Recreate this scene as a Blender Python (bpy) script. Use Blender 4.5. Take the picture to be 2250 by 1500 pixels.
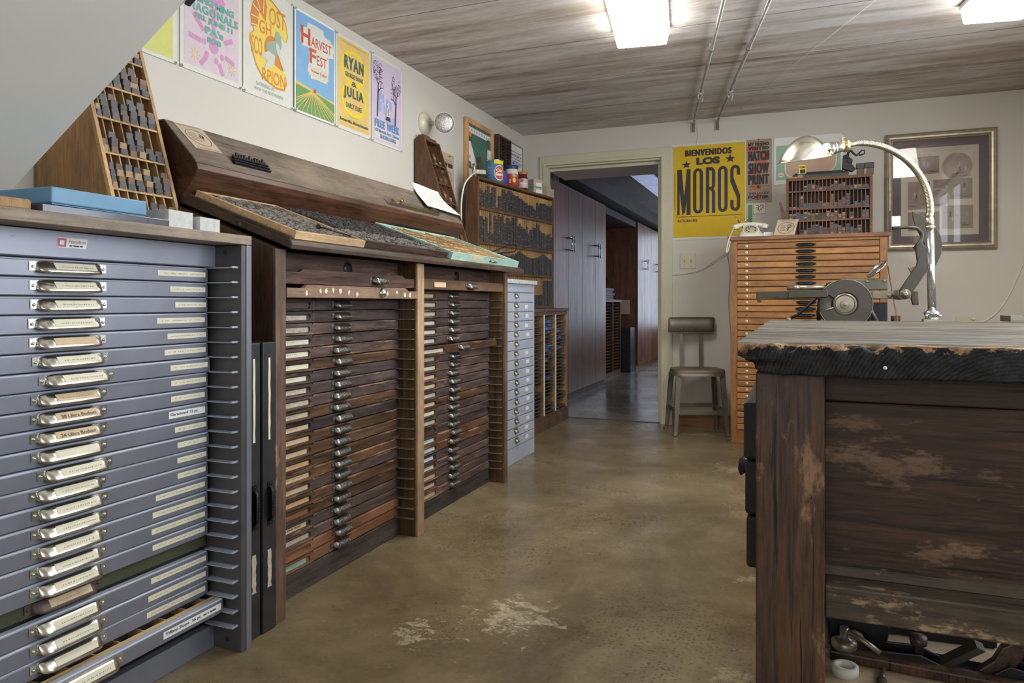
import bpy, bmesh, math, random
from mathutils import Vector, Matrix, noise
random.seed(7)
for _o in list(bpy.data.objects): bpy.data.objects.remove(_o)
SC = bpy.context.scene
COL = SC.collection
# ------------------------------------------------------------------ camera, light, exposure
F_PX, H_CAM, YAW = 1564.0, 0.96, math.radians(21.72)
cd = bpy.data.cameras.new('camera'); cam = bpy.data.objects.new('camera', cd); COL.objects.link(cam)
cam.location = (0, 0, H_CAM); cam.rotation_euler = (math.pi/2, 0, YAW)
cd.sensor_width = 36; cd.lens = 36*F_PX/2250; cd.shift_y = -85/2250; cd.clip_start = 0.05
SC.camera = cam
SC.view_settings.view_transform = 'Standard'; SC.view_settings.look = 'None'
SC.view_settings.gamma = 1; SC.view_settings.use_curve_mapping = False
SC.view_settings.exposure = 0.16
W = bpy.data.worlds.new('world'); SC.world = W; W.use_nodes = True
W.node_tree.nodes['Background'].inputs[0].default_value = (0.62, 0.72, 0.9, 1)
W.node_tree.nodes['Background'].inputs[1].default_value = 0.8
def area(name, loc, rot, sx, sy, power, color):
    l = bpy.data.lights.new(name, 'AREA'); l.shape = 'RECTANGLE'; l.size = sx; l.size_y = sy
    l.energy = power; l.color = color
    o = bpy.data.objects.new(name, l); COL.objects.link(o); o.location = loc; o.rotation_euler = rot
    return o
R90 = math.pi/2
# daylight outside the window openings (right wall, corridor), plus added fill behind the camera
area('daylight_right', (1.62, 2.1, 1.5), (0, R90, 0), 1.45, 3.0, 78, (0.87, 0.94, 1.0))
area('fill_behind', (-0.35, -2.72, 1.5), (R90, 0, 0), 2.9, 1.5, 36, (1.0, 0.96, 0.90))
area('daylight_corridor', (-0.38, 9.9, 1.35), (0, R90, 0), 1.7, 3.4, 14, (0.72, 0.83, 1.0))
area('daylight_corridor_end', (-1.35, 12.75, 1.35), (-R90, 0, 0), 1.3, 1.7, 15, (0.70, 0.82, 1.0))

S_, C_ = math.sin(YAW), math.cos(YAW)
def at(px, py, x=None, y=None, z=None, d=None):
    """point seen at a photo pixel, on the real plane x=, y=, z= or at depth d"""
    u, v = (px-1125)/F_PX, (665-py)/F_PX
    D = Vector((-S_+u*C_, C_+u*S_, v))
    if x is not None: t = x/D.x
    elif y is not None: t = y/D.y
    elif z is not None: t = (z-H_CAM)/v
    else: t = d
    return Vector((D.x*t, D.y*t, H_CAM+v*t))

# ------------------------------------------------------------------ mesh builder
class MB:
    K=0
    def __init__(s): s.v=[]; s.f=[]; s.m=[]; s.s=[]; s.M=Matrix.Identity(4); s.mi=0; s.sm=False
    def add(s, vs, fs, mi=None, sm=None):
        n=len(s.v); s.v += [s.M @ Vector(p) for p in vs]
        for f in fs:
            s.f.append([i+n for i in f]); s.m.append(s.mi if mi is None else mi); s.s.append(s.sm if sm is None else sm)
        return s
    def box(s,x0,x1,y0,y1,z0,z1,mi=None):
        MB.K=(MB.K+1)%7; e=MB.K*3e-5   # no two boxes of a mesh share a plane exactly
        x0+=e; x1-=e; y0+=e; y1-=e; z0+=e; z1-=e
        return s.add([(x0,y0,z0),(x1,y0,z0),(x1,y1,z0),(x0,y1,z0),(x0,y0,z1),(x1,y0,z1),(x1,y1,z1),(x0,y1,z1)],
            [(0,3,2,1),(4,5,6,7),(0,1,5,4),(1,2,6,5),(2,3,7,6),(3,0,4,7)],mi,False)
    def prism(s,pts,ax,a0,a1,mi=None):
        n=len(pts)
        mk={'x':lambda p,a:(a,p[0],p[1]),'y':lambda p,a:(p[0],a,p[1]),'z':lambda p,a:(p[0],p[1],a)}[ax]
        vs=[mk(p,a0) for p in pts]+[mk(p,a1) for p in pts]
        return s.add(vs,[list(range(n))[::-1],list(range(n,2*n))]+[(i,(i+1)%n,(i+1)%n+n,i+n) for i in range(n)],mi,False)
    def poly(s,pts,mi=None): return s.add(pts,[list(range(len(pts)))],mi,False)
    def rings(s,rs,cap=True,mi=None,sm=True,closed=True):
        n=len(rs[0]); vs=[p for r in rs for p in r]; fs=[]
        for k in range(len(rs)-1):
            for i in range(n if closed else n-1):
                j=(i+1)%n; fs.append((k*n+i,k*n+j,(k+1)*n+j,(k+1)*n+i))
        s.add(vs,fs,mi,sm)
        if cap and closed:
            b=len(s.v)-len(vs)
            for r in (0,len(rs)-1):
                s.f.append([b+r*n+i for i in range(n)]); s.m.append(s.mi if mi is None else mi); s.s.append(False)
        return s
    def tube(s,pts,r,n=8,mi=None,cap=True):
        pts=[Vector(p) for p in pts]; rr=r if isinstance(r,(list,tuple)) else [r]*len(pts)
        rs=[]; up=None
        for i,p in enumerate(pts):
            t=(pts[min(i+1,len(pts)-1)]-pts[max(i-1,0)])
            if t.length<1e-9: t=Vector((0,0,1))
            t.normalize()
            if up is None: up=Vector((0,0,1)) if abs(t.z)<0.9 else Vector((1,0,0))
            a=up-t*up.dot(t); a.normalize(); up=a; b=t.cross(a)
            rs.append([p+(a*math.cos(k*2*math.pi/n)+b*math.sin(k*2*math.pi/n))*rr[i] for k in range(n)])
        return s.rings(rs,cap,mi)
    def lathe(s,prof,c,ax=(0,0,1),n=20,mi=None,cap=True,sm=True):
        c=Vector(c); t=Vector(ax).normalized(); a=(Vector((0,0,1)) if abs(t.z)<0.9 else Vector((1,0,0)))
        a=(a-t*a.dot(t)).normalized(); b=t.cross(a)
        rs=[[c+t*h+(a*math.cos(k*2*math.pi/n)+b*math.sin(k*2*math.pi/n))*max(r,1e-5) for k in range(n)] for r,h in prof]
        return s.rings(rs,cap,mi,sm)
    def build(s,name,mats,parent=None,world=False,bevel=0,seg=2,recalc=True):
        me=bpy.data.meshes.new(name)
        if not isinstance(mats,(list,tuple)): mats=[mats]
        vs=s.v
        if world and parent is not None:
            iv=WM(parent).inverted(); vs=[iv@p for p in vs]
        me.from_pydata([tuple(p) for p in vs],[],s.f)
        for m in mats: me.materials.append(m)
        me.polygons.foreach_set('material_index',s.m); me.polygons.foreach_set('use_smooth',s.s)
        if recalc:
            b=bmesh.new(); b.from_mesh(me); bmesh.ops.recalc_face_normals(b,faces=b.faces); b.to_mesh(me); b.free()
        me.update()
        o=bpy.data.objects.new(name,me); COL.objects.link(o)
        if parent is not None: o.parent=parent
        if bevel:
            md=o.modifiers.new('bevel','BEVEL'); md.width=bevel; md.segments=seg; md.limit_method='ANGLE'; md.angle_limit=0.6
        return o
def WM(o):
    m=Matrix.LocRotScale(o.location,o.rotation_euler,o.scale)
    return (WM(o.parent)@m) if o.parent else m
def tag(o,label=None,cat=None,group=None,kind=None):
    if label: o['label']=label
    if cat: o['category']=cat
    if group: o['group']=group
    if kind: o['kind']=kind
    return o
def thing(name,label,cat,loc=(0,0,0),rz=0,group=None):
    o=bpy.data.objects.new(name,None); COL.objects.link(o); o.empty_display_size=0.05
    o.location=loc; o.rotation_euler=(0,0,rz); return tag(o,label,cat,group)
def struct(name,mb,mats,parent=None,bevel=0):
    o=mb.build(name,mats,parent,bevel=bevel)
    if parent is None: o['kind']='structure'
    return o
def dup(o,parent=None,loc=None,rot=None):
    c=o.copy(); COL.objects.link(c); c.parent=parent
    if loc is not None: c.location=loc
    if rot is not None: c.rotation_euler=rot
    for ch in list(o.children): dup(ch,c)
    return c
# ------------------------------------------------------------------ materials
MATS={}
def base_mat(name):
    m=bpy.data.materials.new(name); m.use_nodes=True; MATS[name]=m
    nt=m.node_tree; return m,nt,nt.nodes['Principled BSDF']
def N(nt,t,**k):
    n=nt.nodes.new(t)
    for a,b in k.items(): setattr(n,a,b)
    return n
def c4(c): return (c[0],c[1],c[2],1)
def ramp(nt,fac,stops):
    r=N(nt,'ShaderNodeValToRGB'); el=r.color_ramp.elements
    while len(el)<len(stops): el.new(0.5)
    for e,(p,c) in zip(el,stops): e.position=p; e.color=c4(c) if len(c)==3 else c
    nt.links.new(fac,r.inputs[0]); return r.outputs[0]
def mixc(nt,f,a,b,mode='MIX'):
    m=N(nt,'ShaderNodeMix',data_type='RGBA',blend_type=mode)
    for i,x in ((0,f),(6,a),(7,b)):
        if hasattr(x,'is_linked') or hasattr(x,'links'): nt.links.new(x,m.inputs[i])
        elif i==0: m.inputs[0].default_value=x
        else: m.inputs[i].default_value=c4(x)
    return m.outputs[2]
def mth(nt,op,a,b=None,clamp=False):
    m=N(nt,'ShaderNodeMath',operation=op); m.use_clamp=clamp
    for i,x in ((0,a),(1,b)):
        if x is None: continue
        if hasattr(x,'links'): nt.links.new(x,m.inputs[i])
        else: m.inputs[i].default_value=x
    return m.outputs[0]
def coords(nt,scale=(1,1,1),rnd=True):
    tc=N(nt,'ShaderNodeTexCoord'); mp=N(nt,'ShaderNodeMapping'); mp.inputs[3].default_value=scale
    if rnd:
        oi=N(nt,'ShaderNodeObjectInfo'); a=N(nt,'ShaderNodeVectorMath',operation='ADD')
        sc=N(nt,'ShaderNodeVectorMath',operation='SCALE'); cb=N(nt,'ShaderNodeCombineXYZ')
        nt.links.new(oi.outputs['Random'],cb.inputs[0]); nt.links.new(oi.outputs['Random'],cb.inputs[1]); nt.links.new(oi.outputs['Random'],cb.inputs[2])
        nt.links.new(cb.outputs[0],sc.inputs[0]); sc.inputs[3].default_value=17.3
        nt.links.new(tc.outputs['Object'],a.inputs[0]); nt.links.new(sc.outputs[0],a.inputs[1]); nt.links.new(a.outputs[0],mp.inputs[0])
    else: nt.links.new(tc.outputs['Object'],mp.inputs[0])
    return mp.outputs[0]
def nz(nt,vec,scale,detail=4,rough=0.55,dist=0.0):
    n=N(nt,'ShaderNodeTexNoise'); n.inputs['Scale'].default_value=scale; n.inputs['Detail'].default_value=detail
    n.inputs['Roughness'].default_value=rough; n.inputs['Distortion'].default_value=dist
    nt.links.new(vec,n.inputs['Vector']); return n.outputs['Fac']
def bump(nt,b,h,strength,dist=0.002):
    n=N(nt,'ShaderNodeBump'); n.inputs['Strength'].default_value=strength; n.inputs['Distance'].default_value=dist
    nt.links.new(h,n.inputs['Height']); nt.links.new(n.outputs[0],b.inputs['Normal'])
def mat(name,c,rough=0.5,metal=0.0,var=0.08,vs=6.0,bmp=0.0,bs=60,spec=0.5,em=None,es=0,alpha=None,trans=0,coat=0):
    m,nt,b=base_mat(name)
    if var:
        f=nz(nt,coords(nt),vs,4)
        o=ramp(nt,f,[(0.3,[x*(1-var) for x in c]),(0.7,[min(1,x*(1+var)) for x in c])])
        nt.links.new(o,b.inputs['Base Color'])
    else: b.inputs['Base Color'].default_value=c4(c)
    b.inputs['Roughness'].default_value=rough; b.inputs['Metallic'].default_value=metal
    b.inputs['Specular IOR Level'].default_value=spec
    if coat: b.inputs['Coat Weight'].default_value=coat; b.inputs['Coat Roughness'].default_value=0.1
    if bmp: bump(nt,b,nz(nt,coords(nt),bs,4),bmp)
    if em: b.inputs['Emission Color'].default_value=c4(em); b.inputs['Emission Strength'].default_value=es
    if trans: b.inputs['Transmission Weight'].default_value=trans; b.inputs['IOR'].default_value=1.45
    return m
def wood(name,dark,light,ax='y',rough=0.5,sc=1.0,wear=None,wa=0.0,rv=0.25,bmp=0.25,wsc=3.0,spec=0.4,edge=0,crack=0.35):
    m,nt,b=base_mat(name)
    st={'x':(0.055,1,1),'y':(1,0.055,1),'z':(1,1,0.055)}[ax]
    v=coords(nt,tuple(a*sc for a in st))
    f1=nz(nt,v,42,7,0.72,0.9); f2=nz(nt,v,230,4,0.7)
    f=mth(nt,'ADD',mth(nt,'MULTIPLY',f1,0.62),mth(nt,'MULTIPLY',f2,0.38))
    mid=[(a+c)/2 for a,c in zip(dark,light)]
    ck=nz(nt,coords(nt,tuple((0.03/0.055 if q<1 else 1)*q*sc for q in st)),95,5,0.6,0.3)
    col=ramp(nt,f,[(0.38,dark),(0.5,mid),(0.62,light)])
    v2=coords(nt,(1,1,1))
    if wear:
        wn=nz(nt,coords(nt,tuple(0.35 if s_<1 else 1 for s_ in st)),wsc*4,8,0.72)
        if edge:
            se=N(nt,'ShaderNodeSeparateXYZ'); nt.links.new(coords(nt,(1,1,1),False),se.inputs[0])
            e=mth(nt,'MULTIPLY',mth(nt,'SUBTRACT',mth(nt,'ABSOLUTE',se.outputs[2]),edge),130,True)
            wn=mth(nt,'ADD',wn,mth(nt,'MULTIPLY',mth(nt,'MULTIPLY',e,1.0,True),0.14))
        wf=ramp(nt,wn,[(0.62-wa,(0,0,0)),(0.68-wa,(0.9,0.9,0.9))])
        col=mixc(nt,wf,col,wear)
    st_=ramp(nt,nz(nt,coords(nt,tuple(0.4 if q<1 else 1 for q in st)),7,8,0.75),[(0.3,(0.5,0.5,0.53)),(0.5,(0.95,0.94,0.93)),(0.7,(1.4,1.36,1.3))])
    col=mixc(nt,1.0,col,st_,'MULTIPLY')
    if crack:
        ckf=ramp(nt,ck,[(0.33,(1,1,1)),(0.40,(0,0,0))]); col=mixc(nt,mth(nt,'MULTIPLY',ckf,crack*1.6,True),col,[q*0.35 for q in dark])
    if rv:
        oi=N(nt,'ShaderNodeObjectInfo')
        rr=ramp(nt,oi.outputs['Random'],[(0,(1-rv,1-rv*0.9,1-rv*0.8)),(0.5,(1,1,1)),(1,(1+rv*1.1,1+rv*0.8,1+rv*0.5))])
        col=mixc(nt,1.0,col,rr,'MULTIPLY')
    nt.links.new(col,b.inputs['Base Color'])
    nt.links.new(ramp(nt,f1,[(0.3,(rough-0.08,)*3),(0.7,(min(1,rough+0.15),)*3)]),b.inputs['Roughness'])
    b.inputs['Specular IOR Level'].default_value=spec
    if bmp: bump(nt,b,f,bmp,0.0015)
    return m
# plaster / setting
M_WALL=mat('wall_paint',(0.615,0.587,0.525),0.75,var=0.03,vs=1.5,bmp=0.05,bs=90)
M_SOFFIT=mat('stair_paint',(0.70,0.67,0.62),0.7,var=0.04,vs=2,bmp=0.05,bs=60)
M_TRIM=mat('door_trim_paint',(0.60,0.565,0.42),0.5,var=0.04,vs=8)
M_BASE=wood('baseboard_wood',(0.20,0.09,0.04),(0.34,0.17,0.08),'x',0.5)
def mk_floor(name,base,dark,light,rough,patch=True):
    m,nt,b=base_mat(name)
    v=coords(nt,rnd=False)
    f1=nz(nt,v,1.1,7,0.68,0.8); f2=nz(nt,v,5.5,8,0.7)
    col=ramp(nt,f1,[(0.32,dark),(0.52,base),(0.72,light)])
    col=mixc(nt,0.75,col,ramp(nt,f2,[(0.3,(0.66,0.65,0.64)),(0.7,(1.28,1.28,1.28))]),'MULTIPLY')
    col=mixc(nt,0.6,col,ramp(nt,nz(nt,v,55,6,0.75),[(0.3,(0.7,0.7,0.7)),(0.7,(1.25,1.25,1.25))]),'MULTIPLY')
    scuff=ramp(nt,nz(nt,coords(nt,(1,0.5,1),False),13,9,0.75,1.2),[(0.60,(0,0,0)),(0.70,(0.55,0.55,0.55))])
    col=mixc(nt,scuff,col,[x*0.62 for x in base])
    rr=ramp(nt,nz(nt,v,2.3,6,0.7),[(0.3,(rough-0.07,)*3),(0.7,(rough+0.16,)*3)])
    if patch:
        vo=N(nt,'ShaderNodeTexVoronoi'); vo.inputs['Scale'].default_value=75; vo.inputs['Randomness'].default_value=1
        mp=coords(nt,(1,1.6,1),False); nt.links.new(mp,vo.inputs['Vector'])
        cellr=N(nt,'ShaderNodeSeparateColor'); nt.links.new(vo.outputs['Color'],cellr.inputs[0])
        spot=mth(nt,'LESS_THAN',vo.outputs['Distance'],0.36)
        dk=mth(nt,'MULTIPLY',spot,mth(nt,'GREATER_THAN',cellr.outputs[0],0.45))
        msk=ramp(nt,nz(nt,v,0.95,4,0.6,0.5),[(0.42,(0,0,0)),(0.56,(1,1,1))])
        col=mixc(nt,mth(nt,'MULTIPLY',mth(nt,'MULTIPLY',dk,msk),0.7),col,(0.035,0.034,0.034))
        vo2=N(nt,'ShaderNodeTexVoronoi'); vo2.inputs['Scale'].default_value=26; nt.links.new(coords(nt,(1,2.2,1),False),vo2.inputs['Vector'])
        c2=N(nt,'ShaderNodeSeparateColor'); nt.links.new(vo2.outputs['Color'],c2.inputs[0])
        wsp=mth(nt,'MULTIPLY',mth(nt,'LESS_THAN',vo2.outputs['Distance'],0.16),mth(nt,'LESS_THAN',mth(nt,'ADD',vo2.outputs['Distance'],mth(nt,'MULTIPLY',nz(nt,v,90,4,.7),.16)),mth(nt,'MULTIPLY',c2.outputs[1],0.17)))
        col=mixc(nt,mth(nt,'MULTIPLY',wsp,0.6),col,(0.62,0.58,0.48))
        # scraped glue patches with ragged outlines
        sx=N(nt,'ShaderNodeSeparateXYZ'); nt.links.new(v,sx.inputs[0])
        for (cx,cy,r,amp) in ((-0.80,2.02,0.26,0.9),(-1.03,1.83,0.15,0.75),(-0.10,2.60,0.16,0.7),(-0.12,1.74,0.09,0.9),(-0.86,2.10,0.10,0.9),(-0.62,5.33,0.16,0.7),(-0.30,4.3,0.3,0.6),(-0.16,1.9,0.12,0.6)):
            dx=mth(nt,'SUBTRACT',sx.outputs[0],cx); dy=mth(nt,'SUBTRACT',sx.outputs[1],cy)
            dd=mth(nt,'SQRT',mth(nt,'ADD',mth(nt,'MULTIPLY',dx,dx),mth(nt,'MULTIPLY',dy,dy)))
            fall=mth(nt,'SUBTRACT',1.0,mth(nt,'DIVIDE',dd,r),True)
            nn=nz(nt,coords(nt,(1,1.4,1),False),15,12,0.8,0.5)
            k=mth(nt,'GREATER_THAN',mth(nt,'ADD',mth(nt,'MULTIPLY',fall,0.20),nn),0.645)
            k=mth(nt,'MULTIPLY',k,mth(nt,'GREATER_THAN',fall,0.001))
            col=mixc(nt,mth(nt,'MULTIPLY',k,amp*0.8),col,ramp(nt,nz(nt,v,60,3),[(0.35,(0.34,0.29,0.19)),(0.65,(0.62,0.54,0.38))]))
    nt.links.new(col,b.inputs['Base Color']); nt.links.new(rr,b.inputs['Roughness'])
    b.inputs['Specular IOR Level'].default_value=0.55
    bump(nt,b,nz(nt,v,9,7,0.7),0.10,0.004)
    return m
M_FLOOR=mk_floor('polished_concrete',(0.215,0.165,0.09),(0.115,0.086,0.045),(0.31,0.25,0.15),0.27)
M_FLOOR2=mk_floor('corridor_concrete',(0.26,0.24,0.2),(0.2,0.18,0.15),(0.32,0.3,0.26),0.17,False)
def mk_ceiling():
    m,nt,b=base_mat('board_marked_ceiling')
    v=coords(nt,(0.09,1,1),False)
    f=nz(nt,v,9,8,0.7,0.8); f2=nz(nt,coords(nt,(0.25,1,1),False),3.0,6,0.65,0.4); f3=nz(nt,coords(nt,(0.35,1,1),False),30,4,0.7)
    col=ramp(nt,f,[(0.34,(0.26,0.195,0.155)),(0.45,(0.43,0.37,0.325)),(0.54,(0.56,0.515,0.475)),(0.66,(0.74,0.715,0.69))])
    col=mixc(nt,ramp(nt,f2,[(0.46,(0,0,0)),(0.62,(0.75,0.75,0.75))]),col,(0.68,0.67,0.68))
    col=mixc(nt,ramp(nt,nz(nt,coords(nt,(0.15,1,1),False),5,5,0.6,0.5),[(0.56,(0,0,0)),(0.68,(0.65,0.65,0.65))]),col,(0.38,0.30,0.24))
    col=mixc(nt,0.55,col,ramp(nt,f3,[(0.3,(0.8,0.8,0.8)),(0.7,(1.18,1.18,1.18))]),'MULTIPLY')
    sx=N(nt,'ShaderNodeSeparateXYZ'); nt.links.new(coords(nt,(1,1,1),False),sx.inputs[0])
    fr=mth(nt,'FRACT',mth(nt,'DIVIDE',mth(nt,'ADD',sx.outputs[1],10-3.34+0.003),0.65))
    seam=mth(nt,'LESS_THAN',fr,0.010)
    col=mixc(nt,mth(nt,'MULTIPLY',seam,0.8),col,(0.05,0.045,0.04))
    nt.links.new(col,b.inputs['Base Color']); b.inputs['Roughness'].default_value=0.8
    bump(nt,b,mth(nt,'SUBTRACT',f3,mth(nt,'MULTIPLY',seam,3.0)),0.35,0.004)
    return m
M_CEIL=mk_ceiling()
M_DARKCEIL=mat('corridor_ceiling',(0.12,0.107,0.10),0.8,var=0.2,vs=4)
# objects
M_STEEL=mat('grey_enamel',(0.215,0.222,0.265),0.36,0.35,var=0.10,vs=7,bmp=0.05,bs=30)
def rusty(name,base,rust,amt=0.66,rough=0.36,metal=0.3):
    m,nt,b=base_mat(name); v=coords(nt)
    col=ramp(nt,nz(nt,v,3.5,4),[(0.3,[x*0.9 for x in base]),(0.7,[x*1.12 for x in base])])
    k=ramp(nt,nz(nt,v,46,7,0.7),[(amt,(0,0,0)),(amt+0.05,(0.85,0.85,0.85))])
    k2=ramp(nt,nz(nt,v,3.2,3),[(0.42,(0.15,0.15,0.15)),(0.58,(1,1,1))])
    col=mixc(nt,mth(nt,'MULTIPLY',k,k2),col,rust)
    nt.links.new(col,b.inputs['Base Color']); b.inputs['Roughness'].default_value=rough; b.inputs['Metallic'].default_value=metal
    bump(nt,b,nz(nt,v,40,3),0.04); return m
M_STEELR=rusty('speckled_grey_enamel',(0.225,0.232,0.28),(0.10,0.075,0.06),0.63)
M_STEELD=mat('dark_grey_steel',(0.12,0.117,0.115),0.45,0.5,var=0.15)
M_OLIVE=mat('olive_steel',(0.085,0.09,0.05),0.5,0.3,var=0.2)
M_LTGREY=rusty('light_grey_enamel',(0.40,0.44,0.53),(0.25,0.2,0.15),0.72,0.42,0.1)
M_CHROME=mat('aged_nickel',(0.70,0.68,0.60),0.24,1.0,var=0.18,vs=30,bmp=0.08,bs=60)
M_CHROMEB=mat('bright_chrome',(0.66,0.66,0.68),0.12,1.0,var=0.05)
M_PEWTER=mat('pewter_pull',(0.24,0.225,0.21),0.36,0.9,var=0.25,vs=50,bmp=0.15,bs=90)
M_BLACKM=mat('black_iron',(0.022,0.022,0.026),0.42,0.5,var=0.2,vs=20)
M_IRON=mat('press_iron',(0.047,0.042,0.031),0.42,0.3,var=0.15,vs=10)
M_IRONL=mat('worn_press_iron',(0.27,0.245,0.185),0.36,0.7,var=0.15,vs=10)
M_PRESSGREEN=mat('press_grey_enamel',(0.115,0.113,0.085),0.4,0.3,var=0.1)
M_SILVER=mat('lamp_silver',(0.78,0.73,0.60),0.2,1.0,var=0.2,vs=14,bmp=0.02,bs=20)
M_BRASS=mat('brass',(0.72,0.55,0.25),0.25,1.0,var=0.15,vs=30)
M_BRASSD=mat('dull_brass',(0.36,0.32,0.22),0.4,0.9,var=0.2,vs=30)
M_WDARK=wood('dark_stained_wood',(0.030,0.017,0.015),(0.115,0.068,0.055),'y',0.38,wear=(0.25,0.13,0.07),wa=-0.02)
M_WDRAWER=wood('drawer_front_wood',(0.036,0.026,0.027),(0.140,0.102,0.096),'y',0.30,spec=0.6,wear=(0.30,0.19,0.12),wa=-0.02,rv=0.5,edge=0.010)
M_WDRAWB=wood('brown_drawer_wood',(0.040,0.022,0.014),(0.17,0.098,0.058),'y',0.33,wear=(0.33,0.20,0.12),wa=-0.01,rv=0.4,edge=0.010)
M_WREDDISH=wood('reddish_drawer_wood',(0.17,0.075,0.04),(0.30,0.15,0.085),'y',0.4,rv=0.1)
M_WSIDE=wood('cabinet_side_wood',(0.035,0.02,0.014),(0.11,0.06,0.035),'z',0.45,wear=(0.33,0.20,0.10),wa=-0.05)
M_WPOST=wood('post_wood',(0.07,0.045,0.035),(0.19,0.125,0.09),'z',0.45,wear=(0.40,0.27,0.16),wa=0.0)
M_WPOSTL=wood('pale_post_wood',(0.30,0.19,0.11),(0.47,0.33,0.20),'z',0.5,rv=0.05)
M_WINNER=wood('inner_side_wood',(0.035,0.02,0.008),(0.20,0.11,0.04),'z',0.4,sc=0.8)
M_WTOP=wood('desk_top_wood',(0.03,0.022,0.017),(0.09,0.06,0.042),'y',0.45,wear=(0.30,0.19,0.11),wa=0.0,wsc=5)
M_WLID=wood('dusty_lid_wood',(0.135,0.105,0.08),(0.24,0.195,0.15),'y',0.55,rv=0)
M_WUNDER=wood('red_brown_underside',(0.03,0.013,0.007),(0.12,0.05,0.025),'y',0.36,rv=0)
M_WBOARD=wood('weathered_board',(0.21,0.165,0.125),(0.36,0.295,0.23),'y',0.65,rv=0)
M_WORANGE=wood('orange_oak',(0.27,0.112,0.030),(0.44,0.205,0.060),'x',0.38,rv=0.14,bmp=0.1,spec=0.5)
M_WORANGEV=wood('orange_oak_upright',(0.22,0.09,0.03),(0.40,0.19,0.075),'z',0.4,rv=0.05,bmp=0.1)
M_WORANGET=wood('orange_oak_top',(0.16,0.07,0.035),(0.32,0.16,0.08),'x',0.45,rv=0.05,wear=(0.4,0.25,0.15),wa=-0.05)
M_WPINE=wood('golden_pine',(0.24,0.13,0.045),(0.42,0.25,0.10),'z',0.45,rv=0.05)
M_WPINEL=wood('pale_pine',(0.40,0.27,0.14),(0.60,0.43,0.25),'y',0.55,rv=0.12)
M_WPINEZ=wood('pale_pine_upright',(0.36,0.22,0.10),(0.56,0.37,0.19),'z',0.55,rv=0.12)
M_WRACK=wood('old_case_wood',(0.09,0.04,0.022),(0.22,0.105,0.055),'x',0.5,rv=0.1)
M_WRACKY=wood('old_rack_wood',(0.08,0.038,0.02),(0.19,0.095,0.045),'z',0.5,rv=0.05)
M_TYPED=[mat('type_dark_%s'%n,c,0.5,0.0,var=0.2,vs=60) for n,c in (('slate',(0.058,0.057,0.063)),('charcoal',(0.035,0.034,0.037)),('umber',(0.095,0.062,0.048)),('walnut',(0.16,0.088,0.05)),('maple',(0.33,0.205,0.11)),('ash',(0.085,0.083,0.09)))]
M_LEAD=mat('lead_type',(0.20,0.19,0.185),0.38,0.75,var=0.35,vs=80)
M_LEADL=mat('light_lead_type',(0.36,0.34,0.31),0.4,0.6,var=0.35,vs=80)
M_LEADD=mat('dark_lead_type',(0.115,0.105,0.102),0.38,0.6,var=0.4,vs=80)
M_MINT=wood('mint_paint',(0.32,0.50,0.43),(0.38,0.57,0.49),'y',0.6,rv=0)
M_BLUEBOX=mat('blue_box_paint',(0.105,0.26,0.40),0.35,var=0.06,vs=20,bmp=0.2,bs=40)
M_GREYBOX=mat('grey_marbled_board',(0.52,0.52,0.50),0.65,var=0.12,vs=60,bmp=0.2,bs=90)
M_TRAY=mat('smoky_plastic_tray',(0.09,0.095,0.12),0.12,0.1,var=0.1)
M_PAPER=mat('white_paper',(0.80,0.80,0.78),0.7,var=0.02)
M_CREAM=mat('cream_label',(0.72,0.68,0.52),0.6,var=0.06,vs=40)
M_TAN=mat('tan_label',(0.62,0.47,0.30),0.55,var=0.1,vs=40)
M_TAN2=mat('orange_tan_label',(0.62,0.38,0.20),0.5,var=0.15,vs=40)
M_DIRTY=mat('worn_paper_label',(0.52,0.46,0.36),0.55,var=0.2,vs=60)
M_BLUELAB=mat('pale_blue_label',(0.58,0.70,0.78),0.6,var=0.05)
M_KRAFT=mat('kraft_card',(0.50,0.40,0.285),0.75,var=0.05)
M_FADE=mat('faded_typing',(0.26,0.25,0.22),0.6,var=0)
M_INK=mat('black_ink',(0.025,0.022,0.022),0.55,var=0)
M_BLACKP=mat('black_paint_wood',(0.028,0.029,0.031),0.42,0,var=0.3,vs=20,bmp=0.15,bs=50)
M_CREAMP=mat('cream_plastic',(0.72,0.69,0.56),0.3,var=0.02,coat=0.3)
M_PLATE=mat('beige_plastic',(0.60,0.55,0.40),0.45,var=0.03)
M_WIRE=mat('pale_wire',(0.60,0.58,0.50),0.5,var=0)
M_WIREW=mat('white_cord',(0.78,0.78,0.74),0.4,var=0)
M_ALU=mat('galvanised_conduit',(0.42,0.41,0.37),0.36,0.8,var=0.2,vs=15)
M_CLOSET=wood('walnut_veneer',(0.135,0.055,0.027),(0.22,0.10,0.055),'z',0.34,rv=0.08,bmp=0.06,spec=0.4)
M_CHAIR=rusty('worn_grey_green_steel',(0.19,0.178,0.14),(0.15,0.085,0.05),0.58,0.45,0.5)
M_SEAT=rusty('worn_seat_steel',(0.21,0.155,0.10),(0.11,0.07,0.045),0.55,0.5,0.3)
M_GLASS=mat('clear_glass',(1,1,1),0.02,var=0,trans=1)
M_TUBE=mat('fluorescent_diffuser',(0.9,0.9,0.86),0.4,var=0,em=(1.0,0.96,0.89),es=15.0)
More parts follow.
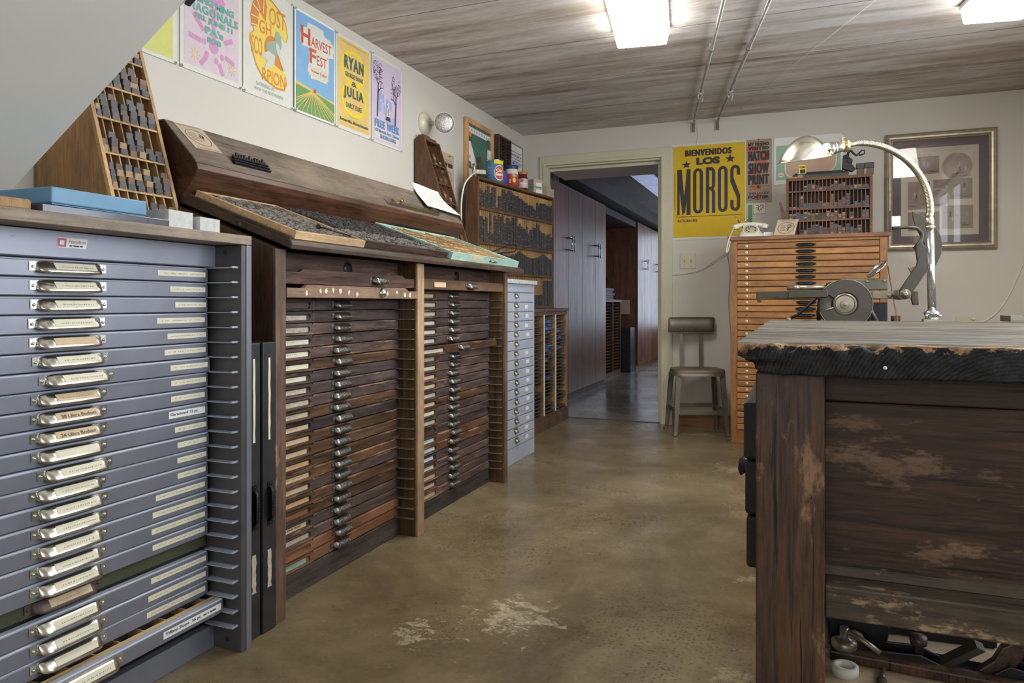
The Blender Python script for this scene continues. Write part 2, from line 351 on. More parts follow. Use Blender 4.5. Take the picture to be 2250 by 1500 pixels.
# ================================================================== THE SETTING
XL, YB, ZC, XR, YF = -2.16, 5.68, 2.385, 1.42, -2.6
def shell():
    m=MB(); m.box(XL-0.1,XR+0.1,YF-0.1,YB+0.06,-0.1,0); struct('floor',m,M_FLOOR)
    m=MB(); m.box(-2.9,-0.3,YB+0.06,12.8,-0.1,0.0); struct('floor',m,M_FLOOR2)
    m=MB(); m.box(XL-0.1,XR+0.1,YF-0.1,YB+0.06,ZC,ZC+0.1); struct('ceiling',m,M_CEIL)
    m=MB(); m.box(XL-0.12,XL,YF,YB+0.06,0,ZC); struct('wall_left',m,M_WALL)
    m=MB()
    m.box(XL,-1.95,YB,YB+0.06,0,ZC); m.box(-0.985,XR,YB,YB+0.06,0,ZC); m.box(-1.95,-0.985,YB,YB+0.06,2.11,ZC)
    struct('wall_back',m,M_WALL)
    def holed(name,ax,a0,a1,u0,u1,hu0,hu1,hz0,hz1):
        m=MB()
        def b(p0,p1,z0,z1):
            if p1-p0<1e-4: return
            if ax=='x': m.box(a0,a1,p0,p1,z0,z1)
            else: m.box(p0,p1,a0,a1,z0,z1)
        b(u0,hu0,0,ZC); b(hu1,u1,0,ZC); b(hu0,hu1,0,hz0); b(hu0,hu1,hz1,ZC)
        return struct(name,m,M_WALL)
    holed('wall_right','x',XR,XR+0.12,YF,YB+0.06,0.55,3.65,0.75,2.2)
    holed('wall_front','y',YF-0.12,YF,XL,XR,-1.8,1.1,0.75,2.2)
    # window frames
    def window(name,ax,a,u0,u1,z0,z1,n):
        m=MB(); g=MB(); fw=0.045
        def b(mm,p0,p1,q0,q1,t):
            if ax=='x': mm.box(a-t,a+t,p0,p1,q0,q1)
            else: mm.box(p0,p1,a-t,a+t,q0,q1)
        b(m,u0,u0+fw,z0,z1,.03); b(m,u1-fw,u1,z0,z1,.03); b(m,u0,u1,z0,z0+fw,.03); b(m,u0,u1,z1-fw,z1,.03)
        for k in range(1,n): c=u0+(u1-u0)*k/n; b(m,c-.02,c+.02,z0,z1,.025)
        struct(name,m,M_TRIM)
    window('window_1','x',XR+0.06,0.55,3.65,0.75,2.2,4)
    window('fill_window','y',YF-0.06,-1.8,1.1,0.75,2.2,4)  # unseen window, added behind the camera to let the fill light in
    # doorway casing
    m=MB()
    def leg(x0,x1,inner):
        w=x1-x0
        m.box(x0,x1,YB-0.018,YB,0,2.185)
        xi=(x1-0.022,x1) if inner>0 else (x0,x0+0.022)
        m.box(xi[0],xi[1],YB-0.026,YB+0.0,0,2.11)
    leg(-2.005,-1.95,1); leg(-0.985,-0.90,-1)
    m.box(-2.005,-0.90,YB-0.0185,YB,2.11,2.19); m.box(-1.972,-0.963,YB-0.026,YB,2.11,2.135)
    m.box(-1.95,-1.935,YB,YB+0.06,0,2.095); m.box(-1.0,-0.985,YB,YB+0.06,0,2.095); m.box(-1.95,-0.985,YB,YB+0.06,2.095,2.11)
    m.box(-1.025,-1.0,YB+0.05,YB+0.07,0,2.07); m.box(-1.935,-1.0,YB+0.05,YB+0.07,2.07,2.095)
    struct('trim_1',m,M_TRIM,bevel=0.002)
    m=MB(); m.box(-1.935,-1.0,YB+0.03,YB+0.055,0,0.004); struct('trim_2',m,M_STEELD)
    m=MB(); m.box(-0.90,-0.43,YB-0.015,YB,0,0.095); m.box(0.56,XR,YB-0.015,YB,0,0.095); struct('baseboard_back',m,M_BASE,bevel=0.002)
    # stair soffit rising over the camera's left
    zs=lambda x:1.249+0.6665*(x+1.83)
    m=MB(); x0,x1=-2.16,-0.15
    m.prism([(x0,zs(x0)),(x1,zs(x1)),(x1-0.02,ZC),(x0,ZC)],'y',-0.35,1.2)
    struct('stair_soffit',m,M_SOFFIT)
    m=MB(); e=0.022
    m.prism([(-1.262,zs(-1.262)-0.004),(x1,zs(x1)-0.004),(x1,zs(x1)+0.05),(-1.25,zs(-1.25)+0.05)],'y',1.2,1.215); struct('trim_3',m,M_BLACKP)
    # corridor
    m=MB(); m.box(-2.9,-1.96,YB+0.061,YB+0.13,0,2.1); m.box(-2.9,-2.8,YB+0.06,12.8,0,2.6); struct('wall_corridor_left',m,M_WALL)
    m=MB()
    m.box(-0.6,-0.5,YB+0.06,8.0,0,2.5); m.box(-0.6,-0.5,11.8,12.8,0,2.5); m.box(-0.6,-0.5,8.0,11.8,0,0.45); m.box(-0.6,-0.5,8.0,11.8,2.2,2.5)
    struct('wall_corridor_right',m,M_WALL)
    m=MB()
    for y in (8.0,9.23,10.5,11.75): m.box(-0.58,-0.52,y,y+0.05,0.45,2.2)
    m.box(-0.58,-0.52,8,11.8,0.45,0.5); m.box(-0.58,-0.52,8,11.8,2.15,2.2); struct('window_3',m,M_TRIM)
    m=MB(); m.box(-2.9,-1.98,12.6,12.7,0,2.5); m.box(-0.7,-0.5,12.6,12.7,0,2.5); m.box(-1.98,-0.7,12.6,12.7,0,0.5); m.box(-1.98,-0.7,12.6,12.7,2.2,2.5); struct('wall_corridor_end',m,M_CLOSET)
    m=MB(); m.box(-1.98,-1.93,12.62,12.68,.5,2.2); m.box(-.75,-.7,12.62,12.68,.5,2.2); m.box(-1.37,-1.33,12.62,12.68,.5,2.2); m.box(-1.93,-.75,12.62,12.68,2.15,2.2); m.box(-1.93,-.75,12.62,12.68,.5,.55); struct('window_4',m,M_TRIM)
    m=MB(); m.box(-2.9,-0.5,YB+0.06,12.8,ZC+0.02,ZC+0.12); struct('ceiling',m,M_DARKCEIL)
    m=MB(); m.box(-2.02,-0.6,YB+0.065,6.42,2.115,ZC+0.02); struct('trim_4',m,mat('corridor_soffit',(0.66,0.61,0.56),0.7,var=0.03))
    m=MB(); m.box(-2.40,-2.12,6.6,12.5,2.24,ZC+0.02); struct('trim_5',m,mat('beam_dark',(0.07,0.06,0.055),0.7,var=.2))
    t=thing('ceiling_light','dim bluish panel light in the dark corridor ceiling beyond the doorway','ceiling light',(-1.59,8.6,ZC+0.02))
    m=MB(); m.box(-1.73,-1.45,7.2,10.0,ZC-0.0,ZC+0.018); m.build('frame',M_STEELD,t,world=True)
    skyp=mat('bluish_panel',(0.4,0.45,0.6),0.5,var=0,em=(0.42,0.5,0.75),es=0.40)
    for a,b in ((7.22,8.585),(8.615,9.98)):
        m=MB(); m.box(-1.715,-1.465,a,b,ZC-0.006,ZC-0.001); m.build('diffuser',skyp,t,world=True)
shell()

# corridor closets
def closets():
    t=thing('tall_closet','tall walnut veneer closet with plank doors just beyond the doorway','closet',(-2.07,5.83,0))
    m=MB(); m.box(-2.78,-2.095,5.83,8.18,0.0,2.08); m.build('body',M_CLOSET,t,world=True)
    m=MB(); m.box(-2.10,-2.085,5.83,8.18,0.0,0.075); m.build('kick_board',wood('kick_dark',(0.05,0.025,0.015),(0.1,0.05,0.03),'y'),t,world=True)
    ys=[5.84,6.28,6.695,7.2,7.70,8.18]
    for i in range(5):
        m=MB(); m.box(-2.09,-2.07,ys[i]+.003,ys[i+1]-.003,0.07 if i!=0 else .07,2.10); d=m.build('door',M_CLOSET,t,world=True,bevel=0.002)
        if i in (1,2,3,4):
            s=1 if i in (1,3) else -1
            if i in (2,4): continue
            y=ys[i+1]-0.04
            h=MB()
            for z in (1.478,1.595): h.tube([(-2.07,y,z),(-2.015,y,z)],0.006,8)
            h.tube([(-2.02,y,1.455),(-2.02,y,1.615)],0.005,8)
            h2=h.build('handle',M_CHROMEB,d,world=True)
            h=MB(); y+=0.085
            for z in (1.478,1.595): h.tube([(-2.07,y,z),(-2.015,y,z)],0.006,8)
            h.tube([(-2.02,y,1.455),(-2.02,y,1.615)],0.005,8)
            h.build('handle',M_CHROMEB,d,world=True)
    t=thing('tall_closet','far walnut closet at the end of the corridor past the dark niche','closet',(-2.07,10.0,0))
    m=MB(); m.box(-2.78,-2.095,10.0,12.55,0,2.08); m.build('body',M_CLOSET,t,world=True)
    ys=[10.0,10.5,11.0,11.5,12.0,12.5]
    for i in range(5):
        m=MB(); m.box(-2.09,-2.07,ys[i]+.003,ys[i+1]-.003,0.075,2.10); d=m.build('door',M_CLOSET,t,world=True,bevel=0.002)
        if i in (0,2):
            for dy in (-.04,.045):
                y=ys[i+1]+dy; h=MB()
                for z in (1.46,1.575): h.tube([(-2.07,y,z),(-2.015,y,z)],0.006,8)
                h.tube([(-2.02,y,1.44),(-2.02,y,1.595)],0.005,8); h.build('handle',M_CHROMEB,d,world=True)
    # niche lining between the closets
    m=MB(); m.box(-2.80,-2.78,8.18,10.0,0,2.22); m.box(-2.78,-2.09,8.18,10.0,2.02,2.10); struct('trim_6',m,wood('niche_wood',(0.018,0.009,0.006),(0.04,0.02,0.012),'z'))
    t=thing('galley_cabinet','dark galley cabinet standing inside the corridor niche','cabinet',(-2.2,8.3,0))
    m=MB()
    m.box(-2.75,-2.22,8.22,9.6,0,0.06); m.box(-2.75,-2.2,8.22,9.6,0.97,1.0)
    for y in (8.22,8.68,9.13,9.57): m.box(-2.75,-2.22,y,y+.03,0.06,0.97)
    m.box(-2.75,-2.73,8.22,9.6,0,1); m.build('body',M_WRACKY,t,world=True)
    m=MB()
    for y in (8.25,8.71,9.16):
        for k in range(22): m.box(-2.7,-2.24,y,y+.41,0.09+k*.04,0.094+k*.04)
    tag(m.build('shelf_slides',M_WRACKY,t,world=True),kind='stuff')
    m=MB()
    for k in range(5): m.box(-2.65+.01*(k%3),-2.25-.015*(k%2),8.4-.02*(k%2),9.3+.03*(k%3),1.0+.03*k,1.028+.03*k)
    tag(m.build('paper_stack',mat('dark_packets',(0.08,0.07,0.07),0.6,var=0.2)),'stack of flat packets on the dark galley cabinet in the corridor niche','papers',kind='stuff')
    m=MB(); m.box(-2.45,-2.10,9.66,9.98,0,0.62); tag(m.build('crate',M_BLACKP,None,bevel=.004),'dark upright crate on the floor at the far side of the niche','crate')
    m=MB(); m.box(-2.50,-2.47,9.62,9.625,0.75,0.95); m.box(-2.45,-2.18,9.986,9.99,0.80,1.0)
    tag(m.build('note',M_TAN),'small tan note pinned inside the dark corridor niche','note')
closets()
def letters_on_closet():
    m=MB()
    for k,(ch) in enumerate('AWVT'): pass
    for k,(ch,y) in enumerate((('A',6.02),('V',6.14),('W',6.25),('T',6.37))):
        pl={'A':[(0,0),(.03,0),(.04,.025),(.06,.025),(.07,0),(.1,0),(.06,.075),(.04,.075)],
            'V':[(.04,0),(.06,0),(.1,.075),(.07,.075),(.05,.03),(.03,.075),(0,.075)],
            'W':[(.02,0),(.035,0),(.05,.04),(.065,0),(.08,0),(.1,.075),(.08,.075),(.07,.03),(.055,.06),(.045,.06),(.03,.03),(.02,.075),(0,.075)],
            'T':[(.035,0),(.06,0),(.06,.055),(.1,.055),(.1,.075),(0,.075),(0,.055),(.035,.055)]}[ch]
        m=MB(); m.prism([(y+a,2.10+b) for a,b in pl],'x',-2.11,-2.085)
        tag(m.build('letter',M_STEELD),'dark cut-out letter %s standing on top of the near walnut closet'%ch,'letter',group='letters on top of the closet')
letters_on_closet()

# fluorescent fixtures
def fixture(name_label,cx0,cy0,cx1,cy1):
    a=Vector((cx0,cy0,0)); b=Vector((cx1,cy1,0)); ang=math.atan2(b.y-a.y,b.x-a.x); w=(b-a).length; L=1.25
    t=thing('ceiling_light',name_label,'ceiling light',(a.x,a.y,ZC),ang)
    m=MB(); m.box(-0.005,w+.005,-L,0,-0.025,-0.002); m.build('housing',mat('fixture_white_'+str(cx0),(0.75,0.74,0.7),0.4,var=0),t)
    m=MB(); p=[(0,-.026),(0.012,-.088),(0.02,-.092),(w-.02,-.092),(w-.012,-.088),(w,-.026)]
    m.prism(p,'y',-L,0); m.build('diffuser',M_TUBE,t,bevel=0.004)
    l=area('tube_light',(0,0,0),(0,0,0),L-.1,w-.06,6,(1.0,0.96,0.90)); l.parent=t; l.location=(w/2,-L/2,-.10); l.rotation_euler=(0,0,R90)
fixture('white fluorescent ceiling light at the top centre, near the doorway side',-.880,3.677,-.607,3.715)
fixture('white fluorescent ceiling light at the top right corner',.734,3.97,1.007,4.015)
# a further pair hangs behind the camera
def conduit(lbl,p0,p1):
    t=thing('conduit',lbl,'conduit',p0)
    m=MB(); d=(Vector(p1)-Vector(p0)); e=Vector(p1)+d*0.35
    m.tube([(p0[0],p0[1],p0[2]-0.07),p0,e],0.0095,10); m.build('pipe',M_ALU,t,world=True)
    for f in (0.06,0.31,0.72):
        c=Vector(p0)+d*f; m=MB(); m.lathe([(.012,-.012),(.013,-.012),(.013,.012),(.012,.012)],c,d,12)
        m.box(c.x-.014,c.x+.014,c.y-.006,c.y+.006,c.z,ZC); m.build('clip',M_ALU,t,world=True)
    m=MB(); c=Vector(p0)+d*.37
    pts=[c+Vector((.014*math.cos(a),0,.014*math.sin(a))) for a in [k*.5 for k in range(13)]]
    m.tube(pts,.0016,5); m.tube([c+Vector((0,0,-.012)),c+Vector((.012,-.01,-.04)),c+Vector((.004,-.012,-.075))],.0016,5)
    m.tube([c+Vector((0,0,-.012)),c+Vector((-.02,-.01,-.03)),c+Vector((-.015,-.012,-.055))],.0016,5)
    m.build('string_tie',M_WIREW,t,world=True)
conduit('left metal conduit on the ceiling, above the doorway side',(-.735,5.655,2.355),(-.309,3.42,2.355))
conduit('right metal conduit on the ceiling, above the yellow poster',(-.555,5.655,2.355),(-.113,3.50,2.355))
m=MB(); m.tube([at(1925,0,z=2.37),at(1715,165,z=2.38),at(1625,240,z=2.378)],.0012,5)
tag(m.build('ceiling_string',M_WIREW),'thin pale string stretched diagonally across the ceiling','string')
# ================================================================== LEFT SIDE FURNITURE
def pull_mb(L,h,proj,ridges=0,tabs=True):
    """cup pull along +y, mounted on plane x=0, opening downwards; also used with labels"""
    m=MB(); m.sm=True
    prof=[(0,.5),(.25,.5),(.45,.42),(1.0,-.30),(1.02,-.5),(.88,-.52),(.80,-.32),(.35,.25),(0,.3)] if not ridges else [(0,.5),( .35,.47),(.72,.22),(1.0,-.25),(.93,-.5),(.78,-.42),(.6,-.1),(.3,.15),(0,.2)]
    ts=[0,.03,.08,.14,.2,.5,.86,.93,.97,1.0]; sc=[.15,.55,.85,1,1,1,1,.85,.55,.2]
    rs=[]
    for t,s in zip(ts,sc):
        rs.append([(max(.0005,a*proj*s),(t-.5)*L,b*h*(0.55+.45*s)) for a,b in prof])
    m.rings(rs,True)
    if tabs:
        for s in (-1,1):
            y=s*(L/2+.004); m.box(0,.0018,y-.010,y+.010,-h*.32,h*.40)
            m.lathe([(.0035,0),(.0035,.002),(.001,.0032)],(.0018,y+s*.003,0),(1,0,0),8)
    for k in range(ridges):
        y=(-.3+.66*k/(ridges-1))*L; m.tube([(.62*proj,y,.32*h),(.92*proj,y,-.05*h),(1.03*proj,y,-.3*h)],.0014,5)
    return m
def marks(mb,y0,y1,z,x,hh,mi,seed):
    """rows of tiny unreadable typed marks facing +x"""
    r=random.Random(seed); y=y0
    while y<y1:
        w=r.uniform(.0012,.0034)
        if r.random()<.82: mb.poly([(x,y,z-hh*r.uniform(.5,1)),(x,min(y+w,y1),z-hh),(x,min(y+w,y1),z+hh*r.uniform(.4,1)),(x,y,z+hh)],mi)
        y+=w+r.uniform(.0012,.003)
# text -> flat polygons
_TC={}
def text_polys(s,bold=0.0,spacing=1.0,shear=0.0):
    key=(s,bold,spacing,shear)
    if key in _TC: return _TC[key]
    cu=bpy.data.curves.new('txt','FONT'); cu.body=s; cu.size=1; cu.fill_mode='FRONT'; cu.offset=bold; cu.space_character=spacing; cu.shear=shear
    cu.resolution_u=3
    o=bpy.data.objects.new('txt',cu); COL.objects.link(o)
    dg=bpy.context.evaluated_depsgraph_get(); me=bpy.data.meshes.new_from_object(o.evaluated_get(dg))
    vs=[(v.co.x,v.co.y) for v in me.vertices]; fs=[list(p.vertices) for p in me.polygons]
    bpy.data.objects.remove(o); bpy.data.meshes.remove(me); bpy.data.curves.remove(cu)
    xs=[v[0] for v in vs] or [0,1]; ys=[v[1] for v in vs] or [0,1]
    b=(min(xs),max(xs),min(ys),max(ys)); _TC[key]=(vs,fs,b); return _TC[key]
def put_text(mb,s,u0,u1,v0,v1,mi,layer=2,bold=0.0,spacing=1.0,shear=0.0,warp=None,LH=0.0004):
    """fit the text's outline into the box u0..u1, v0..v1 of a sheet (mb.M maps u,v,h)"""
    vs,fs,b=text_polys(s,bold,spacing,shear)
    sx=(u1-u0)/(b[1]-b[0]); sy=(v1-v0)/(b[3]-b[2])
    out=[]
    for x,y in vs:
        u=u0+(x-b[0])*sx; v=v0+(y-b[2])*sy
        if warp: u,v=warp(u,v)
        out.append((u,v,layer*LH))
    mb.add(out,fs,mi,False)
def frame_M(o,u,v):
    u=Vector(u).normalized(); v=Vector(v).normalized(); n=u.cross(v)
    return Matrix(((u.x,v.x,n.x,o[0]),(u.y,v.y,n.y,o[1]),(u.z,v.z,n.z,o[2]),(0,0,0,1)))

# ---- grey steel type cabinet
def steel_cabinet():
    t=thing('steel_type_cabinet','grey enamelled steel type cabinet full of shallow drawers, nearest on the left','cabinet',(-1.42,0.66,0))
    B=lambda mb,n,mt,p=t,bv=0: mb.build(n,mt,p,world=True,bevel=bv)
    for y0,y1,yf in ((.66,.695,.66),(1.54,1.575,1.556)):
        m=MB(); m.box(-1.95,-1.42,y0,y1,0,1.118); m.box(-1.435,-1.412,y0,y1,0,1.118); B(m,'side_panel',M_STEELD,bv=.0015)
        m=MB(); m.box(-1.414,-1.4085,yf,yf+.019,0,1.1185); B(m,'front_flange',M_STEEL,bv=.001)
    m=MB(); m.box(-1.95,-1.94,.69,1.545,0,1.118); m.box(-1.57,-1.56,.69,1.545,0,1.118); B(m,'back_panel',M_STEELD)
    m=MB(); m.prism([(-1.512,1.058),(-1.505,1.060),(-1.505,1.118),(-1.53,1.118),(-1.53,1.058)],'y',.695,1.54); B(m,'top_rail',M_STEELR,bv=.001)
    m=MB(); m.prism([(-1.535,0),(-1.51,0),(-1.51,.063),(-1.535,.063)],'y',.695,1.54); B(m,'plinth',M_STEEL,bv=.001)
    m=MB(); m.lathe([(.006,0),(.006,.001)],(-1.47,1.5395,1.10),(0,-1,0),12); m.lathe([(.006,0),(.006,.001)],(-1.462,1.5395,.03),(0,-1,0),12); B(m,'bolt_hole',M_INK)
    r=MB(); r.box(-.098,0,-.022,0,-.0012,.0012); r.box(-.006,.0,-.022,0,-.0008,.004)
    r0=None
    for k in range(25):
        z=1.056-.041*k
        for y,sgn in ((1.54,1),(.717,1)):
            if sgn==1 and y<1 : continue
            if r0 is None: r0=r.build('runner',M_LTGREY,t); o=r0
            else: o=r0.copy(); COL.objects.link(o); o.parent=t
            o.location=Vector((-1.424,y,z))-t.location
    # sticker plate
    m=MB(); m.M=frame_M((-1.505,1.080,1.082),(0,1,0),(0,0,1)) @ Matrix.Diagonal((.82,.8,1,1))
    m.poly([(0,0,.0006),(.085,0,.0006),(.09,.028,.0006),(.004,.028,.0006)],0); m.poly([(0.002,.002,.001),(.026,.002,.001),(.028,.026,.001),(.004,.026,.001)],1)
    m.poly([(0.008,.008,.0013),(.02,.008,.0013),(.021,.02,.0013),(.009,.02,.0013)],0)
    put_text(m,'Hamilton',.034,.084,.013,.023,1,3,.0,shear=.3); put_text(m,'--- ------ ---',.036,.074,.004,.0085,2,3)
    B(m,'name_plate',[M_PAPER,mat('plate_red',(0.50,0.12,0.17),0.5,var=0),M_INK])
    dp=MB(); L0,L1=-.4175,.4175   # local: origin at drawer front centre
    dp.prism([(b_,a_) for a_,b_ in [(L0,-.022),(L0,-.003),(L0+.003,0),(L1-.035,0),(L1-.012,-.006),(L1-.004,-.016),(L1-.004,-.022)]],'z',-.0195,.0155)
    # top lip of folded sheet
    dp.prism([(-.020,.0152),(-.0005,.0152),(-.003,.0185),(-.020,.0185)],'y',L0,L1-.02,1)
    dm=dp.build('tmp',[M_STEEL,M_LTGREY],None); dme=dm.data; bpy.data.objects.remove(dm)
    pm=pull_mb(.152,.027,.024); po=pm.build('tmp',M_CHROME,None); pme=po.data; bpy.data.objects.remove(po)
    rnd=random.Random(3)
    xs=[0,0,-.001,0,0,0,.008,0,0,0,0,.004,.0,.0,.0,.0,0,0,-.012,0,.003,.0,.055,-.014]
    for k in range(24):
        zc=1.056-.041*k-.0205+.0012
        me=dme if k not in (18,23) else None
        if me is None:
            mm=MB(); mm.box(-.03,-.012,L0,L1,-.018,.017); o=mm.build('drawer',M_OLIVE,t,bevel=.001)
        else:
            o=bpy.data.objects.new('drawer',me); COL.objects.link(o); o.parent=t
            md=o.modifiers.new('bevel','BEVEL'); md.width=.0015; md.segments=2; md.limit_method='ANGLE'
        pos=Vector((-1.510+xs[k],1.1175,zc)); o.location=pos-t.location
        if k==18: tag(o,'olive recessed drawer front')
        h=bpy.data.objects.new('handle',pme); COL.objects.link(h); h.parent=o
        off=rnd.uniform(-.004,.004)+(.01 if k in(6,11) else 0)
        h.location=(.0005,-.003+off,.001)
        if k in (18,23): h.location.x=-.011
        if k==18:
            h.data=pme.copy(); h.data.materials[0]=mat('rusty_pull',(0.13,0.09,0.08),0.5,0.4,var=.3); tag(h,'dark rusty handle')
        # insert card on the handle's face
        c=MB(); lab=M_CREAM if k not in (4,7,8,9,18) else M_TAN
        sl=[(.0118,.0098),(.0234,-.0066)]
        P=lambda u,v:(sl[0][0]+(sl[1][0]-sl[0][0])*v+.0006,u,sl[0][1]+(sl[1][1]-sl[0][1])*v)
        c.add([P(-.045,.02),P(.054,.02),P(.054,.93),P(-.045,.93)],[(0,1,2,3)],0)
        if k in (8,9):
            c.M=frame_M(P(-.035,.9),(0,1,0),(-.0116,0,.0164)); put_text(c,('30' if k==8 else '24')+' Ultra Bodoni',0,.082,.002,.011,1,2,.0,LH=.0006); c.M=Matrix.Identity(4)
        else:
            r2=random.Random(k); u=-.03
            while u<.045 and k not in (4,10,21):
                w=r2.uniform(.001,.0035); hh=.13
                q=[P(u,.62),P(u+w,.62),P(u+w,.62-hh*r2.uniform(.6,1.3)),P(u,.62-hh)]
                c.add([(a+.0004,b_,c_) for a,b_,c_ in q],[(0,1,2,3)],1); u+=w+r2.uniform(.001,.004)
        cc=c.build('label_card',[lab,M_INK if k in (8,9) else M_FADE],o,recalc=False); cc.location=h.location
        # typed strip at the right end
        if k in (18,23): continue
        wl=[.083,.062,.055,.083,.068,.072,.066,.062,.060,.064,.056,.052,.052,.050,.085,.090,.092,.090,0,.095,.098,.1,.1][k]
        y1=.394-rnd.uniform(0,.006); wl*=1.9; y0=y1-wl; c=MB(); z0,z1=-.0072,.0068
        if k in (9,22): z0,z1=-.0095,.0085
        c.poly([(.0006,y0,z0),(.0006,y1,z0+.0004),(.0006,y1,z1),(.0006,y0,z1+.0004)],0)
        if k==9: c.M=frame_M((.0006,y0+.005,-.005),(0,1,0),(0,0,1)); put_text(c,'Garamond 12 pt.',0,.092,0,.010,1,1,.02)
        elif k==22: c.M=frame_M((.0006,y0+.006,-.005),(0,1,0),(0,0,1)); put_text(c,'Tiffany Slope  36 pt.',0,.115,0,.010,1,1,.02); put_text(c,'--- - ------',.122,.165,.002,.007,1,1)
        else: marks(c,y0+.012,y1-.016,0,.001,.0012,1,k+40)
        c.build('label_strip',[M_PAPER if k in(9,22) else M_CREAM,M_INK if k in(9,22) else M_FADE],o,recalc=False)
        if k==22:
            c=MB(); c.box(-.040,-.024,L0,L1-.01,-.012,.0165,0)
            for j in range(13): c.box(-.12,-.04,L0+.01+j*.066,L0+.014+j*.066,-.01,.010,0)
            c.box(-.13,-.022,L0,L1-.01,-.019,-.016,1); c.build('wooden_tray',[M_WPINEL,M_INK],o)
    return t
steel_cabinet()
def boards():
    m=MB(); m.prism([(-1.41,.62),(-1.41,1.577),(-1.70,1.577),(-1.70,1.715),(-2.15,1.715),(-2.15,1.21),(-1.96,1.21),(-1.96,.62)],'z',1.12,1.1455)
    tag(m.build('wooden_board',M_WBOARD,None,bevel=.002),'thick weathered board laid on the grey steel cabinet','board')
    # blue box
    t=thing('blue_box','shallow sky-blue lidded box lying on the left cabinet board','box',(-1.45,1.03,1.17),0.03)
    m=MB(); m.box(-.24,0,0,.243,.0,.035); m.build('lid',M_BLUEBOX,t,bevel=.003)
    m=MB(); m.box(-.236,-.004,.004,.239,-.002,.006); m.build('base',M_BLUEBOX,t)
    m=MB()
    m.box(-1.70,-1.442,1.005,1.325,1.1463,1.149); m.box(-1.446,-1.442,1.005,1.325,1.149,1.165); m.box(-1.70,-1.442,1.321,1.325,1.149,1.165); m.box(-1.70,-1.442,1.005,1.009,1.149,1.165); m.box(-1.70,-1.696,1.005,1.325,1.149,1.165)
    for k in range(1,5): m.box(-1.70,-1.442,1.005+.064*k,1.008+.064*k,1.149,1.164)
    m.box(-1.69,-1.45,1.012,1.318,1.150,1.152)
    tag(m.build('plastic_tray',M_TRAY,None,bevel=.001),'smoky plastic divided tray underneath the blue box','tray')
    m=MB(); m.box(-1.60,-1.443,.80,.984,1.1463,1.1705); tag(m.build('wooden_block',M_WPINE,None,bevel=.005),'small worn brown wooden block at the left end of the board','block')
    t=thing('card_box','larger grey marbled cardboard box at the board end','box',(-1.455,1.335,1.1463),0.10)
    m=MB(); m.box(-.09,0,0,.086,0,.048); m.build('lid',M_GREYBOX,t,bevel=.001)
    t=thing('card_box','smaller grey marbled cardboard box at the very end of the board','box',(-1.455,1.462,1.1463),0.12)
    m=MB(); m.box(-.085,0,-.03,.05,0,.040); m.build('lid',M_GREYBOX,t,bevel=.001)
boards()

